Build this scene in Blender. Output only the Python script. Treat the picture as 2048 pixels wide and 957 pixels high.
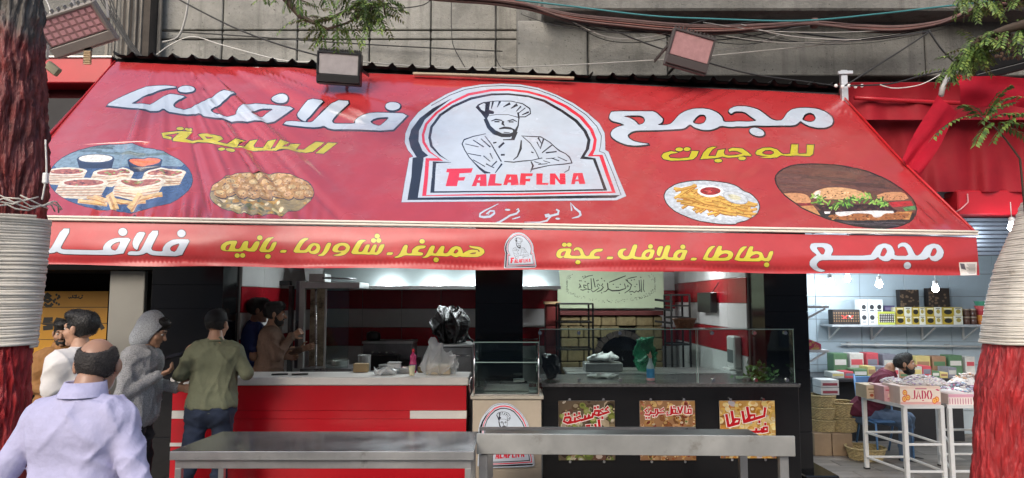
import bpy, bmesh, math, random
import numpy as np
from mathutils import Vector, Matrix
from mathutils.geometry import delaunay_2d_cdt
R = math.radians
rnd = random.Random(7)
nrs = np.random.RandomState(5)
scene = bpy.context.scene
for o in list(bpy.data.objects): bpy.data.objects.remove(o)

# ------------------------------------------------------------------ camera, sky, sun, exposure
FPX, CX, CY, CAMH, PITCH = 1384.0, 1024.0, 478.5, 1.84, R(5.0)
cam_d = bpy.data.cameras.new('camera'); cam = bpy.data.objects.new('camera', cam_d)
scene.collection.objects.link(cam); scene.camera = cam
cam.location = (0, 0, CAMH); cam.rotation_euler = (R(90) + PITCH, 0, 0)
cam_d.sensor_width = 36.0; cam_d.lens = 36.0 * FPX / 2048.0
cam_d.clip_start = 0.05; cam_d.clip_end = 600
w = bpy.data.worlds.new('World'); scene.world = w; w.use_nodes = True
nt = w.node_tree; bg = nt.nodes['Background']
sky = nt.nodes.new('ShaderNodeTexSky'); sky.sky_type = 'NISHITA'; sky.sun_disc = False
SUN_EL, SUN_AZ = R(34), R(200)          # azimuth clockwise from +Y
sky.sun_elevation = SUN_EL; sky.sun_rotation = SUN_AZ
sky.air_density = 1.0; sky.dust_density = 3.5; sky.ozone_density = 1.0
nt.links.new(sky.outputs[0], bg.inputs[0]); bg.inputs[1].default_value = 0.15
sun_d = bpy.data.lights.new('sun', 'SUN'); sun_d.energy = 0.7; sun_d.angle = R(30); sun_d.color = (1.0, 0.98, 0.95)
sun = bpy.data.objects.new('sun', sun_d); scene.collection.objects.link(sun)
sdir = Vector((math.sin(SUN_AZ) * math.cos(SUN_EL), math.cos(SUN_AZ) * math.cos(SUN_EL), math.sin(SUN_EL)))
sun.rotation_euler = (-sdir).to_track_quat('-Z', 'Y').to_euler(); sun.location = (-6, -12, 18)
scene.view_settings.view_transform = 'Standard'; scene.view_settings.look = 'None'
scene.view_settings.exposure = 0.76; scene.view_settings.gamma = 1.0
scene.view_settings.use_curve_mapping = False
scene.cycles.max_bounces = 8; scene.cycles.transparent_max_bounces = 24; scene.cycles.use_denoising = True

# ------------------------------------------------------------------ pixel rays -> positions
CP, SP = math.cos(PITCH), math.sin(PITCH)
def ray(px, py):
    x = (px - CX) / FPX; y = (CY - py) / FPX
    return Vector((x, CP - y * SP, SP + y * CP))
def at(px, py, Y):
    d = ray(px, py); t = Y / d.y
    return Vector((d.x * t, Y, CAMH + d.z * t))
def atz(px, py, z):
    d = ray(px, py); t = (z - CAMH) / d.z
    return Vector((d.x * t, d.y * t, z))
def PX(px, Y, py=650): return at(px, py, Y).x
def PZ(py, Y): return at(CX, py, Y).z

# ------------------------------------------------------------------ materials
def lin(c):
    if isinstance(c, str):
        c = c.lstrip('#'); c = [int(c[i:i + 2], 16) / 255 for i in (0, 2, 4)]
    return tuple((v / 12.92 if v <= .04045 else ((v + .055) / 1.055) ** 2.4) for v in c)
MATS = {}
def M(name, col, rough=.5, metal=0, var=.12, scale=6, bump=0, bscale=60, coat=0, spec=.5, stretch=(1, 1, 1), attr=False, dirt=None, dscale=2.5, dlo=.52, dhi=.72, bdist=.01, sheen=0, trans=0, rvar=0):
    if name in MATS: return MATS[name]
    m = bpy.data.materials.new(name); m.use_nodes = True; MATS[name] = m
    n = m.node_tree.nodes; l = m.node_tree.links; b = n['Principled BSDF']
    tc = n.new('ShaderNodeTexCoord'); mp = n.new('ShaderNodeMapping'); mp.inputs['Scale'].default_value = stretch
    l.new(tc.outputs['Object'], mp.inputs[0])
    c = lin(col) if isinstance(col, str) else col
    if attr:
        a = n.new('ShaderNodeAttribute'); a.attribute_name = 'Col'; csock = a.outputs['Color']
    else:
        rgb = n.new('ShaderNodeRGB'); rgb.outputs[0].default_value = (*c, 1); csock = rgb.outputs[0]
    if var > 0:
        nz = n.new('ShaderNodeTexNoise'); nz.inputs['Scale'].default_value = scale; nz.inputs['Detail'].default_value = 6; nz.inputs['Roughness'].default_value = .65
        l.new(mp.outputs[0], nz.inputs[0])
        mr = n.new('ShaderNodeMapRange'); mr.inputs[1].default_value = .3; mr.inputs[2].default_value = .7
        mr.inputs[3].default_value = 1 - var; mr.inputs[4].default_value = 1 + var
        l.new(nz.outputs[0], mr.inputs[0])
        mx = n.new('ShaderNodeMix'); mx.data_type = 'RGBA'; mx.blend_type = 'MULTIPLY'; mx.inputs[0].default_value = 1
        l.new(csock, mx.inputs[6]); l.new(mr.outputs[0], mx.inputs[7]); csock = mx.outputs[2]
    if dirt:
        nz2 = n.new('ShaderNodeTexNoise'); nz2.inputs['Scale'].default_value = dscale; nz2.inputs['Detail'].default_value = 9; nz2.inputs['Roughness'].default_value = .72
        l.new(mp.outputs[0], nz2.inputs[0])
        mr2 = n.new('ShaderNodeMapRange'); mr2.inputs[1].default_value = dlo; mr2.inputs[2].default_value = dhi
        l.new(nz2.outputs[0], mr2.inputs[0])
        mx2 = n.new('ShaderNodeMix'); mx2.data_type = 'RGBA'
        mx2.inputs[7].default_value = (*lin(dirt), 1); l.new(csock, mx2.inputs[6]); l.new(mr2.outputs[0], mx2.inputs[0]); csock = mx2.outputs[2]
    l.new(csock, b.inputs['Base Color'])
    b.inputs['Roughness'].default_value = rough; b.inputs['Metallic'].default_value = metal
    if rvar:
        nr = n.new('ShaderNodeTexNoise'); nr.inputs['Scale'].default_value = 3; nr.inputs['Detail'].default_value = 7; l.new(mp.outputs[0], nr.inputs[0])
        m3 = n.new('ShaderNodeMapRange'); m3.inputs[1].default_value = .3; m3.inputs[2].default_value = .7; m3.inputs[3].default_value = max(.03, rough - rvar); m3.inputs[4].default_value = rough + rvar
        l.new(nr.outputs[0], m3.inputs[0]); l.new(m3.outputs[0], b.inputs['Roughness'])
    b.inputs['Specular IOR Level'].default_value = spec
    if coat: b.inputs['Coat IOR'].default_value = 1.75 if coat >= 1 else 1.5; b.inputs['Coat Weight'].default_value = coat; b.inputs['Coat Roughness'].default_value = .12
    if sheen: b.inputs['Sheen Weight'].default_value = sheen
    if trans: b.inputs['Transmission Weight'].default_value = trans
    if bump:
        nb = n.new('ShaderNodeTexNoise'); nb.inputs['Scale'].default_value = bscale; nb.inputs['Detail'].default_value = 5
        l.new(mp.outputs[0], nb.inputs[0])
        bp = n.new('ShaderNodeBump'); bp.inputs['Strength'].default_value = bump; bp.inputs['Distance'].default_value = bdist
        l.new(nb.outputs[0], bp.inputs['Height']); l.new(bp.outputs[0], b.inputs['Normal'])
    return m
def glass(name, tint=(.75, .85, .82), refl=1.0):
    if name in MATS: return MATS[name]
    m = bpy.data.materials.new(name); m.use_nodes = True; MATS[name] = m
    n = m.node_tree.nodes; l = m.node_tree.links; n.remove(n['Principled BSDF'])
    t = n.new('ShaderNodeBsdfTransparent'); t.inputs[0].default_value = (*tint, 1)
    g = n.new('ShaderNodeBsdfGlossy'); g.inputs['Roughness'].default_value = .03
    lw = n.new('ShaderNodeFresnel'); lw.inputs[0].default_value = 1.5
    mu = n.new('ShaderNodeMath'); mu.operation = 'MULTIPLY'; mu.inputs[1].default_value = refl; l.new(lw.outputs[0], mu.inputs[0])
    mx = n.new('ShaderNodeMixShader'); l.new(mu.outputs[0], mx.inputs[0]); l.new(t.outputs[0], mx.inputs[1]); l.new(g.outputs[0], mx.inputs[2])
    l.new(mx.outputs[0], n['Material Output'].inputs[0]); return m
def emit(name, col, s):
    if name in MATS: return MATS[name]
    m = bpy.data.materials.new(name); m.use_nodes = True; MATS[name] = m
    b = m.node_tree.nodes['Principled BSDF']; b.inputs['Base Color'].default_value = (*lin(col), 1)
    b.inputs['Emission Color'].default_value = (*lin(col), 1); b.inputs['Emission Strength'].default_value = s; return m
def PRINT(name='print_ink', rough=.45, coat=0, bump=0, bscale=60, var=.05):
    return M(name, '#ffffff', rough=rough, attr=True, var=var, scale=9, coat=coat, bump=bump, bscale=bscale)

# ------------------------------------------------------------------ objects
COL = scene.collection
WL = {}                                    # world location of every empty / object with parts
def tag(o, label=None, cat=None, group=None, kind=None):
    if label: o['label'] = label
    if cat: o['category'] = cat
    if group: o['group'] = group
    if kind: o['kind'] = kind
    return o
def thing(name, loc, label, cat, group=None):
    o = bpy.data.objects.new(name, None); COL.objects.link(o); o.location = loc; o.empty_display_size = .1
    WL[o] = Vector(loc); return tag(o, label, cat, group)
def link_mesh(name, verts, faces, mats, parent=None, midx=None, smooth=False, cols=None, origin=None):
    v = np.asarray(verts, dtype=float).reshape(-1, 3)
    if origin is None:
        lo, hi = v.min(0), v.max(0); og = np.array([(lo[0] + hi[0]) / 2, (lo[1] + hi[1]) / 2, lo[2]])
    else: og = np.array(origin, float)
    me = bpy.data.meshes.new(name); me.from_pydata((v - og).tolist(), [], [list(map(int, f)) for f in faces])
    for m in (mats if isinstance(mats, (list, tuple)) else [mats]): me.materials.append(m)
    if midx is not None: me.polygons.foreach_set('material_index', np.asarray(midx, dtype=np.int32))
    me.polygons.foreach_set('use_smooth', np.full(len(me.polygons), bool(smooth)))
    if cols is not None:
        ca = me.color_attributes.new('Col', 'FLOAT_COLOR', 'CORNER'); buf = np.ones((len(me.loops), 4), np.float32)
        k = 0
        cnt = [len(f) for f in faces]
        buf[:, :3] = np.repeat(np.asarray(cols, np.float32), cnt, axis=0); ca.data.foreach_set('color', buf.ravel())
    me.update()
    o = bpy.data.objects.new(name, me); COL.objects.link(o)
    WL[o] = Vector(og)
    if parent is not None: o.parent = parent; o.location = Vector(og) - WL[parent]
    else: o.location = og
    return o
def dup(o, delta=(0, 0, 0), parent=None, label=None, group=None):
    c = o.copy(); COL.objects.link(c); d = Vector(delta)
    if parent is None: c.location = WL[o] + d; WL[c] = WL[o] + d
    else: c.parent = parent; c.location = o.location.copy(); WL[c] = WL[parent] + c.location
    if label: c['label'] = label
    if group: c['group'] = group
    for ch in [x for x in o.children]: dup(ch, (0, 0, 0), c)
    return c

class MB:
    def __init__(s): s.v = []; s.f = []; s.m = []; s.cur = 0
    def add(s, vs, fs):
        b = len(s.v); s.v += [tuple(p) for p in vs]; s.f += [[i + b for i in f] for f in fs]; s.m += [s.cur] * len(fs); return s
    def box(s, c, d, rot=None, bev=0.0):
        hx, hy, hz = d[0] / 2, d[1] / 2, d[2] / 2; c = Vector(c)
        T = (lambda p: c + rot @ Vector(p)) if rot is not None else (lambda p: c + Vector(p))
        b = min(bev, .45 * min(d))
        if b <= 0:
            vs = [T((x * hx, y * hy, z * hz)) for x in (-1, 1) for y in (-1, 1) for z in (-1, 1)]
            return s.add(vs, [(0, 1, 3, 2), (4, 6, 7, 5), (0, 4, 5, 1), (2, 3, 7, 6), (0, 2, 6, 4), (1, 5, 7, 3)])
        vs = []; ix = {}
        for x in (-1, 1):
            for y in (-1, 1):
                for z in (-1, 1):
                    for a in range(3):
                        p = [x * (hx - (b if a != 0 else 0)), y * (hy - (b if a != 1 else 0)), z * (hz - (b if a != 2 else 0))]
                        ix[(x, y, z, a)] = len(vs); vs.append(T(p))
        fs = []
        I = lambda x, y, z, a: ix[(x, y, z, a)]
        for q in (-1, 1):
            fs.append([I(q, -1, -1, 0), I(q, 1, -1, 0), I(q, 1, 1, 0), I(q, -1, 1, 0)][::q])
            fs.append([I(-1, q, -1, 1), I(-1, q, 1, 1), I(1, q, 1, 1), I(1, q, -1, 1)][::q])
            fs.append([I(-1, -1, q, 2), I(1, -1, q, 2), I(1, 1, q, 2), I(-1, 1, q, 2)][::q])
        for p in (-1, 1):
            for q in (-1, 1):
                fs.append([I(p, q, -1, 0), I(p, q, 1, 0), I(p, q, 1, 1), I(p, q, -1, 1)][::-p * q])
                fs.append([I(p, -1, q, 0), I(p, 1, q, 0), I(p, 1, q, 2), I(p, -1, q, 2)][::p * q])
                fs.append([I(-1, p, q, 1), I(1, p, q, 1), I(1, p, q, 2), I(-1, p, q, 2)][::-p * q])
                for r in (-1, 1): fs.append([I(p, q, r, 0), I(p, q, r, 1), I(p, q, r, 2)][::p * q * r])
        return s.add(vs, fs)
    def box2(s, lo, hi, bev=0.0):
        lo = Vector(lo); hi = Vector(hi); return s.box((lo + hi) / 2, [abs(hi[i] - lo[i]) for i in range(3)], None, bev)
    def beam(s, a, b, wx, wy, bev=0.0, up=(0, 0, 1)):
        a = Vector(a); b = Vector(b); d = b - a; L = d.length; z = d.normalized(); u = Vector(up)
        if abs(z.dot(u)) > .98: u = Vector((0, 1, 0))
        x = u.cross(z).normalized(); y = z.cross(x)
        return s.box((a + b) / 2, (wx, wy, L), Matrix((x, y, z)).transposed(), bev)
    def tube(s, pts, r, n=8, caps=True):
        pts = [Vector(p) for p in pts]; k = len(pts); rs = r if isinstance(r, (list, tuple)) else [r] * k
        t0 = (pts[1] - pts[0]).normalized(); u = Vector((0, 0, 1)) if abs(t0.z) < .9 else Vector((1, 0, 0)); x = t0.cross(u).normalized()
        vs = []; fs = []
        for i in range(k):
            t = (pts[min(i + 1, k - 1)] - pts[max(i - 1, 0)]).normalized()
            x = (x - t * x.dot(t)).normalized(); y = t.cross(x)
            for j in range(n):
                a = 2 * math.pi * j / n; vs.append(pts[i] + (x * math.cos(a) + y * math.sin(a)) * rs[i])
        for i in range(k - 1):
            for j in range(n):
                j2 = (j + 1) % n; fs.append((i * n + j, i * n + j2, (i + 1) * n + j2, (i + 1) * n + j))
        if caps: fs.append(tuple(range(n))[::-1]); fs.append(tuple((k - 1) * n + j for j in range(n)))
        return s.add(vs, fs)
    def lathe(s, prof, c, n=16, rot=None, ang=2 * math.pi, sc=(1, 1)):
        c = Vector(c); vs = []; fs = []; k = len(prof)
        for (r, z) in prof:
            for j in range(n):
                a = ang * j / n; p = Vector((r * math.cos(a) * sc[0], r * math.sin(a) * sc[1], z)); vs.append(c + (rot @ p if rot is not None else p))
        for i in range(k - 1):
            for j in range(n):
                j2 = (j + 1) % n; fs.append((i * n + j, i * n + j2, (i + 1) * n + j2, (i + 1) * n + j))
        if prof[0][0] > 1e-4: fs.append(tuple(range(n))[::-1])
        if prof[-1][0] > 1e-4: fs.append(tuple((k - 1) * n + j for j in range(n)))
        return s.add(vs, fs)
    def ell(s, c, r, n=10, m=7, rot=None):
        c = Vector(c); vs = []; fs = []
        for i in range(m + 1):
            t = math.pi * i / m
            for j in range(n):
                a = 2 * math.pi * j / n; p = Vector((r[0] * math.sin(t) * math.cos(a), r[1] * math.sin(t) * math.sin(a), -r[2] * math.cos(t)))
                vs.append(c + (rot @ p if rot is not None else p))
        for i in range(m):
            for j in range(n):
                j2 = (j + 1) % n; fs.append((i * n + j, i * n + j2, (i + 1) * n + j2, (i + 1) * n + j))
        return s.add(vs, fs)
    def poly(s, pts): return s.add(pts, [tuple(range(len(pts)))])
    def prism(s, pts, ext):
        pts = [Vector(p) for p in pts]; e = Vector(ext); n = len(pts)
        fs = [tuple(range(n)), tuple(range(n, 2 * n))[::-1]] + [(i, i + n, (i + 1) % n + n, (i + 1) % n) for i in range(n)]
        return s.add(pts + [p + e for p in pts], fs)
    def grid(s, fn, nu, nv, back=0):
        vs = [fn(i / nu, j / nv) for j in range(nv + 1) for i in range(nu + 1)]
        fs = [(j * (nu + 1) + i, j * (nu + 1) + i + 1, (j + 1) * (nu + 1) + i + 1, (j + 1) * (nu + 1) + i) for j in range(nv) for i in range(nu)]
        return s.add(vs, fs)
    def build(s, name, mats, parent=None, smooth=False, fixn=True):
        o = link_mesh(name, s.v, s.f, mats, parent, s.m, smooth)
        if fixn:
            bm = bmesh.new(); bm.from_mesh(o.data); bmesh.ops.recalc_face_normals(bm, faces=bm.faces); bm.to_mesh(o.data); bm.free()
        if smooth == 'auto':
            o.data.polygons.foreach_set('use_smooth', np.full(len(o.data.polygons), True))
            try: o.data.set_sharp_from_angle(angle=R(35))
            except Exception: pass
        return o
def one(name, mb, mat, label, cat, group=None, smooth=False):
    return tag(mb.build(name, mat, None, smooth), label, cat, group)
def pbox(x0, y0, x1, y1, Y, depth, bev=.0):
    """box whose front face fills the pixel rectangle on the plane Y and runs back by depth"""
    ym = (y0 + y1) / 2
    a = at(x0, ym, Y).x; b = at(x1, ym, Y).x
    return MB().box2((a, Y, PZ(y1, Y)), (b, Y + depth, PZ(y0, Y)), bev)

# ------------------------------------------------------------------ signed-distance bodies -> mesh (surface nets)
def surf_nets(f, org, h):
    s = f < 0; nx, ny, nz = f.shape
    c = [(i, j, k) for i in (0, 1) for j in (0, 1) for k in (0, 1)]
    cnt = np.zeros((nx - 1, ny - 1, nz - 1), np.int8)
    for (i, j, k) in c: cnt += s[i:nx - 1 + i, j:ny - 1 + j, k:nz - 1 + k]
    act = (cnt > 0) & (cnt < 8); ids = np.full(act.shape, -1, np.int64); A = np.argwhere(act); ids[act] = np.arange(len(A))
    pos = np.zeros((len(A), 3)); num = np.zeros(len(A))
    for a in c:
        for ax in range(3):
            if a[ax]: continue
            b = list(a); b[ax] = 1
            va = f[A[:, 0] + a[0], A[:, 1] + a[1], A[:, 2] + a[2]]; vb = f[A[:, 0] + b[0], A[:, 1] + b[1], A[:, 2] + b[2]]
            m = (va < 0) != (vb < 0); t = np.where(m, va / np.where(m, va - vb, 1), 0)
            p = np.zeros((len(A), 3)) + np.array(a); p[:, ax] = t
            pos[m] += p[m]; num[m] += 1
    pos = (A + pos / num[:, None]) * h + np.array(org)
    quads = []
    for ax in range(3):
        d = [0, 0, 0]; d[ax] = 1
        s0 = s[:nx - d[0], :ny - d[1], :nz - d[2]]; s1 = s[d[0]:, d[1]:, d[2]:]
        E = np.argwhere(s0 != s1); o1, o2 = [(1, 2), (2, 0), (0, 1)][ax]
        ok = (E[:, o1] > 0) & (E[:, o2] > 0) & (E[:, o1] < f.shape[o1] - 1) & (E[:, o2] < f.shape[o2] - 1); E = E[ok]
        fl = s0[E[:, 0], E[:, 1], E[:, 2]]
        def cell(da, db):
            q = E.copy(); q[:, o1] += da; q[:, o2] += db; return ids[q[:, 0], q[:, 1], q[:, 2]]
        Q = np.stack([cell(-1, -1), cell(0, -1), cell(0, 0), cell(-1, 0)], 1)
        Q[~fl] = Q[~fl][:, ::-1]; quads.append(Q)
    Q = np.concatenate(quads); Q = Q[(Q >= 0).all(1)]
    return pos, Q
def sdf(prims, h=.008, wob=None, pad=.03):
    """prims: ('c',a,b,ra,rb,k[,flat]) tapered limb, ('e',centre,radii,k[,rot]) ellipsoid, ('-e',...) carve, ('cut',point,normal) keep below plane"""
    los = []; his = []
    for p in prims:
        if p[0] == 'c':
            rr = max(p[3], p[4]) + pad; los.append(np.minimum(p[1], p[2]) - rr); his.append(np.maximum(p[1], p[2]) + rr)
        elif p[0] == 'e':
            rr = max(p[2]) + pad; los.append(np.array(p[1]) - rr); his.append(np.array(p[1]) + rr)
    lo = np.min(los, 0); hi = np.max(his, 0); n = np.ceil((hi - lo) / h).astype(int) + 2
    f = np.full(n, .25); ax = [lo[i] + h * np.arange(n[i]) for i in range(3)]
    for p in prims:
        k = p[5] if p[0] == 'c' else (p[3] if p[0] in ('e', '-e') else 0)
        if p[0] == 'cut':
            P0 = np.array(p[1], float); N = np.array(p[2], float)
            d = (ax[0][:, None, None] - P0[0]) * N[0] + (ax[1][None, :, None] - P0[1]) * N[1] + (ax[2][None, None, :] - P0[2]) * N[2]
            f = np.maximum(f, d); continue
        if p[0] == 'c': rr = max(p[3], p[4]) + k + .03; l2 = np.minimum(p[1], p[2]) - rr; h2 = np.maximum(p[1], p[2]) + rr
        else: rr = max(p[2]) + k + .03; l2 = np.array(p[1]) - rr; h2 = np.array(p[1]) + rr
        i0 = np.clip(np.floor((l2 - lo) / h).astype(int), 0, n); i1 = np.clip(np.ceil((h2 - lo) / h).astype(int) + 1, 0, n)
        if (i1 <= i0).any(): continue
        sl = tuple(slice(i0[q], i1[q]) for q in range(3))
        x = ax[0][sl[0]][:, None, None]; y = ax[1][sl[1]][None, :, None]; z = ax[2][sl[2]][None, None, :]
        if p[0] == 'c':
            a = np.array(p[1], float); b = np.array(p[2], float); ba = b - a
            dx, dy, dz = x - a[0], y - a[1], z - a[2]
            if len(p) > 6:                                   # flattened section: (direction, factor)
                fd = np.array(p[6][0], float); fd /= np.linalg.norm(fd); g = 1 / p[6][1] - 1
                dd = (dx * fd[0] + dy * fd[1] + dz * fd[2]) * g; dx = dx + dd * fd[0]; dy = dy + dd * fd[1]; dz = dz + dd * fd[2]
                ba = ba + fd * (ba @ fd) * g
            t = np.clip((dx * ba[0] + dy * ba[1] + dz * ba[2]) / max(ba @ ba, 1e-9), 0, 1)
            d = np.sqrt((dx - t * ba[0]) ** 2 + (dy - t * ba[1]) ** 2 + (dz - t * ba[2]) ** 2) - (p[3] + (p[4] - p[3]) * t)
        else:
            c0 = p[1]; r = p[2]; dx, dy, dz = x - c0[0], y - c0[1], z - c0[2]
            if len(p) > 4 and p[4] is not None:
                m = np.array(p[4]); dx, dy, dz = (m[0, 0] * dx + m[1, 0] * dy + m[2, 0] * dz, m[0, 1] * dx + m[1, 1] * dy + m[2, 1] * dz, m[0, 2] * dx + m[1, 2] * dy + m[2, 2] * dz)
            q = np.sqrt((dx / r[0]) ** 2 + (dy / r[1]) ** 2 + (dz / r[2]) ** 2); q2 = np.sqrt((dx / r[0] ** 2) ** 2 + (dy / r[1] ** 2) ** 2 + (dz / r[2] ** 2) ** 2) + 1e-9
            d = q * (q - 1) / q2
        g = f[sl]
        if p[0] == '-e': d = -d; hh = np.clip(.5 - .5 * (g - d) / max(k, 1e-4), 0, 1); f[sl] = g * (1 - hh) + d * hh + k * hh * (1 - hh)
        elif k > 0: hh = np.clip(.5 + .5 * (g - d) / k, 0, 1); f[sl] = g * (1 - hh) + d * hh - k * hh * (1 - hh)
        else: f[sl] = np.minimum(g, d)
    if wob is not None: f = f + wob(ax[0][:, None, None], ax[1][None, :, None], ax[2][None, None, :])
    return surf_nets(f, lo, h)
def folds(seed, amp, freq, bias=(1, 1, .45), n=7):
    r = np.random.RandomState(seed); K = []
    for i in range(n):
        v = r.normal(size=3) * np.array(bias); v = v / np.linalg.norm(v) * freq * r.uniform(.6, 1.7); K.append((v, r.uniform(0, 6.28), r.uniform(.5, 1)))
    def fn(x, y, z):
        s = 0; wz = .9 * np.sin(z * 9 + x * 7 + seed)
        for v, ph, a in K: s = s + a * np.sin(v[0] * x + v[1] * y + v[2] * z + ph + wz)
        s = s / n
        return amp * (s - .6 * np.abs(s))
    return fn

def creases(seed, amp, freq, bias=(1, 1, .7), n=9):
    """sharp local cloth creases: ridged waves under slow random masks"""
    r = np.random.RandomState(seed); K = []
    for i in range(n):
        v = r.normal(size=3) * np.array(bias); v = v / np.linalg.norm(v) * freq * r.uniform(.6, 1.5); m = r.normal(size=3); m = m / np.linalg.norm(m) * freq * .22; K.append((v, r.uniform(0, 6.28), m, r.uniform(0, 6.28)))
    def fn(x, y, z):
        wx = .8 * np.sin(y * 13 + z * 11 + seed) + .6 * np.sin(x * 17 - z * 15); s = 0
        for v, ph, m, mp in K:
            mask = np.clip(np.sin(m[0] * x + m[1] * y + m[2] * z + mp) * 1.4 - .1, 0, 1); s = s + mask * ((1 - np.abs(np.sin(.5 * (v[0] * x + v[1] * y + v[2] * z + ph + wx)))) ** 3 - .18)
        return -amp * s
    return fn

def concrete(name, c, seed=0.0):
    """weathered cast concrete: blotches, rain streaks, pits and pale scratches"""
    m = bpy.data.materials.new(name); m.use_nodes = True; n = m.node_tree.nodes; l = m.node_tree.links; b = n['Principled BSDF']; MATS[name] = m
    geo = n.new('ShaderNodeNewGeometry')
    def noise(sc, st, det=8, ro=.7, off=0.0):
        mp = n.new('ShaderNodeMapping'); mp.inputs['Scale'].default_value = st; mp.inputs['Location'].default_value = (seed + off, off, off); l.new(geo.outputs['Position'], mp.inputs[0])
        t = n.new('ShaderNodeTexNoise'); t.inputs['Scale'].default_value = sc; t.inputs['Detail'].default_value = det; t.inputs['Roughness'].default_value = ro; l.new(mp.outputs[0], t.inputs[0]); return t.outputs[0]
    def rng(x, a, b_, c_, d): r = n.new('ShaderNodeMapRange'); r.inputs[1].default_value = a; r.inputs[2].default_value = b_; r.inputs[3].default_value = c_; r.inputs[4].default_value = d; l.new(x, r.inputs[0]); return r.outputs[0]
    def mix(a, b_, f): x = n.new('ShaderNodeMix'); x.data_type = 'RGBA'; l.new(f, x.inputs[0]); l.new(a, x.inputs[6]); x.inputs[7].default_value = (*b_, 1); return x.outputs[2]
    rgb = n.new('ShaderNodeRGB'); rgb.outputs[0].default_value = (*c, 1); col = rgb.outputs[0]
    col = mix(col, tuple(v * .45 for v in c), rng(noise(1.1, (1, 1, 1)), .42, .68, 0, .85))
    col = mix(col, tuple(v * .35 for v in c), rng(noise(3.2, (2.2, 2.2, .16), 7, .65, 3), .52, .74, 0, .8))
    col = mix(col, tuple(min(1, v * 1.7) for v in c), rng(noise(7, (1, 1, .7), 9, .8, 7), .60, .70, 0, .45))
    col = mix(col, tuple(v * .25 for v in c), rng(noise(34, (1, 1, 1), 3, .6, 11), .64, .70, 0, .8))
    l.new(col, b.inputs[0]); b.inputs['Roughness'].default_value = .92; b.inputs['Specular IOR Level'].default_value = .25
    bp = n.new('ShaderNodeBump'); bp.inputs['Strength'].default_value = .8; bp.inputs['Distance'].default_value = .02; l.new(noise(24, (1, 1, 1), 8, .7, 5), bp.inputs['Height']); l.new(bp.outputs[0], b.inputs['Normal'])
    return m
# ------------------------------------------------------------------ flat print: planar mosaics (every colour patch is a flush piece of the sheet)
def pip(P, poly):
    """non-zero winding point-in-polygon, P (n,2)"""
    lo = poly.min(0); hi = poly.max(0); out = np.zeros(len(P), bool)
    c = np.where((P[:, 0] >= lo[0]) & (P[:, 0] <= hi[0]) & (P[:, 1] >= lo[1]) & (P[:, 1] <= hi[1]))[0]
    if len(c) == 0: return out
    x = P[c, 0][:, None]; y = P[c, 1][:, None]
    x0, y0 = poly[:, 0][None], poly[:, 1][None]; x1 = np.roll(poly[:, 0], -1)[None]; y1 = np.roll(poly[:, 1], -1)[None]
    isl = (x1 - x0) * (y - y0) - (x - x0) * (y1 - y0)
    wn = ((y0 <= y) & (y1 > y) & (isl > 0)).sum(1) - ((y0 > y) & (y1 <= y) & (isl < 0)).sum(1)
    out[c] = wn != 0; return out
def offset(poly, d, shift=(0, 0)):
    p = np.asarray(poly, float); q = np.roll(p, -1, 0); o = np.roll(p, 1, 0)
    area = .5 * np.sum(p[:, 0] * q[:, 1] - q[:, 0] * p[:, 1]); sg = 1 if area > 0 else -1
    e1 = p - o; e2 = q - p
    n1 = np.stack([e1[:, 1], -e1[:, 0]], 1) / (np.linalg.norm(e1, axis=1)[:, None] + 1e-9); n2 = np.stack([e2[:, 1], -e2[:, 0]], 1) / (np.linalg.norm(e2, axis=1)[:, None] + 1e-9)
    m = n1 + n2; L = np.linalg.norm(m, axis=1)[:, None] + 1e-9; m = m / L
    k = 1 / np.clip((m * n1).sum(1), .5, 1)
    return p + sg * d * m * k[:, None] + np.array(shift)
def ribbon(pts):
    """stroke (x,y,w) -> outline polygon"""
    p = np.array([(a[0], a[1]) for a in pts], float); w_ = np.array([a[2] for a in pts], float) / 2
    t = np.gradient(p, axis=0); t /= np.linalg.norm(t, axis=1)[:, None] + 1e-9
    p[0] -= t[0] * w_[0] * .4; p[-1] += t[-1] * w_[-1] * .4
    nn = np.stack([-t[:, 1], t[:, 0]], 1) * w_[:, None]
    return np.concatenate([p + nn, (p - nn)[::-1]])
def oval(cx, cy, rx, ry, n=18, rot=0.0):
    a = np.arange(n) / n * 2 * math.pi; x = rx * np.cos(a); y = ry * np.sin(a); c, s = math.cos(rot), math.sin(rot)
    return np.stack([cx + x * c - y * s, cy + x * s + y * c], 1)
def rect(x0, y0, x1, y1): return np.array([(x0, y0), (x1, y0), (x1, y1), (x0, y1)], float)
def smooth_poly(p, it=1):
    p = np.asarray(p, float)
    for _ in range(it):
        q = np.roll(p, -1, 0); p = np.stack([.8 * p + .2 * q, .2 * p + .8 * q], 1).reshape(-1, 2)
    return p
class Shapes(list):
    def put(s, poly, col, group, holes=(), clip=None): s.append((np.asarray(poly, float), [np.asarray(h, float) for h in holes], lin(col) if isinstance(col, str) else col, group, clip)); return s
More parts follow.
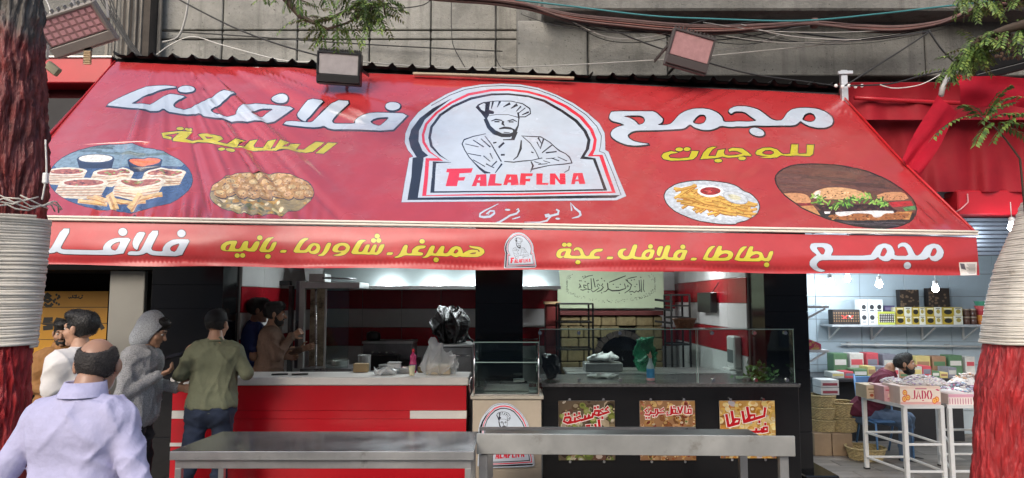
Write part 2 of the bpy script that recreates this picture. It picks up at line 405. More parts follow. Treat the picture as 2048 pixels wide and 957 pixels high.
def mosaic(shapes, domain, base, base_group, dx, dy, mapper, build):
    """triangulate domain with every outline as a constraint; build(group) -> (name, mat, parent) ; returns dict of objects"""
    V = []; E = []
    def addp(poly):
        b = len(V); V.extend(Vector((float(x), float(y))) for x, y in poly); n = len(poly); E.extend((b + i, b + (i + 1) % n) for i in range(n))
    dom = np.asarray(domain, float); addp(dom)
    for sh in shapes:
        addp(sh[0])
        for h in sh[1]: addp(h)
    lo, hi = dom.min(0), dom.max(0)
    gx, gy = np.meshgrid(np.arange(lo[0] + dx / 2, hi[0], dx), np.arange(lo[1] + dy / 2, hi[1], dy))
    gx = gx + (np.arange(gx.shape[0]) % 2)[:, None] * dx * .5
    G = np.stack([gx.ravel(), gy.ravel()], 1); G = G[pip(G, offset(dom, -.3 * min(dx, dy)))]
    V.extend(Vector((float(a), float(b))) for a, b in G)
    r = delaunay_2d_cdt(V, E, [], 0, 1e-5)
    P = np.array([(v.x, v.y) for v in r[0]]); T = np.array([f for f in r[2]], dtype=np.int64)
    C = P[T].mean(1)
    gid = np.full(len(T), -1); names = [base_group]; col = np.zeros((len(T), 3)); col[:] = lin(base) if isinstance(base, str) else base; gid[pip(C, dom)] = 0
    for (poly, holes, c, g, clip) in shapes:
        m = pip(C, poly) & (gid >= 0)
        for h in holes: m &= ~pip(C, h)
        if clip is not None: m &= pip(C, np.asarray(clip, float))
        if g not in names: names.append(g)
        gid[m] = names.index(g); col[m] = c
    W, N = mapper(P[:, 0], P[:, 1]); out = {}
    for i, g in enumerate(names):
        S = np.where(gid == i)[0]
        if len(S) == 0: continue
        t = T[S]; u, inv = np.unique(t, return_inverse=True); t = inv.reshape(-1, 3); vv = W[u]; nn = N[u]
        fn = np.cross(vv[t[:, 1]] - vv[t[:, 0]], vv[t[:, 2]] - vv[t[:, 0]]); bad = (fn * nn[t[:, 0]]).sum(1) < 0; t[bad] = t[bad][:, ::-1]
        nm, mt, par = build(g)
        o = link_mesh(nm, vv, t, mt, par, smooth=True, cols=col[S])
        o.data.normals_split_custom_set_from_vertices([tuple(x) for x in nn]); out[g] = o
    return out
def flat_map(O, U, V_):
    """(x,y) in a unit rectangle (y down) -> plane O + x U + y V"""
    O = np.array(O, float); U = np.array(U, float); V_ = np.array(V_, float); n = np.cross(V_, U); n /= np.linalg.norm(n)
    def f(x, y): return O + np.outer(x, U) + np.outer(y, V_), np.tile(n, (len(x), 1))
    return f
def crop(x0, y0, s):
    return lambda pts: np.array([(x0 + p[0] / s, y0 + p[1] / s) for p in pts], float)

# ------------------------------------------------------------------ the drawn words, traced as outlines
WHITE, YEL, INK = '#bfc9d4', '#c4b61e', '#0d0c12'
def word(S, C, sc, polys, dots, col, group, edge, shift=(.0, .0), line=INK, sm=1):
    pol = [(smooth_poly(C(p), sm), [smooth_poly(C(h), sm) for h in hs]) for p, hs in polys]
    dt = [oval(*(C([(d[0], d[1])])[0]), d[2] / sc, d[3] / sc, 16, d[4] if len(d) > 4 else 0) for d in dots]
    for p, hs in pol: S.put(offset(p, edge, shift), line, group, [offset(h, -edge, shift) for h in hs])
    for d in dt: S.put(offset(d, edge, shift), line, group)
    for p, hs in pol: S.put(p, col, group, hs)
    for d in dt: S.put(d, col, group)

EM = crop(800, 160, 3.828)
E_OUT = [(10,925),(35,760),(70,575),(100,565),(60,520),(35,460),(40,390),(75,310),(140,235),(240,165),(360,100),(480,55),(620,32),(780,25),(920,32),(1060,55),(1200,105),(1330,165),(1440,235),(1530,310),(1570,380),(1575,450),(1575,505),(1600,520),(1660,680),(1735,870),(1660,905),(900,915)]
E_B1 = [(55,908),(85,720),(95,575),(125,570),(80,500),(65,430),(85,360),(150,280),(250,205),(400,130),(300,200),(190,290),(145,370),(140,450),(170,520),(215,560),(180,575),(170,650),(135,888),(900,878),(1400,865),(1690,862),(1650,885),(900,900)]
E_R = [(168,875),(185,720),(195,580),(290,578),(215,530),(170,460),(165,400),(190,320),(270,235),(380,160),(520,95),(700,65),(830,62),(980,75),(1130,115),(1280,180),(1400,260),(1480,350),(1510,430),(1500,500),(1480,545),(1555,542),(1600,680),(1655,845),(900,868)]
E_RI = [(200,868),(215,720),(222,600),(330,598),(235,530),(190,455),(185,400),(210,325),(290,240),(400,170),(530,112),(700,82),(830,78),(980,92),(1120,130),(1260,195),(1375,270),(1455,355),(1487,430),(1475,500),(1440,555),(1530,555),(1575,690),(1625,832),(900,852)]
E_B2 = [(230,850),(245,700),(250,603),(390,608),(300,560),(230,490),(215,420),(230,340),(300,250),(400,185),(540,125),(700,97),(830,95),(980,108),(1110,140),(1250,215),(1360,285),(1430,360),(1462,430),(1450,500),(1415,555),(1500,570),(1545,700),(1590,825),(900,842)]
E_IN = [(262,838),(268,720),(275,618),(330,613),(392,611),(310,555),(250,485),(236,420),(250,345),(315,262),(412,200),(548,142),(700,112),(830,108),(975,122),(1100,155),(1235,228),(1340,298),(1408,368),(1438,432),(1425,500),(1380,574),(1480,580),(1525,700),(1560,812),(900,830)]
E_LINE = [(240,185,5),(380,110,5),(500,68,5),(640,45,5),(780,40,5),(920,46,5),(1050,68,5),(1190,115,5),(1320,180,5),(1430,250,5),(1510,330,5),(1545,400,5),(1540,470,5),(1530,515,5),(1570,530,5),(1640,700,5),(1695,862,5)]
E_TXT = [([(360,660),(558,655),(545,690),(455,695),(450,725),(500,722),(490,752),(445,752),(435,797),(348,797),(375,690),(352,688)],[]),
 ([(585,705),(660,700),(665,795),(610,795),(610,770),(590,770),(585,795),(548,797)],[[(595,748),(613,720),(615,748)]]),
 ([(690,700),(735,700),(728,770),(782,775),(775,790),(670,793)],[]),
 ([(815,700),(898,700),(910,785),(850,788),(848,765),(828,765),(820,785),(790,785)],[[(832,740),(849,715),(851,740)]]),
 ([(925,690),(1020,690),(1012,712),(965,715),(963,735),(1000,732),(995,755),(965,755),(960,785),(915,785)],[]),
 ([(1045,690),(1095,690),(1090,765),(1140,765),(1135,780),(1045,780)],[]),
 ([(1150,690),(1190,690),(1225,740),(1225,688),(1268,688),(1270,775),(1230,775),(1190,725),(1190,778),(1148,778)],[]),
 ([(1330,685),(1400,682),(1422,770),(1375,772),(1370,752),(1345,752),(1340,775),(1312,775)],[[(1345,737),(1362,703),(1369,735)]])]
E_POLY = [[(578,198),(600,175),(640,160),(692,154),(682,215),(722,228),(716,246),(684,246),(662,292),(620,240)]]
E_WHITE = [[(602,186),(640,168),(654,172),(650,228),(622,214)]]
E_ST = [[(690,155,5),(740,150,5),(850,152,6),(940,170,8),(995,205,10),(1000,240,9),(960,265,8),(910,265,7)],
 [(712,155,16),(700,205,7)],[(765,155,18),(745,195,5)],[(840,170,20),(790,195,5)],[(895,178,22),(850,205,5)],[(925,190,12),(890,225,5)],[(960,200,7),(905,240,5)],[(985,230,14),(935,250,6)],
 [(665,262,4),(740,250,4),(830,250,4),(905,268,6)],[(905,235,16),(912,280,10)],
 [(655,285,28),(680,340,32),(720,380,36),(780,402,28),(840,402,28),(880,385,26),(905,330,11),(910,280,8)],
 [(882,380,38),(865,430,26)],[(865,432,12),(790,435,7)],
 [(700,297,6),(735,285,11),(780,292,8)],[(825,295,7),(865,285,10),(895,300,6)],[(725,302,9),(760,302,11)],[(835,302,9),(868,302,10)],
 [(790,300,18),(785,318,20),(800,330,7)],[(760,355,9),(800,345,18),(845,350,16),(870,358,7)],[(795,380,6),(840,383,6)],[(870,360,16),(885,390,20)],
 [(655,392,6),(560,412,7),(490,438,10),(475,470,10),(495,515,8),(530,570,8),(575,620,9),(610,655,16),(650,686,22),(690,690,7)],
 [(650,410,6),(700,470,8),(740,540,9),(775,600,10)],[(716,460,12),(738,455,9)],[(758,492,16),(795,458,16)],[(775,550,14),(800,550,13)],
 [(930,440,9),(925,500,18),(900,560,11),(870,585,6)],[(930,405,5),(1000,408,7),(1080,412,9),(1150,450,7),(1200,495,8),(1225,515,11)],
 [(940,410,6),(1000,460,7),(1040,520,6),(1065,575,7)],[(1060,420,14),(1085,460,5)],[(1100,430,12),(1075,500,7)],[(1165,470,9),(1090,530,9)],[(1200,520,9),(1120,530,11)],[(1050,450,9),(1070,490,5)],
 [(1225,515,9),(1270,535,7),(1300,560,11),(1320,605,13),(1260,615,9),(1150,625,7),(1060,645,9),(1005,660,11)],[(1005,600,9),(1020,630,16),(1000,680,5)],
 [(800,600,7),(870,605,9),(940,595,9),(1010,590,6),(1090,570,7)],[(500,470,5),(600,490,7)],[(560,440,6),(640,490,10)],[(620,430,7),(690,490,11)],[(520,540,6),(620,560,7)],[(640,560,8),(690,600,6)],
 [(690,540,9),(710,580,5)],[(560,590,6),(650,640,7)],[(660,620,9),(720,650,7)],[(740,600,11),(700,640,6)],[(780,620,14),(730,690,7)],[(1300,630,7),(1295,660,9),(1260,680,6)],
 [(1008,525,10),(1022,530,9)],[(1030,600,6),(1080,612,6)],[(1100,590,6),(1150,605,6)],[(1160,570,6),(1220,590,7)],[(1210,560,6),(1280,590,7)],[(1120,575,5),(1190,568,5)],[(1060,620,6),(1130,612,6)]]
def emblem(S, C, g_face, g_txt, red='#d8283c', wh=WHITE):
    """chef emblem; C maps emblem drawing units to the print's own units"""
    S.put(offset(C(E_OUT), .5), INK, g_face); S.put(C(E_OUT), wh, g_face); S.put(C(E_B1), '#16151c', g_face); S.put(C([p[:2] for p in []] or E_R), red, g_face); S.put(C(E_RI), wh, g_face)
    S.put(C(E_B2), '#16151c', g_face); S.put(C(E_IN), wh, g_face)
    k = np.linalg.norm(C([(1000, 0)])[0] - C([(0, 0)])[0]) / 1000
    def rb(st): p = ribbon(st); return C(p)
    S.put(rb(E_LINE), '#2a2a30', g_face)
    for p in E_POLY: S.put(C(p), '#20202e', g_face)
    for p in E_WHITE: S.put(C(p), wh, g_face)
    for st in E_ST: S.put(rb(st), '#191a24', g_face)
    for p, h in E_TXT: S.put(C(p), red, g_txt, [C(q) for q in h])

# ------------------------------------------------------------------ printed food pictures
def jit(c, a, r):
    k = 1 + r.uniform(-a, a); return tuple(min(1, max(0, v * k * (1 + r.uniform(-.05, .05)))) for v in lin(c))
def quadbar(x, y, L, w_, ang):
    c, s = math.cos(ang), math.sin(ang); return np.array([(x - c * L - s * w_, y - s * L + c * w_), (x + c * L - s * w_, y + s * L + c * w_), (x + c * L + s * w_, y + s * L - c * w_), (x - c * L + s * w_, y - s * L - c * w_)])
def pic_wraps(S, g):
    r = random.Random(3); C = crop(80, 140, 3.19); el = C(oval(505, 675, 462, 218, 40, .03))
    S.put(offset(el, 1.2), '#2c2c38', g); S.put(el, '#41597f', g)
    S.put(C([(60,560),(200,455),(700,440),(930,560),(900,600),(100,610)]), '#7f97a6', g, clip=el)
    for i in range(9): S.put(C(quadbar(r.uniform(150, 850), r.uniform(465, 520), r.uniform(40, 120), 6, r.uniform(-.1, .1))), jit('#5d6f74', .3, r), g, clip=el)
    for (x, y, rx, c) in ((345, 545, 122, '#e6e4da'), (665, 568, 112, '#df7a55')):
        S.put(C([(x - rx, y), (x + rx, y), (x + rx * .85, y + 62), (x - rx * .85, y + 62)]), '#252c42', g, clip=el); S.put(C(oval(x, y, rx, 32)), '#33405c', g, clip=el); S.put(C(oval(x, y - 3, rx * .9, 25)), c, g, clip=el)
    for (x, y, s) in ((160, 625, 1.0), (460, 635, 1.0), (790, 640, 1.05), (270, 700, 1.2), (640, 700, 1.2)):
        S.put(C([(x - 130 * s, y), (x + 130 * s, y), (x + 90 * s, y + 78 * s), (x - 10, y + 92 * s), (x - 165 * s, y + 80 * s)]), '#d9ccb4', g, clip=el)
        for k in range(4): S.put(C([(x - 140 * s, y + (24 + 15 * k) * s), (x + 105 * s, y + (22 + 15 * k) * s), (x + 95 * s, y + (29 + 15 * k) * s), (x - 145 * s, y + (30 + 15 * k) * s)]), '#b98d72', g, clip=el)
        S.put(C(oval(x, y, 132 * s, 27 * s)), '#eadfcb', g, clip=el); S.put(C(oval(x, y, 108 * s, 18 * s)), '#a8604c', g, clip=el)
        for k in range(12):
            a = r.uniform(0, 6.28); q = r.uniform(0, 1) ** .5; S.put(C(oval(x + 98 * s * q * math.cos(a), y + 15 * s * q * math.sin(a), r.uniform(8, 18), 5, 6)), jit(r.choice(['#7a3d30', '#d9a27e', '#c87862', '#8fa05a']), .2, r), g, clip=el)
    for (x, y, L, w_, a) in ((330, 835, 95, 14, .12), (420, 815, 90, 14, .2), (560, 828, 110, 15, -.02), (700, 800, 80, 15, -.12), (455, 830, 60, 26, 1.2), (600, 820, 62, 24, -1.0), (350, 812, 60, 12, .25)):
        S.put(C(quadbar(x, y, L, w_, a)), jit('#e6c084', .12, r), g, clip=el); S.put(C(quadbar(x + 4, y + w_ * .6, L * .95, w_ * .3, a)), jit('#c78f50', .1, r), g, clip=el)
def pic_falafel(S, g):
    r = random.Random(8); C = crop(0, 250, 2.9); el = C(oval(1515, 385, 302, 134, 36, -.02))
    S.put(offset(el, 1.2), '#2b2a22', g); S.put(el, '#9a8450', g)
    for i in range(90):
        x = r.uniform(1200, 1830); y = r.uniform(395, 525); S.put(C(oval(x, y, r.uniform(10, 34), r.uniform(5, 13), 7, r.uniform(-.5, .5))), jit(r.choice(['#c79a3e', '#d8c48a', '#6d6a3a', '#b98a34', '#8d7a58', '#e0cfa0']), .2, r), g, clip=el)
    for row in range(4):
        for k in range(9):
            x = 1240 + k * 66 + (row % 2) * 33 + r.uniform(-9, 9); y = 275 + row * 38 + r.uniform(-8, 8); q = r.uniform(36, 46)
            S.put(C(oval(x + 3, y + 6, q, q * .66, 12)), '#5a3f1d', g, clip=el); S.put(C(oval(x, y, q, q * .62, 12)), jit('#b58747', .18, r), g, clip=el); S.put(C(oval(x - 7, y - 7, q * .6, q * .34, 10)), jit('#d6b076', .12, r), g, clip=el)
            for j in range(7): S.put(C(oval(x + r.uniform(-.6, .6) * q, y + r.uniform(-.4, .4) * q, r.uniform(2.5, 6), r.uniform(2, 4), 5)), jit(r.choice(['#6d4a22', '#ead3a2', '#8b6430']), .2, r), g, clip=el)
def pic_fries(S, g):
    r = random.Random(5); C = crop(1300, 330, 3.657)
    pl = smooth_poly(C([(105,215),(125,165),(200,120),(300,100),(420,97),(560,115),(640,140),(690,180),(740,200),(790,250),(805,300),(780,360),(700,405),(640,420),(620,435),(500,430),(330,400),(200,340),(130,280)]))
    S.put(offset(pl, 1.8), '#1d1310', g); S.put(pl, '#c2c9d0', g)
    S.put(C(oval(450, 265, 275, 118, 26, .3)), '#d6dde2', g, clip=pl)
    for i in range(120):
        t = i / 64; x = 250 + r.uniform(0, 470); y = 175 + (x - 250) * .28 + r.uniform(-30, 95) - (x > 600) * 15
        a = r.choice([.25, .1, .4, -.6, .2, .3, -.25]); L = r.uniform(48, 95); S.put(C(quadbar(x, y, L, 11, a)), jit('#a86e26', .15, r), g, clip=pl); S.put(C(quadbar(x - 1, y - 3, L * .97, 7.5, a)), jit('#dcae52', .16, r), g, clip=pl)
    S.put(C(oval(445, 178, 95, 44)), '#f4f4f2', g, clip=pl); S.put(C(oval(445, 176, 76, 31)), '#9c2126', g, clip=pl)
    for k in range(5): S.put(C(quadbar(r.uniform(400, 490), r.uniform(160, 190), 16, 2.5, r.uniform(-.5, .5))), '#d9605c', g, clip=pl)
    S.put(C(oval(630, 228, 95, 46, 18, .3)), '#9aa0a6', g, clip=pl); S.put(C(oval(630, 226, 90, 42, 18, .3)), '#cdd2d6', g, clip=pl); S.put(C(oval(622, 224, 50, 20, 18, .3)), '#cfccae', g, clip=pl)
def pic_burger(S, g):
    r = random.Random(6); C = crop(1300, 250, 2.734)
    el = smooth_poly(C([(690,270),(720,235),(790,205),(900,197),(1050,205),(1180,230),(1300,280),(1400,350),(1450,410),(1458,470),(1430,520),(1370,550),(1280,565),(1150,555),(1000,520),(850,455),(750,380),(700,320)]))
    S.put(offset(el, 2.6), '#1d100e', g); S.put(el, '#6d4337', g)
    for i in range(26): S.put(C(quadbar(r.uniform(720, 1380), r.uniform(205, 350), r.uniform(60, 170), r.uniform(3, 9), .06)), jit('#64413a', .28, r), g, clip=el)
    S.put(C([(680,440),(1000,470),(1470,480),(1470,580),(680,580)]), '#2b2427', g, clip=el)
    for i in range(12): S.put(C(quadbar(r.uniform(950, 1400), r.uniform(525, 560), r.uniform(40, 110), 3, .02)), jit('#5a5054', .3, r), g, clip=el)
    for P_ in ([(715,365),(790,358),(860,368),(885,400),(880,418),(780,420)], [(1235,375),(1300,350),(1395,352),(1425,398),(1270,402)]): S.put(smooth_poly(C(P_)), '#cf9468', g, clip=el)
    S.put(C([(770,418),(885,418),(890,432),(790,436)]), '#8d2730', g, clip=el); S.put(C([(800,436),(895,432),(940,500),(880,480)]), '#c98f5c', g, clip=el)
    S.put(C([(1310,412),(1432,403),(1444,432),(1330,442)]), '#b9222c', g, clip=el); S.put(C([(1385,446),(1455,432),(1458,456),(1400,466)]), '#5f8f55', g, clip=el); S.put(C([(1350,470),(1440,465),(1420,515),(1340,515)]), '#c98c4e', g, clip=el)
    S.put(smooth_poly(C([(885,395),(898,352),(960,330),(1040,324),(1120,334),(1190,362),(1230,395)])), '#d9a878', g, clip=el); S.put(smooth_poly(C([(895,390),(905,352),(940,340),(930,390)])), '#ecdfd2', g, clip=el)
    for i in range(40): S.put(C(oval(r.uniform(930, 1190), r.uniform(345, 385), r.uniform(2, 7), r.uniform(1.5, 4), 6)), jit(r.choice(['#a06a3c', '#ecc9a0', '#5f3a22']), .2, r), g, clip=el)
    for i in range(16): S.put(C(oval(r.uniform(730, 870), r.uniform(372, 412), r.uniform(2, 5), 2.5, 6)), jit('#9a5f38', .2, r), g, clip=el); S.put(C(oval(r.uniform(1270, 1400), r.uniform(365, 395), r.uniform(2, 5), 2.5, 6)), jit('#8a5432', .2, r), g, clip=el)
    S.put(C([(905,430),(1290,420),(1355,462),(1335,482),(960,482)]), '#33181c', g, clip=el)
    for i in range(60): S.put(C(oval(r.uniform(930, 1320), r.uniform(438, 474), r.uniform(3, 9), r.uniform(2, 4), 6)), jit(r.choice(['#5a3034', '#1e0d10', '#7a4a40']), .25, r), g, clip=el)
    for i in range(90):
        x = r.uniform(892, 1300); y = 405 + 20 * math.sin(x * .02) + r.uniform(-24, 26); S.put(C(quadbar(x, y, r.uniform(9, 20), r.uniform(2, 5), r.uniform(-1.4, 1.4))), jit(r.choice(['#6fa83c', '#3e7a2c', '#9cc75c', '#2f5d26']), .2, r), g, clip=el)
    S.put(smooth_poly(C([(965,488),(1100,480),(1430,472),(1400,512),(1300,520),(1010,520)])), '#a8683a', g, clip=el)
    for i in range(40): S.put(C(oval(r.uniform(980, 1400), r.uniform(486, 515), r.uniform(3, 9), r.uniform(2, 5), 6)), jit(r.choice(['#7a4524', '#d09a62', '#5c3218']), .2, r), g, clip=el)
    S.put(smooth_poly(C([(1015,468),(1330,460),(1340,478),(1290,476),(1260,500),(1225,502),(1215,482),(1120,476),(1090,490),(1040,498),(1018,485)])), '#efecea', g, clip=el); S.put(C([(955,468),(990,466),(985,480),(958,480)]), '#efecea', g, clip=el)

# ------------------------------------------------------------------ the awning
B0, B1 = at(230, 124, 6.95), at(1680, 187, 6.95)
F0, F1 = at(-62, 432, 5.0), at(1953, 468, 5.0)
def arr(v): return np.array(v, float)
b0, b1, f0, f1 = map(arr, (B0, B1, F0, F1))
def Sbil(u, v): u = u[:, None]; v = v[:, None]; return (b0 * (1 - u) + b1 * u) * (1 - v) + (f0 * (1 - u) + f1 * u) * v
def proj(P):
    d = P - np.array([0, 0, CAMH]); zc = d[:, 1] * CP + d[:, 2] * SP; yc = -d[:, 1] * SP + d[:, 2] * CP
    return CX + FPX * d[:, 0] / zc, CY - FPX * yc / zc
def canopy_uv(px, py):
    u = (px - 200) / 1600.; v = (py - 150) / 300.; e = 1e-4
    for _ in range(9):
        x, y = proj(Sbil(u, v)); xu, yu = proj(Sbil(u + e, v)); xv, yv = proj(Sbil(u, v + e))
        a, b, c, d = (xu - x) / e, (xv - x) / e, (yu - y) / e, (yv - y) / e; D = a * d - b * c
        rx, ry = px - x, py - y; u = u + (d * rx - b * ry) / D; v = v + (-c * rx + a * ry) / D
    return u, v
rf = np.random.RandomState(11)
FAN = [(R(rf.uniform(10, 112)), R(rf.uniform(.7, 2.6)), rf.uniform(-1, 1), rf.uniform(120, 420)) for _ in range(46)]
def canopy_disp(px, py):
    dx, dy = px - 330., py - 66.; a = np.arctan2(dy, dx); r = np.hypot(dx, dy); d = np.zeros_like(px)
    env = np.clip((r - 30) / 120, 0, 1) * np.clip((900 - px) / 330, 0, 1)
    for (a0, w_, amp, rl) in FAN:
        t = (a - a0) / w_; d += amp * .026 * np.exp(-t * t) * np.exp(-((r - rl) / (rl * .9)) ** 2) * np.clip(r / 260, .35, 1.15)
    d *= env
    # gathers above the front bar
    g = np.clip((py - 372) / 60, 0, 1) * np.exp(-((px - 420) / 170) ** 2); d += g * .014 * np.sin(px * .21 + 1.4 * np.sin(px * .05) + (py - 430) * .03)
    # soft drag lines at the right of the emblem
    s = (px - 1400) * .45 + (py - 190) * .9; d += .006 * np.sin(s * .28 + np.sin(s * .09)) * np.exp(-((px - 1390) / 120) ** 2 - ((py - 190) / 28) ** 2)
    s = (px - 1800) * .8 - (py - 440) * .7; d += .003 * np.sin(s * .3) * np.exp(-((px - 1850) / 70) ** 2 - ((py - 425) / 30) ** 2)
    # slack between back rail and bar
    yy = (py - 150) / 300; d -= .035 * np.sin(np.pi * np.clip(yy, 0, 1)) + .006 * np.sin(px * .011 + 1) * np.sin(np.pi * np.clip(yy, 0, 1))
    d += .0016 * np.sin(px * .09 + py * .11) * np.sin(px * .031 - py * .05)
    return d
def canopy_pos(px, py):
    u, v = canopy_uv(px, py); P = Sbil(u, v); e = 1e-3
    n = np.cross(Sbil(u + e, v) - P, Sbil(u, v + e) - P); n /= np.linalg.norm(n, axis=1)[:, None]; n *= np.sign(n[:, 2])[:, None]
    return P + n * canopy_disp(px, py)[:, None]
def num_norm(pos, px, py, toward=(0, -1, .3)):
    e = .8; du = pos(px + e, py) - pos(px - e, py); dv = pos(px, py + e) - pos(px, py - e)
    n = np.cross(du, dv); n /= np.linalg.norm(n, axis=1)[:, None] + 1e-12; s = np.sign(n @ np.array(toward)); return n * s[:, None]
def canopy_map(px, py): return canopy_pos(px, py), num_norm(canopy_pos, px, py)

awning = thing('awning', ((F0 + F1) / 2 + Vector((0, 0, -.5))), 'long red shop awning printed with white Arabic lettering, chef emblem and food pictures', 'awning')
vinyl = M('awning_vinyl', '#ffffff', rough=.24, spec=.9, attr=True, var=.07, scale=5, coat=1.0, bump=.3, bscale=14, bdist=.006, rvar=.08, dirt='#b48080', dscale=1.6, dlo=.5, dhi=1.3)
vinyl_val = M('valance_vinyl', '#ffffff', rough=.42, attr=True, var=.08, scale=5, coat=.15, bump=.3, bscale=14, bdist=.006, dirt='#a87070', dscale=2.0, dlo=.5, dhi=1.3)
vinyl_photo = M('awning_vinyl_photo', '#ffffff', rough=.24, spec=.9, attr=True, var=.38, scale=34, coat=1.0, bump=.3, bscale=14, bdist=.006, rvar=.08)
RED = '#b23336'
S = Shapes()
A_ = crop(200, 150, 6.381); B_ = crop(500, 150, 6.381)
word(S, A_, 6.381, [([(65,362),(260,270),(440,195),(560,155),(700,132),(860,128),(990,150),(860,160),(740,185),(640,228),(520,275),(440,320),(385,345),(480,352),(610,368),(700,325),(790,275),(860,238),(900,232),(1090,258),(1010,290),(945,335),(925,370),(950,400),(1040,415),(1140,415),(1230,370),(1310,320),(1400,280),(1480,230),(1550,195),(1735,213),(1640,270),(1540,335),(1460,385),(1395,415),(1430,450),(1500,475),(1580,488),(1730,488),(1735,440),(1770,408),(1850,368),(1960,352),(2014,350),(2164,358),(2479,372),(2354,470),(2184,585),(1914,568),(1700,550),(1520,520),(1330,508),(1270,475),(1200,478),(1080,475),(950,462),(860,440),(800,408),(735,438),(600,425),(450,405),(280,388),(160,375)], [[(1929,470),(1974,430),(2054,408),(2214,403),(2134,460),(2054,520),(1984,505),(1934,485)]])],
     [(1098,175,108,40), (2289,280,105,47)], WHITE, 'word1', 2.5, (.6, 1.2))
word(S, B_, 6.381, [([(765,305),(950,318),(860,405),(760,480),(710,520),(700,552),(640,525),(600,490),(595,455),(640,400)], []),
     ([(415,600),(465,548),(760,562),(800,545),(1090,308),(1290,318),(1130,470),(1040,550),(1050,575),(1090,590),(1340,605),(1335,570),(1360,535),(1420,495),(1520,465),(1640,455),(2022,475),(1910,585),(1805,690),(1080,650),(990,630),(935,598),(880,615),(790,625)], [[(1530,575),(1560,545),(1630,520),(1780,510),(1720,570),(1650,625),(1570,605)]])],
     [(1822,385,95,50)], WHITE, 'word2', 2.5, (.6, 1.2))
D_ = crop(1200, 190, 8.192)
word(S, D_, 8.192, [([(200,228),(850,228),(930,260),(1000,320),(1040,355),(1020,410),(940,445),(1090,448),(1170,430),(1230,370),(1310,280),(1420,225),(1550,190),(1680,195),(1820,215),(1930,260),(2010,330),(2030,405),(2166,412),(2266,400),(2446,405),(2586,390),(2506,340),(2366,240),(2216,240),(2156,280),(2111,245),(2136,200),(2226,165),(2436,162),(2606,215),(2726,300),(2816,360),(2896,385),(2986,380),(3026,340),(3076,260),(3146,210),(3246,185),(3396,178),(3566,195),(3716,245),(3816,320),(3836,390),(3806,450),(3706,490),(3566,490),(3426,460),(3336,415),(3300,385),(3276,405),(3216,450),(3116,462),(2646,465),(2526,460),(2396,480),(2266,475),(2146,490),(1986,465),(1900,510),(1800,535),(1680,530),(1560,490),(1490,440),(1455,455),(1400,500),(1320,515),(900,530),(620,525),(520,550),(455,600),(480,650),(560,700),(680,730),(820,745),(700,765),(580,770),(440,755),(300,700),(200,630),(180,570),(220,510),(310,465),(420,447),(330,405),(200,375),(155,330),(165,280)],
     [[(370,300),(640,290),(720,315),(750,370),(720,420),(640,445),(590,390),(500,335)], [(1525,405),(1580,330),(1640,290),(1720,290),(1755,350),(1720,420),(1640,445),(1560,430)], [(3320,365),(3366,280),(3446,255),(3516,280),(3551,340),(3526,385),(3456,405),(3376,390)]])],
     [(2581,567,125,62,.25)], WHITE, 'word3', 2.5, (.7, 1.0))
C_ = crop(310, 235, 5.535); Ls = lambda *p: ribbon(p)
word(S, C_, 5.535, [(ribbon([(165,196,26),(90,190,34),(75,165,34),(150,140,26),(300,134,18)]), []), ([(290,126),(405,128),(330,205),(215,214),(185,205)], []),
     (ribbon([(190,212,24),(400,225,24),(560,236,26),(700,258,26),(850,280,24),(960,290,22),(1080,298,24),(1200,312,24),(1330,322,24),(1460,324,24),(1600,338,26)]), []),
     ([(470,165),(510,150),(640,165),(720,180),(745,205),(680,245),(560,245)], [[(540,180),(640,195),(610,225),(570,215)]]),
     ([(885,205),(985,200),(910,262),(850,285),(790,255)], []), ([(1040,213),(1130,213),(1080,265),(1090,290),(1000,302),(950,300)], []),
     ([(1245,235),(1340,235),(1275,300),(1180,310)], []), ([(1385,238),(1480,240),(1405,312),(1320,318)], []), ([(1495,255),(1600,258),(1545,325),(1465,328)], []),
     ([(1775,228),(1870,235),(1740,340),(1660,350),(1560,338),(1575,315),(1640,318)], []), ([(1910,235),(2010,240),(1860,362),(1770,355)], [])],
     [(270,98,40,17), (362,102,40,17), (730,322,40,17), (825,325,50,20)], YEL, 'word4', 1.3, line='#3a2a10', sm=0)
F_ = crop(1310, 270, 6.0235)
word(S, F_, 6.0235, [([(85,215),(110,180),(200,155),(290,170),(190,190),(170,210),(190,235),(300,245),(420,235),(450,155),(535,160),(510,220),(470,255),(380,268),(200,268),(110,250)], []),
     ([(555,255),(590,180),(640,125),(700,108),(750,112),(700,140),(670,180),(650,220),(740,220),(765,150),(850,138),(835,180),(850,205),(900,215),(1000,208),(1065,190),(1000,160),(930,155),(905,165),(895,140),(940,122),(1060,130),(1120,170),(1168,210),(1160,220),(1080,215),(1000,235),(880,238),(820,225),(740,245)], []),
     ([(1220,185),(1240,150),(1310,122),(1400,118),(1480,140),(1530,180),(1560,195),(1640,190),(1655,78),(1735,78),(1730,180),(1750,190),(1840,185),(1845,78),(1930,78),(1915,190),(1880,215),(1800,215),(1720,208),(1640,215),(1530,205),(1480,232),(1400,243),(1265,238),(1380,222),(1300,218),(1235,205)], [[(1300,175),(1340,150),(1400,148),(1440,165),(1445,185),(1410,205),(1340,205),(1305,190)]])],
     [(300,135,45,22), (395,133,42,22), (770,275,46,22), (1058,250,46,22)], YEL, 'word5', 1.6, (.1, .1), line='#2a200c', sm=0)
G_ = crop(950, 395, 8.904)
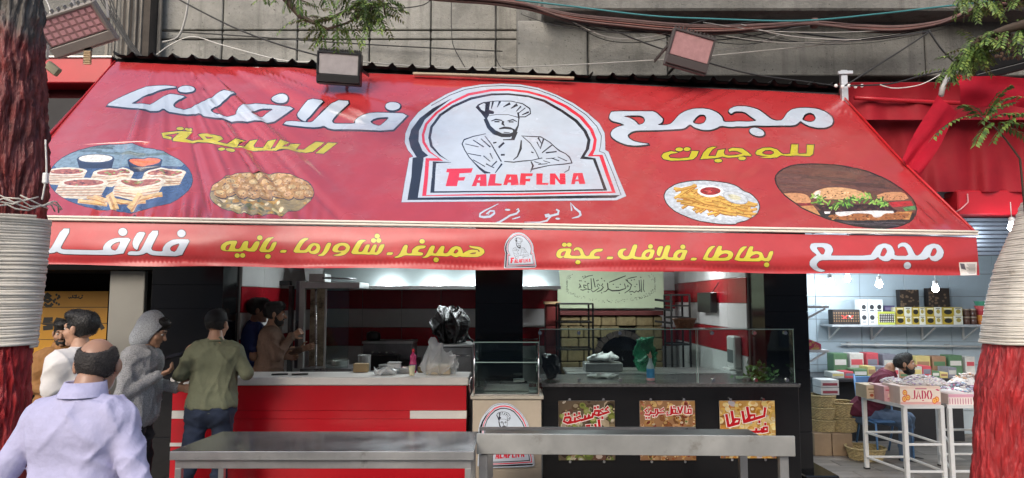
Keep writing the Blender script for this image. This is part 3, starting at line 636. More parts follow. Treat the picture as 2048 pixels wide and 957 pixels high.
word(S, G_, 8.904, [(ribbon(p), []) for p in ([(415,85,12),(300,150,20),(180,215,28),(90,280,34),(85,330,40),(150,345,46),(270,330,46),(345,270,40),(340,225,36),(270,225,36),(200,290,30),(250,285,25)], [(740,200,20),(765,180,30),(785,220,35),(740,270,38),(620,310,36),(540,370,36),(450,430,36),(350,462,26),(130,460,8)], [(670,378,18),(740,355,26),(800,335,22)], [(1450,195,30),(1490,220,40),(1480,280,42),(1350,315,40),(1260,330,36),(1250,300,34),(1310,285,30),(1345,330,38),(1280,410,36),(1150,440,28),(880,440,8)], [(1725,210,25),(1705,60,25),(1790,170,35),(1870,240,42),(1880,300,42),(1840,335,34),(1730,362,14)])],
     [(580,205,48,20), (1475,370,42,20)], WHITE, 'word6', .3, line='#5a3036', sm=0)
emblem(S, EM, 'emblem', 'emblem_lettering')
pic_wraps(S, 'wraps'); pic_falafel(S, 'falafel'); pic_fries(S, 'fries'); pic_burger(S, 'burger')
dom = [(230, 124)] + [(230 + 1450 * t, 124 + 63 * t) for t in np.linspace(.05, .95, 19)] + [(1680, 187), (1953, 468)] + [(1953 - 2015 * t, 468 - 36 * t) for t in np.linspace(.03, .97, 30)] + [(-62, 432)]
NM = {'canopy': ('canopy', vinyl, awning), 'emblem': ('emblem', vinyl, awning), 'emblem_lettering': ('emblem_lettering', vinyl, awning)}
res = mosaic(S, dom, RED, 'canopy', 7, 3.4, canopy_map, lambda g: ('lettering', vinyl, awning) if g.startswith('word') else NM.get(g, ('printed_picture', vinyl_photo, awning)))
for g, lb in (('wraps', 'oval picture of meat wraps, sauce bowls and fries'), ('falafel', 'oval picture of falafel balls'), ('fries', 'picture of fries and dips on a white plate'), ('burger', 'oval picture of a burger with lettuce'), ('emblem', 'white arched emblem with chef portrait')):
    if g in res: res[g]['label'] = lb
# valance
def val_pos(px, py):
    t = (px + 62) / 2015.; top = 441 + 34 * t; bot = 528 + 23 * t; s = (py - top) / (bot - top)
    P = np.stack([np.zeros_like(px)] * 3, 1); Y = 5.0 - .012 - .018 * np.sin(np.pi * np.clip(s, 0, 1)) - .03 * s + .012 * np.sin(px * .012 + s * 2.4) * s + .006 * np.sin(px * .034 - s * 4.0) * s + .005 * np.sin(s * 7 + px * .004)
    Y = Y + .012 * np.exp(-((s - .9 - .04 * np.sin(px * .013)) / .08) ** 2)
    x = (px - CX) / FPX; y = (CY - py) / FPX; dy = CP - y * SP; dz = SP + y * CP; k = Y / dy
    return np.stack([x * k, Y, CAMH + dz * k], 1)
S = Shapes()
H_ = crop(90, 440, 6.606)
word(S, H_, 6.606, [([(-60,440),(-40,395),(50,395),(85,370),(225,115),(345,118),(205,360),(215,385),(260,395),(770,405),(765,370),(790,320),(850,270),(940,240),(1140,240),(1080,350),(1025,468),(260,455),(190,440),(155,418),(110,440)], [[(865,360),(890,325),(940,295),(1005,285),(940,412),(880,395)]]),
     ([(1230,160),(1330,165),(1290,250),(1240,330),(1220,405),(1170,370),(1155,310),(1175,245)], []),
     ([(1085,465),(1110,415),(1240,420),(1275,385),(1400,145),(1515,145),(1400,370),(1415,405),(1460,415),(1555,420),(1555,375),(1600,310),(1680,265),(1760,255),(1920,260),(1860,370),(1800,485),(1430,470),(1380,455),(1345,430),(1300,455),(1230,468)], [[(1650,375),(1680,340),(1790,305),(1720,430),(1660,410)]])],
     [(1027,160,58,52), (1802,180,55,50)], WHITE, 'word7', 1.3, (.4, .4))
I_ = crop(430, 460, 7.314); J_ = crop(700, 460, 7.314); YL = '#c8bc3c'; OL = '#2c2410'
word(S, I_, 7.314, [([(80,265),(100,215),(160,175),(230,160),(335,162),(280,275),(360,285),(420,168),(495,165),(470,270),(520,275),(590,168),(665,172),(600,322),(480,315),(420,295),(400,320),(195,315),(150,312),(100,300)], [[(150,270),(170,230),(240,200),(195,300),(160,300)]]),
     ([(630,325),(700,190),(760,120),(870,105),(810,150),(730,285),(790,295),(845,180),(915,178),(835,330)], []), ([(945,335),(965,295),(1055,298),(1035,335)], []),
     ([(1135,335),(1190,230),(1250,150),(1310,120),(1380,125),(1300,180),(1225,300),(1320,300),(1380,220),(1440,190),(1520,205),(1545,260),(1520,330),(1460,360),(1390,345),(1370,315),(1330,338)], [[(1395,300),(1430,240),(1465,225),(1490,260),(1460,300),(1410,315)]]),
     ([(1495,375),(1570,345),(1640,190),(1710,195),(1660,310),(1600,375),(1540,385)], []), ([(1715,375),(1800,355),(1860,330),(1750,330),(1710,300),(1740,230),(1830,190),(1930,195),(1980,250),(1960,310),(1900,365),(1820,385)], [[(1790,290),(1830,235),(1880,230),(1920,260),(1900,300),(1820,310)]])],
     [(325,378,38,34), (405,376,38,34), (655,118,40,36), (775,390,42,34)], YL, 'word8', 1.0, line=OL)
word(S, J_, 7.314, [([(5,355),(60,250),(110,170),(160,145),(245,150),(180,190),(110,320),(180,325),(235,215),(300,215),(250,330),(285,330),(345,215),(400,218),(355,330),(390,330),(440,215),(515,212),(460,330),(400,370),(330,360),(270,365),(210,358)], []), ([(530,368),(550,328),(635,332),(615,368)], []),
     ([(640,405),(720,370),(790,222),(850,222),(825,330),(850,350),(905,345),(910,290),(970,240),(1030,228),(1115,232),(1095,270),(1020,280),(985,320),(1075,340),(1060,378),(900,375),(800,372),(740,400),(680,412)], []),
     ([(1045,410),(1110,380),(1180,232),(1250,235),(1210,340),(1260,350),(1330,235),(1390,240),(1360,345),(1420,345),(1480,265),(1550,235),(1620,255),(1650,320),(1650,350),(1690,320),(1760,290),(1870,295),(1880,325),(1900,320),(1890,290),(1760,262),(1740,230),(1780,240),(1900,250),(1960,290),(1970,330),(1930,375),(1860,400),(1640,395),(1600,385),(1550,405),(1500,385),(1480,370),(1430,390),(1350,385),(1230,380),(1180,375),(1120,410)], [[(1510,340),(1540,290),(1570,285),(1590,310),(1550,350)], [(1740,355),(1790,335),(1850,330),(1830,355)]])],
     [(398,92,38,34), (345,157,38,34), (422,157,38,34), (1055,170,40,34), (1260,440,40,36)], YL, 'word9', 1.0, line=OL)
K_ = crop(1100, 470, 8.533); L_ = crop(1320, 470, 8.533)
word(S, K_, 8.533, [([(105,330),(130,270),(180,235),(380,232),(330,360),(530,362),(510,290),(480,255),(430,260),(415,285),(400,255),(440,215),(500,215),(550,245),(590,340),(620,365),(670,355),(690,300),(750,250),(820,238),(910,240),(885,285),(800,290),(750,330),(760,365),(860,370),(845,415),(240,402),(235,370),(190,405),(140,395),(110,365)], [[(180,335),(210,290),(280,275),(240,365),(190,365)]]), ([(960,415),(985,370),(1085,375),(1065,415)], []),
     ([(1150,320),(1180,260),(1240,235),(1320,240),(1250,280),(1240,340),(1280,370),(1330,365),(1360,330),(1420,165),(1500,170),(1440,350),(1460,375),(1560,385),(1570,320),(1620,265),(1680,245),(1800,255),(1735,430),(1450,420),(1400,400),(1330,425),(1240,420),(1170,380)], [[(1625,345),(1650,310),(1720,285),(1680,385),(1630,370)]]), ([(1855,195),(1940,195),(1900,300),(1870,375),(1825,340),(1820,290)], [])],
     [(245,170,42,36), (328,170,42,36), (477,468,44,38), (1715,200,42,40)], YL, 'word10', .9, line=OL)
word(S, L_, 8.533, [([(-100,430),(-75,390),(5,395),(35,360),(95,180),(190,182),(130,350),(140,385),(225,388),(230,330),(280,270),(340,250),(480,262),(440,350),(410,440),(120,430),(75,405),(20,430)], [[(295,355),(330,315),(390,295),(340,400),(300,385)]]), ([(515,438),(540,390),(635,395),(615,438)], []),
     ([(715,438),(770,330),(820,230),(880,190),(955,192),(910,225),(830,330),(810,390),(900,395),(985,190),(1065,190),(1040,275),(1130,262),(1220,280),(1255,330),(1230,400),(1160,445)], [[(985,395),(1040,340),(1110,315),(1165,330),(1160,370),(1110,395)]]),
     ([(1255,445),(1310,340),(1360,240),(1420,198),(1495,200),(1450,240),(1370,340),(1350,400),(1440,405),(1525,195),(1600,200),(1570,290),(1650,278),(1740,300),(1770,370),(1780,400),(1830,395),(1870,280),(1945,280),(1880,455),(1780,450),(1735,435),(1690,455)], [[(1525,405),(1570,355),(1650,325),(1700,345),(1690,385),(1640,405)]])],
     [(390,207,44,40), (1820,513,46,42)], YL, 'word11', .9, line=OL)
M_ = crop(1600, 470, 5.689)
word(S, M_, 5.689, [([(130,95),(300,95),(355,120),(380,175),(350,235),(370,238),(800,238),(830,190),(880,120),(960,95),(1040,120),(1075,190),(1075,240),(1240,242),(1210,160),(1180,130),(1140,135),(1120,160),(1110,120),(1150,90),(1210,90),(1260,130),(1310,230),(1340,240),(1380,210),(1430,130),(1510,98),(1590,115),(1640,190),(1620,260),(1550,305),(1490,290),(1470,250),(1440,275),(1400,285),(1080,285),(1045,270),(1010,300),(950,300),(900,270),(890,250),(850,280),(800,288),(260,285),(215,300),(185,340),(210,380),(295,410),(230,422),(160,400),(110,350),(110,300),(160,250),(195,230),(130,180),(110,140)], [[(180,140),(260,140),(290,175),(270,225),(240,225)], [(910,230),(940,155),(970,145),(995,190),(960,245),(925,245)], [(1480,230),(1510,155),(1545,150),(1560,195),(1530,240),(1495,245)]])],
     [(1222,350,42,40)], WHITE, 'word12', .9, (.3, .3), line='#4a3a3e')
SM = lambda pts: np.array([(1008 + (p[0] - 10) * 65 / 1725., 465.5 + (p[1] - 25) * 71.5 / 900.) for p in pts], float)
emblem(S, SM, 'emblem', 'emblem_lettering')
S.put(M_([(1808,315),(2015,310),(2012,458),(1825,464)]), '#e8e2dc', 'sticker'); S.put(M_([(1820,325),(1870,330),(1880,370),(1890,400),(1835,385)]), '#6b6670', 'sticker')
for k in range(9): S.put(M_(quadbar(1945 + 5 * (k % 3), 335 + 13 * k, 50 - 6 * (k % 3), 2.2, .02)), '#5d5860', 'sticker')
vdom = [(-62 + 2015 * t, 441 + 34 * t) for t in np.linspace(0, 1, 40)] + [(1953 + 6, 551)] + [(1953 - 2015 * t, 551 - 23 * t + 1.2 * math.sin(t * 40)) for t in np.linspace(.01, 1, 60)]
res2 = mosaic(S, vdom, RED, 'valance', 9, 4.5, lambda a, b: (val_pos(a, b), num_norm(val_pos, a, b)), lambda g: {'valance': ('valance', vinyl_val, awning), 'sticker': ('sticker', vinyl_val, awning)}.get(g, ('lettering' if g.startswith('word') else g, vinyl_val, awning)))
alum = M('awning_bar_paint', '#e6ddcf', rough=.35, var=.06, scale=20)
mb = MB(); a_, b_ = at(-62, 436, 4.985), at(1955, 469, 4.985)
for (z0, h_, y0) in ((.018, .016, 0), (-.002, .016, .004)): mb.beam(a_ + Vector((0, y0, z0)), b_ + Vector((0, y0, z0)), .04, h_, .004)
mb.build('front_bar', alum, awning)
mb = MB(); mb.beam(B0 + Vector((0, .03, -.02)), B1 + Vector((0, .03, -.02)), .05, .05, .004); mb.build('back_rail', M('dark_steel', '#2b2a2c', rough=.5, metal=.6), awning)
for t in (.16, .5, .84):
    p0 = B0.lerp(B1, t) + Vector((0, .03, -1.15)); p1 = F0.lerp(F1, t) + Vector((0, .03, .0)); mid = p0.lerp(p1, .5) + Vector((.4, 0, .1))
    MB().tube([p0, mid, p1], .022, 8).build('folding_arm', MATS['dark_steel'], awning, True)
for s0, s1 in ((B0, F0), (B1, F1)): MB().tube([s0 + Vector((0, 0, .004)), s0.lerp(s1, .5) + Vector((0, .02, -.02)), s1 + Vector((0, 0, .004))], .010, 6).build('side_hem', M('hem_red', '#b8161c', rough=.4), awning, True)
# ------------------------------------------------------------------ ground and pavement
asph = M('asphalt', (.055, .055, .057), rough=.9, var=.3, scale=14, bump=.4, bscale=90)
pav = M('pavement_stone', (.20, .19, .175), rough=.8, var=.25, scale=7, bump=.3, bscale=50, dirt='#3a3630')
MB().poly([(-120, -120, -.13), (120, -120, -.13), (120, 120, -.13), (-120, 120, -.13)]).build('road', asph, fixn=False)['kind'] = 'structure'
pv = MB().box2((-14, 1.2, -.2), (14, 12.6, -.012)).build('pavement', pav); pv['kind'] = 'structure'
kb = M('kerb_stone', (.3, .29, .27), rough=.85, var=.2, scale=10)
for i in range(10):
    MB().box2((-10 + i * 2.0, 1.02, -.2), (-8.012 + i * 2.0, 1.19, .012), .015).build('kerbstone', kb, pv)
slab = M('pavement_slab', (.22, .21, .19), rough=.75, var=.3, scale=5, bump=.25, bscale=60, dirt='#4a443c')
s0 = MB().box((0, 0, -.008), (.392, .392, .03), None, .004).build('paving_slab', slab, pv); first = True
for i in range(-11, 16):
    for j in range(10):
        x, y = i * .4 + .2, 3.2 + j * .4
        if first: s0.location = Vector((x, y, -.022)) - WL[pv]; first = False; continue
        c = s0.copy(); COL.objects.link(c); c.parent = pv; c.location = Vector((x, y, -.022 + rnd.uniform(-.002, .002))) - WL[pv]

# ------------------------------------------------------------------ concrete building above the shop
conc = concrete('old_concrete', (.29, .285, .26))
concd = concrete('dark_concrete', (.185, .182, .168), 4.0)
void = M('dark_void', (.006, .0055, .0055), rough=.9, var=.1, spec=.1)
bld = thing('concrete_building', (0, 9.0, 4.0), 'weathered grey concrete building rising above the red awning', 'building')
YL_, YR_ = 8.2, 7.35
xl, xs = PX(322, YL_, 60), PX(1034, YR_, 90)
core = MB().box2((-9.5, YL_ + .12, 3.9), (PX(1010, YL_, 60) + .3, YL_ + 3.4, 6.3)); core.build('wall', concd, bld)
# left wall: individual cast panels with recessed joints (pixel x of joints, rows)
xj = [PX(p, YL_, 60) for p in (322, 446, 596, 740, 862, 992, 1040)]
zr = [PZ(p, YL_) for p in (150, 80, 62, -10, -110)]
zr = sorted(zr)
for zi in range(len(zr) - 1):
    for i in range(len(xj) - 1):
        if zi == 1 and i % 2: pass
        g = .008; d = rnd.uniform(0, .012)
        MB().box2((xj[i] + g, YL_ - .01 - d, zr[zi] + g), (xj[i + 1] - g, YL_ + .13, zr[zi + 1] - g), .01).build('concrete_panel', conc, bld)
# right block stands forward
xR = 9.0
zb0 = PZ(152, YR_); zt0 = PZ(38, YR_)
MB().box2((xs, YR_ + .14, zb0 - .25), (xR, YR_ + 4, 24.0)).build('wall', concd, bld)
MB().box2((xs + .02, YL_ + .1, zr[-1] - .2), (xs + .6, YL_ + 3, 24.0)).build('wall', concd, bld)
xj2 = [xs] + [PX(p, YR_, 90) for p in (1176, 1335, 1850)] + [PX(2100, YR_, 90), xR]
for i in range(len(xj2) - 1):
    g = .007; d = rnd.uniform(0, .01)
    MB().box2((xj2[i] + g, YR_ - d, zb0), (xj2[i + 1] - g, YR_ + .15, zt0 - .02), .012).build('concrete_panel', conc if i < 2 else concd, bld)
# ledge and recessed windows over it
MB().box2((PX(1085, YR_ - .3, 20), YR_ - .32, PZ(18, YR_ - .3) - .02), (xR, YR_ + .2, PZ(-30, YR_ - .3)), .02).build('ledge', concd, bld)
mb = MB()
for k in range(7):
    for i in range(5):
        x = xs + .5 + i * 1.55
        mb2 = MB().box2((x, YR_ + .1, 6.6 + k * 2.6), (x + 1.0, YR_ + .2, 8.0 + k * 2.6)); o = mb2.build('window', M('window_glass_dark', (.03, .035, .04), rough=.08, var=0), bld)
        MB().box2((x - .05, YR_ + .06, 6.52 + k * 2.6), (x + 1.05, YR_ + .24, 6.6 + k * 2.6)).build('sill', conc, o)
# metal shutter panel of the first-floor window at the top right, lower edge just in view
MB().box2((PX(1660, YR_ + .05, 5), YR_ - .06, PZ(8, YR_)), (PX(1905, YR_ + .05, 5), YR_ + .1, PZ(-70, YR_)), .01).build('window_panel', M('pale_panel', (.42, .43, .42), rough=.6, var=.15), bld)
# old timber shutters on the left wall
wood = M('old_wood', (.24, .215, .18), rough=.85, var=.4, scale=4, stretch=(6, 6, .6), bump=.5, bscale=20, dirt='#3a342b')
sh = thing('wooden_shutter', (at(265, 110, 7.9)), 'weathered grey timber shutter of vertical boards beside the concrete wall', 'shutter')
for i in range(9):
    xa = 205 + i * 13.2; Yb = 7.55 + .062 * i; p = at(xa, 118, Yb); q = at(xa + 11.5 + rnd.uniform(-1, 1), 118, Yb + .05)
    MB().box2((p.x, Yb + rnd.uniform(0, .03), p.z - .05), (q.x, Yb + .05, p.z + 1.3 + rnd.uniform(0, .2)), .005).build('board', wood, sh)
MB().box2((PX(200, 7.5, 40), 7.9, 3.9), (PX(326, 8.2, 40), 8.25, 6.2)).build('backing', M('dark_timber', (.06, .05, .042), rough=.9, var=.3), sh)
# left neighbour: dark loggia with slanted battens
lg = thing('dark_loggia', (at(140, 110, 7.9)), 'dark shaded balcony recess with slanted battens behind the floodlight', 'balcony')
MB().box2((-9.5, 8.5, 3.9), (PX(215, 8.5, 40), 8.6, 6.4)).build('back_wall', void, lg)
for i in range(15):
    a = at(70 + i * 11, 130, 8.35); b = at(-30 + i * 11, 20, 8.35)
    MB().beam(a, b, .035, .05, .004).build('batten', M('batten_brown', (.05, .043, .038), rough=.9, var=.3), lg)
# corrugated roof sheet behind the awning's back rail
cor = M('corrugated_black', (.018, .018, .02), rough=.55, var=.3, metal=.3)
cs = thing('corrugated_roof', B0.lerp(B1, .5), 'black corrugated roof sheet along the back of the awning', 'roof')
def corr(x0, x1, lift, name):
    a = B0 + (B1 - B0) * x0; b = B0 + (B1 - B0) * x1; n = int((b - a).length / .022)
    def f(u, v):
        p = a.lerp(b, u); s = (p.x - B0.x) / .205; wv = max(0, math.cos(s * 2 * math.pi)) ** 3
        return p + Vector((0, -.06 + v * 1.1, .055 + lift + .045 * wv + .1 * v))
    m = MB().grid(f, n, 3); vs, fs = list(m.v), list(m.f); m.add([Vector(q) + Vector((0, 0, -.012)) for q in vs], [f_[::-1] for f_ in fs])
    m.build(name, cor, cs, True, fixn=False)
corr(0, .33, .0, 'sheet'); corr(.335, .66, .0, 'sheet'); corr(.665, 1.0, .0, 'sheet')
a_, b_ = B0.lerp(B1, 0.0), B0.lerp(B1, 1.0)
MB().beam(a_ + Vector((0, .09, .0)), b_ + Vector((0, .09, .0)), .10, .10).build('purlin', void, cs)
# black board standing in for the shade in the gap below the right block
a_ = at(1034, 172, 7.2); b_ = at(1700, 194, 7.2)
MB().prism([at(1034, 152, 7.22), at(1700, 152, 7.22), at(1700, 197, 7.22), at(1034, 176, 7.22)], (0, .1, 0)).build('gap_shade_board', void, cs)
# plank lying along the roof edge
pl = MB().beam(at(826, 148, 6.86), at(1148, 157, 6.86), .05, .022, .004)
one('timber_plank', pl, M('pale_plank', (.36, .30, .21), rough=.8, var=.25, scale=5, stretch=(.4, 4, 4), dirt='#6a5438'), 'long pale timber plank lying along the top of the awning', 'plank')

# ------------------------------------------------------------------ houses across the street, behind the camera
opm = [M('render_ochre', (.34, .29, .22), rough=.9, var=.2, scale=1.5), M('render_grey', (.30, .30, .29), rough=.9, var=.2, scale=1.5), M('render_cream', (.42, .38, .31), rough=.9, var=.2, scale=1.5)]
for k, (x0, x1, hh, lb) in enumerate(((-26, -9, 6.2, 'ochre rendered house across the street'), (-8.8, 7, 7.4, 'grey rendered house across the street'), (7.2, 25, 6.4, 'cream rendered house across the street'))):
    t = thing('opposite_house', ((x0 + x1) / 2, -15, 0), lb, 'house')
    MB().box2((x0, -21, -.13), (x1, -14, hh)).build('wall', opm[k], t)
    MB().box2((x0 - .1, -21.1, hh), (x1 + .1, -13.8, hh + .3)).build('parapet', opm[k], t)
    for i in range(int((x1 - x0) / 2.6)):
        for j in range(int(hh / 3)):
            if j == 0: MB().box2((x0 + .5 + i * 2.6, -13.98, 0), (x0 + 2.6 + i * 2.6, -13.9, 2.6)).build('shop_shutter', M('shutter_grey', (.2, .2, .21), rough=.5, metal=.3), t)
            else: MB().box2((x0 + .9 + i * 2.6, -13.99, j * 3 + .9), (x0 + 2.0 + i * 2.6, -13.93, j * 3 + 2.4)).build('window', MATS['window_glass_dark'], t)

# ------------------------------------------------------------------ shop building (kitchen)
shop = thing('shop_building', (0, 7.2, 0), 'open fronted falafel shop with black granite columns and red and white tiled walls', 'shop')
gran = M('black_granite', (.009, .009, .010), rough=.12, var=.5, scale=60, spec=.5, rvar=.05)
fl_m = M('kitchen_floor_tile', (.16, .15, .14), rough=.5, var=.2, scale=5)
YF, YB = 6.9, 10.6
XL, XC = PX(300, YF), PX(443, YF)
XR0, XR1 = PX(1530, YF), PX(1617, YF)
MB().box2((XC, YF - .3, -.01), (XR0, YB, .1)).build('floor', fl_m, shop)
MB().box2((XL - .1, YF + .02, 2.62), (XR1, YB + .2, 2.75)).build('ceiling', M('kitchen_ceiling', (.5, .5, .48), rough=.7, var=.1), shop)
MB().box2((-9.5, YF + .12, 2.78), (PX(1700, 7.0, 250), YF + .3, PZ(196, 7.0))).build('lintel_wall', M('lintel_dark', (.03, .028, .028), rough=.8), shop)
def slabs(name, x0, x1, Y, d, zs):
    c = MB().box2((x0 + .006, Y + .012, 0), (x1 - .006, Y + d, 2.62)).build(name, gran, shop)
    for i in range(len(zs) - 1): MB().box2((x0, Y, zs[i] + .002), (x1, Y + .02, zs[i + 1] - .002), .0015).build('granite_slab', gran, c)
    return c
slabs('granite_column', XL, XC, YF, .42, [0, .5, 1.1, 1.75, PZ(570, YF), 2.62])
slabs('granite_column', PX(949, YF, 600), PX(1046, YF, 600), YF + .15, .3, [0, .6, 1.2, 1.8, 2.6])
slabs('granite_column', XR0, XR1, YF, .45, [0, .55, 1.15, 1.72, PZ(592, YF), 2.62])
MB().box2((PX(1600, 6.85, 900), 6.75, 0), (PX(1668, 6.85, 900), 7.4, .17), .01).build('plinth', gran, shop)
# tiled walls: tiles are pieces of their own
tr = M('tile_red', (.30, .010, .018), rough=.22, var=.12, scale=3, bump=.35, bscale=55); tw = M('tile_white', (.58, .58, .57), rough=.25, var=.06, scale=3, bump=.25, bscale=55)
grout = M('grout', (.25, .24, .23), rough=.9)
def proto_tile(name, w_, h_, t, mat, parent, axis):
    d = (w_ - .006, t, h_ - .006) if axis == 'x' else (t, w_ - .006, h_ - .006)
    return MB().box((0, 0, 0), d, None, .002).build(name, mat, parent)
def tiled(parent, axis, fixed, u0, u1, wt, rows, side=-1):
    """rows: (z0, z1, mat)"""
    n = max(1, round((u1 - u0) / wt)); wt = (u1 - u0) / n
    for z0, z1, mt in rows:
        pr = None
        for i in range(n):
            c = u0 + (i + .5) * wt; loc = Vector((c, fixed, (z0 + z1) / 2)) if axis == 'x' else Vector((fixed, c, (z0 + z1) / 2))
            if pr is None: pr = proto_tile('wall_tile', wt, z1 - z0, .014, mt, parent, axis); o = pr
            else: o = pr.copy(); COL.objects.link(o); o.parent = parent
            o.location = loc - WL[parent] + Vector((0, 0, -(z1 - z0) / 2 + .003)) * 0
            o.location.z = loc.z - WL[parent].z - (z1 - z0 - .006) / 2
bw = MB().box2((XC - .1, YB + .008, 0), (XR0 + .1, YB + .15, 2.62)).build('back_wall', grout, shop)
RZ = [(.02, .30, tw), (.30, .58, tr), (.58, .86, tw), (.86, 1.14, tw), (1.14, 1.42, tr), (1.42, 1.70, tw), (1.70, 1.98, tr), (1.98, 2.26, tw), (2.26, 2.6, tr)]
tiled(bw, 'x', YB, XC, XR0, .62, RZ)
sw = MB().box2((XR0 - .008, YF + .45, 0), (XR0 + .1, YB, 2.62)).build('side_wall', grout, shop)
tiled(sw, 'y', XR0 - .016, YF + .46, YB - .01, .6, [(a + .1, b + .1, m_) for a, b, m_ in RZ[:-1]], -1)
lw = MB().box2((XC - .2, YF + .42, 0), (XC + .008, YB, 2.62)).build('side_wall', grout, shop)
tiled(lw, 'y', XC + .016, YF + .43, YB - .01, .6, RZ)

# ------------------------------------------------------------------ street fronts left and right of the shop
redm = M('red_sheet', (.40, .008, .016), rough=.35, var=.12, scale=3, dirt='#7a2a2c', dscale=4, dlo=.6, dhi=.8)
redd = M('dark_red_sheet', (.21, .005, .010), rough=.42, var=.15, scale=2, spec=.3)
nf = thing('neighbour_fascia', (at(120, 250, 7.1)), 'glossy red sheet fascia left of the awning behind the tree', 'fascia')
MB().box2((-9.5, 6.95, PZ(166, 6.95)), (PX(222, 6.95, 140), 7.4, PZ(116, 6.95)), .01).build('upper_panel', redm, nf)
MB().box2((-9.5, 7.2, PZ(480, 7.2)), (PX(250, 7.2, 140), 7.4, PZ(166, 7.2))).build('lower_panel', M('maroon_sheet', (.09, .007, .012), rough=.6, spec=.15), nf)
MB().box2((-9.5, 6.93, PZ(116, 6.95)), (PX(224, 6.95, 140), 7.42, PZ(113, 6.95))).build('cap_strip', M('galvanised', (.45, .45, .44), rough=.4, metal=.7), nf)
ls = thing('neighbour_shop', (at(150, 800, 8.0).x, 8.0, 0), 'dark shop front left of the granite column with yellow printed shutter', 'shop')
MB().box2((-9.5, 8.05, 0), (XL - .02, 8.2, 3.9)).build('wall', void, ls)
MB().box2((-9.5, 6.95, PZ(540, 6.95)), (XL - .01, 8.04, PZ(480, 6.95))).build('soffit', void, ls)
ym = M('shutter_yellow', '#ffffff', rough=.45, attr=True, var=.12, scale=4)
yx0, yx1, Ysh = -6.4, PX(214, 7.9, 640), 7.9
yz1, yz0 = PZ(583, Ysh), PZ(712, Ysh)
S = Shapes(); g = 'p'
def YC(px, py): p = at(px, py, Ysh); return ((p.x - yx0) / (yx1 - yx0), (yz1 - p.z) / (yz1 - yz0))
def ys(*st, w_=.03):
    S.put(ribbon_ar([(YC(a, b)) for a, b in st], w_), '#17140f', g)
asp = (yx1 - yx0) / (yz1 - yz0)
def ribbon_ar(pts, w_):
    q = ribbon([(x * asp, y, w_) for x, y in pts]); q[:, 0] /= asp; return q
def strokes(T, lst, w_):
    for st in lst: S.put(ribbon_ar([YC(*T(*p)) for p in st], w_), '#17140f', g)
T8 = lambda x, y: (87 + x * .32, 588 + y * .26)
strokes(T8, [[(20,30),(5,15),(25,2),(45,15),(20,30),(5,48),(28,62),(48,48),(30,32)]], .055)
strokes(lambda x, y: (90 + x * .3, 608 + y * .2), [[(0,5),(15,25),(35,22),(48,2)]], .05)
for k in range(9): S.put(oval(*YC(113 + 6 * math.sin(k * .9), 590 + k * 2.4), .008, .022, 6), '#2a2416', g)
strokes(lambda x, y: (137 + x * .29, 588 + y * .25), [[(0,30),(8,36),(16,28)],[(18,34),(28,30),(30,12)],[(34,30),(46,33)],[(50,36),(54,8)],[(58,30),(70,34),(72,20)],[(76,36),(84,38),(96,26)],[(92,12),(98,16)],[(40,16),(46,14)]], .02)
LET = {'S': [[(26,4),(6,4),(3,14),(26,20),(27,30),(4,32)]], 'C': [[(27,8),(10,4),(3,18),(10,32),(27,28)]], 'A': [[(2,33),(15,3),(28,33)],[(8,24),(22,24)]], 'N': [[(3,33),(3,3),(26,33),(26,3)]], 'I': [[(8,3),(8,33)]]}
xo = 85
for ch in 'SCANIA':
    strokes(lambda x, y, xo=xo: (xo + x * .72, 637 + y * .62), LET[ch], .072 if ch != 'I' else .078); xo += 22 if ch != 'I' else 12
slots = np.linspace(0, 1, 5)
for k in (1, 2, 3): S.put(rect(0, slots[k] - .006, 1, slots[k] + .006), '#4d3508', g)
yo = mosaic(S, [(0, 0), (1, 0), (1, 1), (0, 1)], '#b9841e', 'base', .2, .12, flat_map((yx0, Ysh, yz1), (yx1 - yx0, 0, 0), (0, 0, -(yz1 - yz0))), lambda g_: ('shutter_face' if g_ == 'base' else 'shutter_lettering', ym, ls))
MB().box2((yx0, Ysh + .004, yz0), (yx1, Ysh + .05, yz1)).build('shutter_frame', void, ls)
cp = one('door_panel', MB().box2((PX(220, 7.15, 600), 7.13, 0), (PX(290, 7.15, 600), 7.19, PZ(542, 7.15)), .006), M('cream_metal', (.27, .265, .24), rough=.3, metal=.2, var=.06, scale=2), 'plain cream metal panel standing against the black granite column', 'panel')

# right neighbour: dark red fascia, rolled shutter, red cloths
rf_ = thing('red_fascia', (at(1880, 300, 7.2)), 'deep red draped fabric pelmet and curtain over the sweet shop', 'fascia')
xA = PX(1694, 7.1, 300)
MB().box2((xA, 7.2, PZ(440, 7.2)), (xR, 7.3, PZ(165, 7.2))).build('back_panel', redd, rf_)
MB().tube([Vector((xA, 6.9, PZ(196, 6.9))).lerp(Vector((xR, 6.62, PZ(204, 6.62))), t_) + Vector((0, 0, -.05 * math.sin(math.pi * min(1, t_ * 2)))) for t_ in np.linspace(0, 1, 24)], .022, 8).build('hem_roll', redm, rf_, True)
cur = M('curtain_red', (.24, .006, .013), rough=.7, var=.15, scale=3, spec=.25, bump=.25, bscale=9, bdist=.02)
def drape_fn(y0, y1, Y0, amp, ph):
    def f(u, v):
        px_ = 1696 + u * 430; py_ = y0 + (y1 - y0) * v + 7 * math.sin(math.pi * u * 2.2) * (1 - v) * (ph > 1); Y = Y0 - .25 * u + amp * (.35 + .65 * v) * (math.sin(u * 31 + ph + v * 1.4) + .6 * math.sin(u * 53 - v * 2.3 + ph * 2)) + .05 * math.sin(v * 3.1)
        return at(px_, py_, Y)
    return f
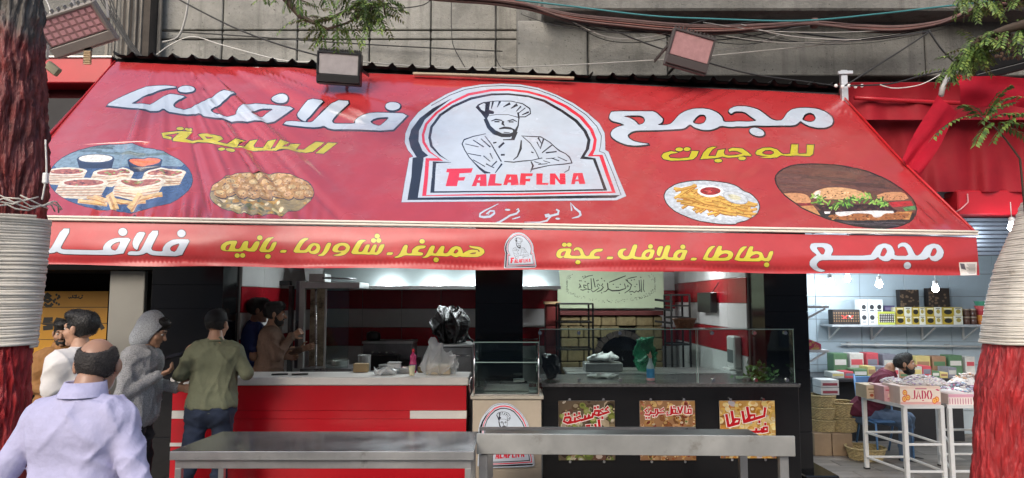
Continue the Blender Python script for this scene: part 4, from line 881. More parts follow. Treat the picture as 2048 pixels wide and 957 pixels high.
for (y0, y1, Y0, amp, ph, nm) in ((166, 240, 6.93, .022, .4, 'fabric_pelmet'), (236, 384, 7.08, .030, 1.9, 'fabric_curtain')):
    m_ = MB().grid(drape_fn(y0, y1, Y0, amp, ph), 110, 14); vs, fs = list(m_.v), list(m_.f); m_.add([Vector(q) + Vector((0, .006, 0)) for q in vs], [q[::-1] for q in fs]); m_.build(nm, cur, rf_, True, fixn=False)
MB().box2((PX(1905, 7.0, 400), 6.92, PZ(430, 6.95)), (xR, 7.14, PZ(382, 6.95)), .01).build('lower_box', redm, rf_)
MB().tube([at(1935, 388, 6.9), at(1936, 405, 6.88), at(1922, 418, 6.88), at(1912, 424, 6.9)], .006, 6).build('loose_wire', M('pink_wire', (.6, .3, .3)), rf_, True)
rs = thing('rolled_shutter', (at(1950, 470, 7.05)), 'dark slatted roller shutter rolled up over the sweet shop', 'shutter')
for i in range(9):
    y = 436 + i * 8.5; MB().box2((PX(1700, 7.05, 470), 7.04 + .012 * (i % 2), PZ(y + 7.6, 7.05)), (xR, 7.12, PZ(y, 7.05)), .006).build('slat', M('slat_grey', (.10, .115, .14), rough=.4, metal=.5), rs)
# ------------------------------------------------------------------ sweet shop room on the right
YS = 9.6
sweet = thing('sweet_shop', (PX(1850, 8.5), 8.5, 0), 'sweet shop room with pale blue white tiled walls', 'shop')
ts = M('tile_pale_blue', (.44, .52, .57), rough=.25, var=.06, scale=2, bump=.2, bscale=70)
xsl, xsr = XR1 + .02, PX(2260, YS, 650)
wb = MB().box2((xsl - .1, YS + .008, 0), (xsr, YS + .15, 3.0)).build('back_wall', grout, sweet)
tiled(wb, 'x', YS, xsl, xsr, .62, [(.02 + .31 * k, .33 + .31 * k, ts) for k in range(9)])
wl = MB().box2((xsl - .12, YF + .46, 0), (xsl - .008, YS, 3.0)).build('side_wall', grout, sweet)
tiled(wl, 'y', xsl, YF + .47, YS - .01, .62, [(.02 + .31 * k, .33 + .31 * k, ts) for k in range(9)])
MB().box2((xsr, YF + .2, 0), (xsr + .1, YS, 3.0)).build('side_wall', ts, sweet)
MB().box2((xsl - .1, YF + .25, 2.9), (xsr, YS, 3.0)).build('ceiling', M('sweet_ceiling', (.6, .62, .63), rough=.7), sweet)
flo = MB().box2((xsl, YF - .2, -.01), (xsr, YS, .02)).build('shop_floor', M('floor_grout', (.12, .11, .10), rough=.9), None); flo['kind'] = 'structure'
fm = [M('floor_plank_%s' % n_, c, rough=.5, var=.3, scale=3, stretch=(.4, 3, 1), bump=.1, bscale=30) for n_, c in (('a', (.22, .20, .18)), ('b', (.17, .155, .14)), ('c', (.26, .235, .21)))]
for j in range(11):
    for i in range(6):
        x0 = xsl + .02 + i * .62 - (j % 2) * .31; x1 = x0 + .61
        if x0 < xsl: x0 = xsl
        MB().box2((x0, YF - .18 + j * .255, .018), (x1, YF - .18 + j * .255 + .25, .034 + rnd.uniform(0, .002)), .003).build('floor_plank', rnd.choice(fm), flo)
# ------------------------------------------------------------------ counters
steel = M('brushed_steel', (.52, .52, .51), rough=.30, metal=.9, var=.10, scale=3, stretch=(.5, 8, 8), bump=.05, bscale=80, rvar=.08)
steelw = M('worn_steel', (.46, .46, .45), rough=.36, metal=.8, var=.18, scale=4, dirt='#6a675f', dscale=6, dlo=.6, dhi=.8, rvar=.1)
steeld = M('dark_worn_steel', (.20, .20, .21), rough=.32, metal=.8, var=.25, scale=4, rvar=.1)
chrome = M('chrome', (.75, .75, .76), rough=.12, metal=1, var=0)
blackp = M('black_plastic', (.012, .012, .013), rough=.35, var=.1)
gl = glass('clear_glass', (.86, .92, .90)); gld = glass('screen_glass', (.80, .86, .84), 1.6); gedge = M('glass_edge', (.30, .42, .38), rough=.12, var=0, spec=.8)
redgloss = M('red_counter_laminate', (.46, .006, .014), rough=.24, var=.10, scale=2, coat=.3)
whitelam = M('white_laminate', (.62, .61, .58), rough=.32, var=.08, scale=4, dirt='#8f8a80', dscale=5, dlo=.62, dhi=.85)
YC0 = 6.5
xa, xb = PX(346, YC0, 770), PX(935, YC0, 770); zt = PZ(755, YC0); zb = PZ(771, YC0)
rc = thing('red_counter', ((xa + xb) / 2, YC0 + .3, 0), 'long glossy red serving counter with white top and white stripes', 'counter')
MB().box2((xa - .02, YC0 - .02, zb), (xb + .01, YC0 + .5, zt), .008).build('counter_top', whitelam, rc)
MB().box2((xa + .02, YC0 + .012, 0), (xb - .015, YC0 + .46, zb - .002)).build('carcass', M('carcass_dark', (.05, .02, .02), rough=.7), rc)
zs = [.02, PZ(895, YC0), PZ(838, YC0), PZ(822, YC0), zb - .004]
for i, (z0, z1) in enumerate(((zs[0], zs[1] - .002), (zs[1] + .002, zs[2] - .002), (zs[3] + .002, zs[4]))):
    MB().box2((xa, YC0, z0), (xb - .01, YC0 + .014, z1), .002).build('front_panel', redgloss, rc)
xm0, xm1 = PX(462, YC0, 830), PX(820, YC0, 830)
MB().box2((xa, YC0 - .003, zs[2]), (xm0, YC0 + .014, zs[3]), .002).build('white_stripe', whitelam, rc)
MB().box2((xm0 + .002, YC0, zs[2]), (xm1 - .002, YC0 + .014, zs[3]), .001).build('front_panel', redgloss, rc)
MB().box2((xm1, YC0 - .003, zs[2]), (xb - .006, YC0 + .014, zs[3]), .002).build('white_stripe', whitelam, rc)
MB().box2((xa - .005, YC0 - .004, PZ(893, YC0)), (xa + .16, YC0 - .001, PZ(886, YC0))).build('white_stripe', whitelam, rc)

# display cabinet on its stand
YG = 6.12
x0, x1 = PX(945, YG, 860), PX(1083, YG, 860); zt2 = PZ(792, YG)
tan = M('stand_panel', (.42, .36, .28), rough=.4, var=.10, scale=3, metal=.15)
st = thing('cabinet_stand', ((x0 + x1) / 2, YG + .3, 0), 'tan metal stand with round topped chef sign below the glass cabinet', 'stand')
MB().box2((x0, YG, .02), (x1, YG + .5, zt2 - .03), .004).build('body', tan, st)
MB().box2((x0 - .02, YG - .02, zt2 - .03), (x1 + .02, YG + .52, zt2), .006).build('top_plate', M('stand_top', (.5, .46, .38), rough=.35, metal=.4), st)
S = Shapes()
SC_ = lambda pts: np.array([((p[0] - 10) / 1725., (p[1] - 25) / 900.) for p in pts], float)
class K(Shapes): pass
emblem(S, SC_, 'face', 'txt')
S = Shapes((p, h, c, g, cl) for (p, h, c, g, cl) in S if len(p) == len(p)); S.pop(0)
e0 = at(955, 806, YG - .012); e1 = at(1070, 937, YG - .012)
dm = smooth_poly(SC_(E_OUT), 1)
emo = mosaic(S, dm, WHITE, 'face', .2, .2, flat_map((e0.x, YG - .014, e0.z), (e1.x - e0.x, 0, 0), (0, 0, e1.z - e0.z)), lambda g_: ('sign_face' if g_ == 'face' else 'sign_lettering', PRINT('sign_print', rough=.3), st))
MB().prism([(e0.x + p[0] * (e1.x - e0.x), YG - .011, e0.z + p[1] * (e1.z - e0.z)) for p in dm], (0, .009, 0)).build('sign_board', M('sign_edge', (.08, .02, .02), rough=.5), st)
YQ = 6.14
gx0, gx1 = PX(947, YQ, 740), PX(1079, YQ, 740); gz1 = PZ(686, YQ)
gc = thing('glass_cabinet', ((gx0 + gx1) / 2, YQ + .24, zt2 + .002), 'small empty glass food cabinet with steel corner posts on tan stand', 'cabinet')
zc = zt2 + .003
MB().box2((gx0, YQ, zc + .01), (gx1, YQ + .006, gz1)).build('front_pane', gl, gc)
MB().box2((gx0, YQ + .474, zc + .01), (gx1, YQ + .48, gz1)).build('back_pane', gl, gc)
for xx in (gx0, gx1 - .006): MB().box2((xx, YQ + .008, zc + .01), (xx + .006, YQ + .472, gz1)).build('side_pane', gl, gc)
MB().box2((gx0 - .004, YQ - .004, gz1 + .001), (gx1 + .004, YQ + .484, gz1 + .009), .002).build('top_pane', gl, gc)
zsh = PZ(726, YQ)
for zz_ in (zsh, gz1 + .001): MB().box2((gx0 + .002, YQ - .006, zz_), (gx1 - .002, YQ - .0035, zz_ + .008)).build('glass_edge', gedge, gc)
MB().box2((gx0 + .012, YQ + .014, zsh), (gx1 - .012, YQ + .46, zsh + .006)).build('shelf', gl, gc)
MB().box2((gx0, YQ, zc), (gx1, YQ + .48, zc + .009)).build('floor_plate', steel, gc)
for xx in (gx0 + .008, gx1 - .008):
    MB().box2((xx - .003, YQ - .003, zc + .01), (xx + .003, YQ - .0005, gz1)).build('glass_edge', gedge, gc)
    for yy in (YQ - .008, YQ + .488): MB().tube([(xx, yy, zc), (xx, yy, gz1)], .007, 8).build('corner_post', chrome, gc, True)
mb = MB(); cxm = (gx0 + gx1) / 2
tr_ = thing('steel_tray', (cxm, YQ + .26, zc + .03), 'shallow dark steel tray inside the small glass cabinet', 'tray')
for (lo, hi) in (((-.2, -.1, 0), (.2, .1, .006)), ((-.2, -.1, .006), (-.19, .1, .07)), ((.19, -.1, .006), (.2, .1, .07)), ((-.19, -.1, .006), (.19, -.09, .07)), ((-.19, .09, .006), (.19, .1, .07))):
    mb.box2(Vector((cxm, YQ + .26, zc + .012)) + Vector(lo), Vector((cxm, YQ + .26, zc + .012)) + Vector(hi), .002)
mb.build('tray_body', steeld, tr_); MB().box2((cxm + .06, YQ + .17, zc + .09), (cxm + .16, YQ + .3, zc + .11), .004).build('lid', steel, tr_)
one('serving_scoop', MB().tube([(gx0 - .03, YQ + .03, zc + .02), (gx0 - .035, YQ + .02, zc + .10), (gx0 - .02, YQ + .02, zc + .15), (gx0 - .005, YQ + .02, zc + .15)], .008, 8), chrome, 'bent chrome rod hooked on the corner of the glass cabinet', 'hook', smooth=True)

# black counter with posters and glass screens
YK = 6.45
kx0, kx1 = PX(1085, YK, 800), PX(1598, YK, 800); kz = PZ(768, YK)
blk = M('black_laminate', (.006, .006, .007), rough=.22, var=.2, scale=3, rvar=.06)
kc = thing('black_counter', ((kx0 + kx1) / 2, YK + .35, 0), 'black serving counter with three food posters and a glass screen', 'counter')
MB().box2((kx0, YK, 0), (kx1, YK + .7, kz - .03), .004).build('front_panel', blk, kc)
MB().box2((kx0 - .01, YK - .012, kz - .03), (kx1 + .012, YK + .8, kz), .004).build('counter_top', M('grey_granite_top', (.10, .10, .10), rough=.25, var=.35, scale=40), kc)
gz0, gz2 = kz + .004, PZ(660, YK + .05)
pan = [(1079, 1393), (1396, 1588)]
for (a, b) in pan:
    MB().box2((PX(a, YK + .05, 710), YK + .05, gz0), (PX(b, YK + .05, 710), YK + .058, gz2), .001).build('glass_screen', gld, kc)
for px_ in (1079, 1393, 1396, 1588): MB().box2((PX(px_, YK + .05, 710) - .002, YK + .049, gz0), (PX(px_, YK + .05, 710) + .002, YK + .059, gz2)).build('glass_edge', gedge, kc)
MB().box2((PX(1079, YK + .05, 710), YK + .034, gz2 + .0005), (PX(1588, YK + .05, 710), YK + .0395, gz2 + .0095)).build('glass_edge', gedge, kc)
MB().box2((PX(1588, YK + .05, 710), YK + .06, gz0), (PX(1588, YK + .05, 710) + .008, YK + .5, gz2), .001).build('glass_screen', gld, kc)
MB().box2((PX(1079, YK + .05, 710), YK + .04, gz2 + .001), (PX(1588, YK + .05, 710), YK + .30, gz2 + .009), .001).build('glass_shelf', gl, kc)
for px_ in (1080, 1158, 1240, 1425, 1510, 1572):
    for zz, fl in ((gz2 - .03, 1), (gz0 + .025, -1)):
        c = Vector((PX(px_, YK + .04, 710), YK + .046, zz)); m_ = MB()
        m_.lathe([(.0001, -.02), (.016, -.02), (.018, -.006), (.018, .006), (.016, .02), (.0001, .02)], c, 12, Matrix.Rotation(R(90), 3, 'X')); m_.box(c + Vector((0, .012, .014 * fl)), (.022, .036, .014), None, .003)
        m_.build('glass_clip', chrome, kc, 'auto')
# posters
def poster(x0, y0, x1, y1, bgc, bits, letters, label):
    S = Shapes(); W_, H_ = x1 - x0, y1 - y0; r = random.Random(int(x0)); D = [(0, 0), (1, 0), (1, 1), (0, 1)]
    for (n_, c1, sz) in bits:
        for i in range(n_):
            x, y = r.random(), r.random() ** .8; q = r.uniform(.6, 1.3) * sz
            S.put(np.clip(oval(x, y, q, q * r.uniform(.45, .9), 9, r.uniform(0, 3)), .003, .997), jit(r.choice(c1), .2, r), 'picture')
            S.put(np.clip(oval(x - q * .1, y - q * .15, q * .55, q * .4, 7), .003, .997), jit(r.choice(c1), .3, r), 'picture')
    for (pts, w_) in letters:
        S.put(ribbon([(a, b, w_ + .028) for a, b in pts]), '#f3e6e0', 'txt')
    for (pts, w_) in letters: S.put(ribbon([(a, b, w_) for a, b in pts]), '#c01822', 'txt')
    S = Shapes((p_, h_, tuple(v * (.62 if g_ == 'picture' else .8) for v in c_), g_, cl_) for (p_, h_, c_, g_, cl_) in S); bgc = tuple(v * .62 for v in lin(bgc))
    a = at(x0, (y0 + y1) / 2, YK - .02); z1 = PZ(y0, YK - .02); z0 = PZ(y1, YK - .02); b = at(x1, (y0 + y1) / 2, YK - .02)
    t = thing('food_poster', ((a.x + b.x) / 2, YK - .015, z0), label, 'poster')
    mosaic(S, D, bgc, 'picture', .12, .12, flat_map((a.x, YK - .021, z1), (b.x - a.x, 0, 0), (0, 0, z0 - z1)), lambda g_: ('picture' if g_ == 'picture' else 'poster_lettering', PRINT('poster_print', rough=.25, var=.12), t))
    MB().box2((a.x, YK - .019, z0), (b.x, YK - .013, z1), .001).build('backing', M('poster_edge', (.6, .6, .6), rough=.3), t)
    for fx in (.2, .8):
        for zz in (z1 + .012, z0 - .012): MB().lathe([(.0001, -.012), (.012, -.012), (.013, 0), (.012, .012), (.0001, .012)], (a.x + fx * (b.x - a.x), YK - .016, zz), 10, Matrix.Rotation(R(90), 3, 'X')).build('stud', chrome, t, 'auto')
def trace(box, strokes_, w_):
    x0, y0, x1, y1 = box; return [([((a - x0) / (x1 - x0), (b - y0) / (y1 - y0)) for a, b in st], w_) for st in strokes_]
def dd(x, y): return [(x - 2.4, y), (x + 2.4, y)]
P1 = (215, 615, 463, 877); P2 = (573, 613, 820, 873); P3 = (928, 615, 1175, 868)
poster(1117, 802, 1230, 921, '#6f5f4c', [(60, ['#5a4a34', '#8a7a5a', '#b9a98c', '#6e4a3c', '#d0c4b0', '#3a2e24'], .10), (26, ['#8f9a48', '#b7bd74', '#6c7a34'], .075), (22, ['#dcd6c2', '#c9bfa6'], .06), (60, ['#4a3a2a', '#a08a64', '#7a8440', '#c8b898'], .035)],
  trace(P1, [[(266,688),(244,690),(238,706),(256,714),(268,702),(268,690)], [(262,712),(286,708),(288,690)], [(288,708),(314,700),(296,688),(312,683)], [(314,701),(330,697),(333,681)], [(332,696),(346,692),(350,677)], [(348,691),(364,687),(368,671)], dd(246,676), dd(260,673), dd(286,677), dd(306,671)], .045)
  + trace(P1, [[(392,660),(376,660),(372,676),(388,680),(394,664)], [(390,680),(414,672),(396,658),(412,653)], [(412,672),(438,664),(422,652),(434,644)], dd(376,646), dd(389,643), dd(408,690)], .045) + trace(P1, [[(330,742),(348,738),(352,724),(338,728)], [(362,738),(380,736),(376,720)], [(392,700),(396,736),(380,738)], [(340,762),(372,758)]], .05),
  'food poster of omelette herbs and lemons with red Arabic heading on black counter')
rg = random.Random(44)
poster(1280, 802, 1391, 921, '#a97c56', [(40, ['#b98a50', '#d8b070', '#8f5a34', '#caa070'], .09), (60, ['#8a3a28', '#d0a86a', '#6a7a3e', '#b9744a', '#d8c0a0', '#c06058'], .05), (70, ['#6d3a20', '#d9a05a', '#a86034', '#e2c493'], .03)],
  trace(P2, [[(606,650),(596,656),(606,664),(596,674),(616,676),(624,660)], [(622,668),(642,668),(644,650)], [(652,650),(654,668),(644,680)], [(656,666),(684,666),(664,654),(680,648)], [(696,662),(694,676),(712,674),(714,638)], [(712,668),(732,668),(732,650),(720,650),(720,664)], [(744,640),(752,668),(734,668)], [(764,638),(754,666)], [(776,638),(774,668),(790,668)], [(788,668),(802,668),(802,650),(790,650),(790,664)], dd(602,688), dd(614,688), dd(634,680), dd(726,640), dd(797,640)], .033),
  'food poster of falafel rings and salad with red Arabic heading on black counter')
poster(1440, 802, 1551, 917, '#cf9f56', [(50, ['#b9b4ba', '#8a6a62', '#c88a3c', '#a86a38'], .08), (110, ['#ecca80', '#e0b45c', '#f4dfa6', '#c98f3e', '#e8c070'], .085), (60, ['#f2d694', '#c98a34', '#f8e8c0'], .05)],
  trace(P3, [[(958,676),(966,728)], [(968,726),(1012,714),(1016,696),(998,696),(980,720)], [(990,720),(982,662)], [(1030,662),(1038,712)], [(1040,708),(1082,696),(1084,678),(1066,680),(1048,702)], [(1060,700),(1052,644)], [(1082,696),(1126,682),(1132,646)], dd(1104,708), [(1062,752),(1086,752),(1090,738)], [(1092,752),(1112,750),(1114,738)], [(1114,752),(1138,748),(1138,732),(1122,734),(1122,748)], dd(1130,718), [(1064,790),(1100,782)]], .05),
  'food poster of fries with large red Arabic heading on black counter')

# ------------------------------------------------------------------ steel tables in the street
tb = thing('steel_table', (PX(640, 4.75, 900), 4.8, 0), 'long low stainless steel table with worn bright top before red counter', 'table')
p = [at(340, 903, 4.5), at(948, 903, 4.5)]; ztb = p[0].z
tx0, tx1 = p[0].x, p[1].x; ty0, ty1 = 4.5, 5.16
m_ = MB(); m_.prism([(tx0, ty0, ztb), (tx1, ty0, ztb), (tx1 - .0, ty1, ztb), (tx0 + .06, ty1, ztb)], (0, 0, -.012)); m_.build('table_top', M('table_top_steel', (.46, .46, .48), rough=.17, metal=.85, var=.22, scale=3, dirt='#55555a', dscale=14, dlo=.6, dhi=.85, rvar=.05), tb)
MB().box2((tx0, ty0 - .004, ztb - .055), (tx1, ty0 + .008, ztb - .002), .002).build('front_lip', steelw, tb)
MB().box2((tx0 + .02, ty0 + .03, ztb - .115), (tx1 - .02, ty0 + .06, ztb - .05), .003).build('front_rail', steelw, tb)
MB().box2((tx0 + .06, ty1 - .06, ztb - .1), (tx1 - .02, ty1 - .03, ztb - .015), .003).build('back_rail', steelw, tb)
for xx in (tx0 + .02, tx1 - .06):
    MB().box2((xx, ty0 + .03, 0), (xx + .04, ty0 + .07, ztb - .115), .003).build('leg', steelw, tb)
    MB().box2((xx + (.05 if xx < 0 and xx < tx0 + .1 else 0), ty1 - .08, 0), (xx + .04 + (.05 if xx < tx0 + .1 else 0), ty1 - .04, ztb - .1), .003).build('leg', steelw, tb)
MB().box2((tx0 + .07, ty0 + .09, .42), (tx1 - .07, ty1 - .09, .44), .003).build('lower_shelf', steelw, tb)
for s in range(2): MB().box2((tx0 + .07, (ty0 + .05) if s == 0 else ty1 - .065, .41), (tx1 - .07, (ty0 + .065) if s == 0 else ty1 - .05, .45), .002).build('shelf_rail', steelw, tb)
b0_ = at(953, 868, 4.8); b1_ = at(1590, 873, 4.8); zb_ = b0_.z
bn = thing('steel_bench_table', ((b0_.x + b1_.x) / 2, 5.1, 0), 'long steel table with raised front board before black counter', 'table')
hb = .135
MB().beam(Vector((b0_.x, 4.81, b0_.z - hb / 2)), Vector((b1_.x, 4.81, b1_.z - hb / 2)), hb, .022, .003, up=(0, 1, 0)).build('front_board', M('bench_board_steel', (.40, .40, .375), rough=.38, metal=.55, var=.15, scale=3, dirt='#7c776a', dscale=4, dlo=.58, dhi=.8, rvar=.1), bn)
zt_ = b0_.z - .125
MB().box2((b0_.x + .03, 4.83, zt_ - .02), (b1_.x - .03, 5.66, zt_), .004).build('table_top', M('bench_top_dark', (.10, .10, .105), rough=.35, metal=.7, var=.3, scale=3), bn)
MB().beam((b0_.x - .02, 5.66, zt_ + .002), (b1_.x - .45, 5.66, zt_ + .002), .03, .025, .003).build('back_rail', steeld, bn)
for xx, yy in ((b0_.x + .015, 4.845), (b1_.x - .09, 4.845), (b0_.x + .03, 5.6), (b1_.x - .12, 5.6)):
    MB().box2((xx, yy, 0), (xx + .06, yy + .05, zt_ - .021), .004).build('leg', steelw, bn)
MB().box2((b0_.x + .06, 5.6, .2), (b1_.x - .1, 5.63, .24), .003).build('stretcher', steelw, bn)

# ------------------------------------------------------------------ kitchen equipment
YH = 8.3
hd = thing('extractor_hood', (PX(830, 9, 560), 9.2, PZ(577, YH)), 'wide stainless steel extractor hood over the kitchen', 'extractor hood')
hx0, hx1, hz = PX(640, YH, 560), PX(1120, YH, 560), PZ(577, YH)
hs = M('hood_steel', (.50, .56, .57), rough=.26, metal=.95, var=.05, scale=2)
mbh = MB().prism([(hx0, YH, hz), (hx0, YH, hz + .03), (hx0, YH + .35, hz + .42), (hx0, YB - .03, hz + .42), (hx0, YB - .03, hz)], (hx1 - hx0, 0, 0)); mbh.build('canopy', hs, hd)
MB().box2((hx0 - .01, YH - .012, hz - .012), (hx1 + .01, YH + .02, hz + .03), .003).build('rim', steel, hd)
MB().prism([(hx0 - .2, YH + .1, hz + .10), (hx0 - .012, YH + .02, hz + .02), (hx0 - .012, YH + .3, hz + .36), (hx0 - .3, YH + .3, hz + .36)], (0, .02, 0)).build('side_flap', M('pale_steel', (.7, .72, .72), rough=.3, metal=.6), hd)
lamp_em = emit('lamp_glow', '#f4fbff', 18)
lamps = []
def ceiling_lamp(x, y, z, label, energy=16, size=.6):
    t = thing('ceiling_lamp', (x, y, z), label, 'lamp', 'white tube lamps under the awning and in the kitchen')
    MB().box2((x - size / 2, y - .05, z + .03), (x + size / 2, y + .05, z + .07), .005).build('housing', M('lamp_white', (.7, .7, .7), rough=.4), t)
    MB().tube([(x - size / 2 + .02, y, z + .012), (x + size / 2 - .02, y, z + .012)], .014, 10).build('tube', lamp_em, t, True)
    ld = bpy.data.lights.new('tube_light', 'AREA'); ld.shape = 'RECTANGLE'; ld.size = size; ld.size_y = .06; ld.energy = energy; ld.color = (.95, .98, 1.0)
    lo = bpy.data.objects.new('tube_light', ld); COL.objects.link(lo); lo.parent = t; lo.location = (0, 0, -.01)
for (x, y) in ((PX(1150, 8.6), 8.9), (PX(1420, 8.6), 8.4)):
    ceiling_lamp(x, y, 2.5, 'white tube lamp on the kitchen ceiling, ' + ('over the iron tray rack' if x < 1.2 else 'by the tiled side wall'), 17)
for (px_, ex) in ((765, 'beside the shawarma grill'), (862, 'over the griddle'), (942, 'by the middle column'), (1066, 'right of the middle column')):
    c = Vector((PX(px_, 8.25, 560), 8.12, 2.58)); t = thing('ceiling_spot', c, 'round white spot lamp above the extractor hood, ' + ex, 'lamp', 'round spot lamps above the hood')
    MB().lathe([(.0001, .04), (.09, .04), (.095, .02), (.085, 0), (.07, 0)], c, 20).build('rim', steel, t, True); MB().lathe([(.0001, .004), (.07, .004), (.07, .010), (.0001, .010)], c, 20).build('diffuser', emit('spot_glow', '#eefaff', 30), t)
    ld = bpy.data.lights.new('spot_light', 'AREA'); ld.shape = 'DISK'; ld.size = .14; ld.energy = 9; ld.color = (.9, .98, 1); lo = bpy.data.objects.new('spot_light', ld); COL.objects.link(lo); lo.parent = t; lo.location = (0, 0, -.01)
# shawarma grill
YW = 7.55
sg = thing('shawarma_grill', (PX(650, YW, 740), YW + .2, zt), 'tall steel vertical shawarma grill with scorched back plate and glass guard', 'grill')
def pb(x0, y0, x1, y1, Y, d, nm, mt, par, bev=.003): return pbox(x0, y0, x1, y1, Y, d, bev).build(nm, mt, par)
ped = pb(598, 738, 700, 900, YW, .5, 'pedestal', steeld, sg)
pb(597, 562, 608, 737, YW, .06, 'post', steelw, sg); pb(590, 562, 598, 737, YW + .3, .05, 'post', steeld, sg)
pb(601, 565, 719, 577, YW - .02, .5, 'top_tray', steelw, sg); pb(618, 548, 650, 564, YW + .1, .25, 'motor_box', steelw, sg)
pb(619, 578, 650, 736, YW + .3, .04, 'scorched_plate', M('scorched_plate', (.42, .35, .24), rough=.55, metal=.3, var=.5, scale=5, dirt='#1a130c', dscale=3.2, dlo=.48, dhi=.62), sg)
MB().tube([at(632, 578, YW + .2), at(632, 737, YW + .2)], .012, 8).build('spit', steel, sg, True)
pb(648, 578, 652, 737, YW + .02, .02, 'glass_edge', steelw, sg); pb(653, 578, 697, 737, YW, .006, 'glass_guard', gl, sg); pb(690, 577, 694, 560, YW, .006, 'hinge', steeld, sg) if False else None
one('steel_rods', MB().tube([at(645, 556, YW + .1), at(712, 559, YW + .1)], .012, 8), steeld, 'long dark steel skewer lying on top of the shawarma grill', 'skewer', smooth=True)
# griddle
YR2 = 9.3
gd = thing('griddle', (PX(775, YR2, 740), YR2 + .3, 0), 'black and steel gas griddle on a dark base against tiled wall', 'griddle')
pb(726, 688, 824, 720, YR2, .5, 'hood_shelf', steeld, gd); pb(724, 683, 826, 688, YR2 - .02, .5, 'top_edge', steelw, gd); pb(733, 712, 795, 742, YR2 - .25, .2, 'front_plate', blackp, gd)
pb(715, 721, 830, 950, YR2 - .04, .5, 'base', M('griddle_base', (.05, .05, .05), rough=.4, metal=.4), gd)
for k in range(4): MB().tube([at(745 + 14 * k, 705, YR2 - .005), at(745 + 14 * k, 705, YR2 - .03)], .014, 10).build('knob', steel, gd, True)
one('soot_pot', MB().lathe([(.0001, 0), (.09, 0), (.1, .05), (.09, .1), (.05, .12), (.0001, .12)], (PX(747, YR2 + .2), YR2 + .2, PZ(683, YR2) + .002), 16), blackp, 'small black pot on top of the steel griddle', 'pot', smooth=True)
# steel undercounter fridge with black bag
YX = 7.45
fr = thing('steel_fridge', (PX(912, YX, 800), YX + .3, 0), 'steel top loading fridge behind the counter under a black bag', 'fridge')
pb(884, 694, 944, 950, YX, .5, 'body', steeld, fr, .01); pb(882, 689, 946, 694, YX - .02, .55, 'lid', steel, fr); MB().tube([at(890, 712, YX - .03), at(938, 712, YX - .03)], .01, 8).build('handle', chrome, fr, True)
cb = at(903, 689, YX + .22); zbb = cb.z
def bagmesh(c, rx, ry, rz, seed, amp, freq, extra=(), h=.012):
    pr = [('e', np.array((c.x, c.y, c.z + rz)), (rx, ry, rz), .03)] + list(extra) + [('cut', (c.x, c.y, c.z), (0, 0, -1))]
    return sdf(pr, h, creases(seed, amp, freq * 1.3, (1, 1, 1)))
V_, Q_ = bagmesh(Vector((cb.x, cb.y, zbb - .02)), .2, .17, .2, 3, .05, 26, [('e', np.array((cb.x - .1, cb.y, zbb + .29)), (.09, .08, .09), .08), ('c', np.array((cb.x - .1, cb.y, zbb + .3)), np.array((cb.x - .2, cb.y, zbb + .25)), .04, .015, .05)], h=.009)
tag(link_mesh('rubbish_bag', V_, Q_, M('black_film', (.006, .006, .007), rough=.27, var=.2, bump=.6, bscale=22, bdist=.03), smooth=True), 'knotted shiny black rubbish bag on the steel fridge', 'bag')
# things on the red counter
zc_ = zt + .001
def onc(px, Y=YC0 + .25): return Vector((PX(px, Y, 740), Y, zc_))
def lathe_thing(name, parts, label, cat, c, group=None):
    t = thing(name, c, label, cat, group)
    for pn, prof, mt in parts: MB().lathe(prof, c, 18).build(pn, mt, t, 'auto')
    return t
c = onc(826, YC0 + .4)
lathe_thing('sauce_bottle', [('body', [(.0001, 0), (.033, 0), (.035, .01), (.035, .09), (.03, .105), (.028, .12), (.032, .15), (.03, .165), (.013, .185), (.013, .2)], M('pink_sauce', (.62, .05, .18), rough=.25)), ('label', [(.0353, .02), (.0358, .022), (.0358, .08), (.0353, .082)], M('purple_label', (.12, .05, .16), rough=.4)), ('cap', [(.0001, .2), (.015, .2), (.015, .222), (.006, .235), (.0001, .235)], M('red_cap', (.6, .02, .03), rough=.3))], 'pink squeeze bottle with dark purple label on the red counter', 'bottle', c)
c = onc(824, YC0 + .14)
lathe_thing('paper_cup', [('body', [(.0001, 0), (.024, 0), (.031, .085), (.0325, .087), (.0325, .091), (.029, .09), (.023, .006), (.0001, .006)], M('cream_paper', (.68, .64, .42), rough=.6))], 'small cream paper cup standing on the red counter', 'cup', c)
o = one('napkin_box', MB().box2(onc(706, YC0 + .42) + Vector((0, 0, 0)), onc(735, YC0 + .42) + Vector((0, .09, .085)), .006), M('kraft_card', (.28, .2, .1), rough=.7, var=.2), 'small brown card box beside the clear glass guard on red counter', 'box')
o = one('foil_tray', MB().lathe([(.0001, 0), (.07, 0), (.085, .05), (.092, .052), (.088, .055), (.07, .006), (.0001, .006)], onc(806, YC0 + .38), 20), M('foil', (.6, .6, .6), rough=.25, metal=.9), 'round foil tray by the pink bottle on the red counter', 'tray', smooth='auto')
tubm = M('tub_white', (.62, .63, .62), rough=.35)
c = onc(789, YC0 + .44); tub_t = thing('lidded_tub', c, 'square white lidded tub behind the clear film on red counter', 'tub'); MB().box2((c.x - .06, c.y - .045, c.z), (c.x + .06, c.y + .045, c.z + .085), .008).build('tub', tubm, tub_t); MB().box2((c.x - .065, c.y - .05, c.z + .086), (c.x + .065, c.y + .05, c.z + .1), .004).build('lid', steelw, tub_t)
c = onc(850, YC0 + .42); one('napkin_holder', MB().box2((c.x - .07, c.y - .03, c.z), (c.x + .07, c.y + .03, c.z + .06), .006), M('olive_box', (.16, .12, .06), rough=.6), 'low brown napkin holder between pink bottle and carrier bag', 'box')
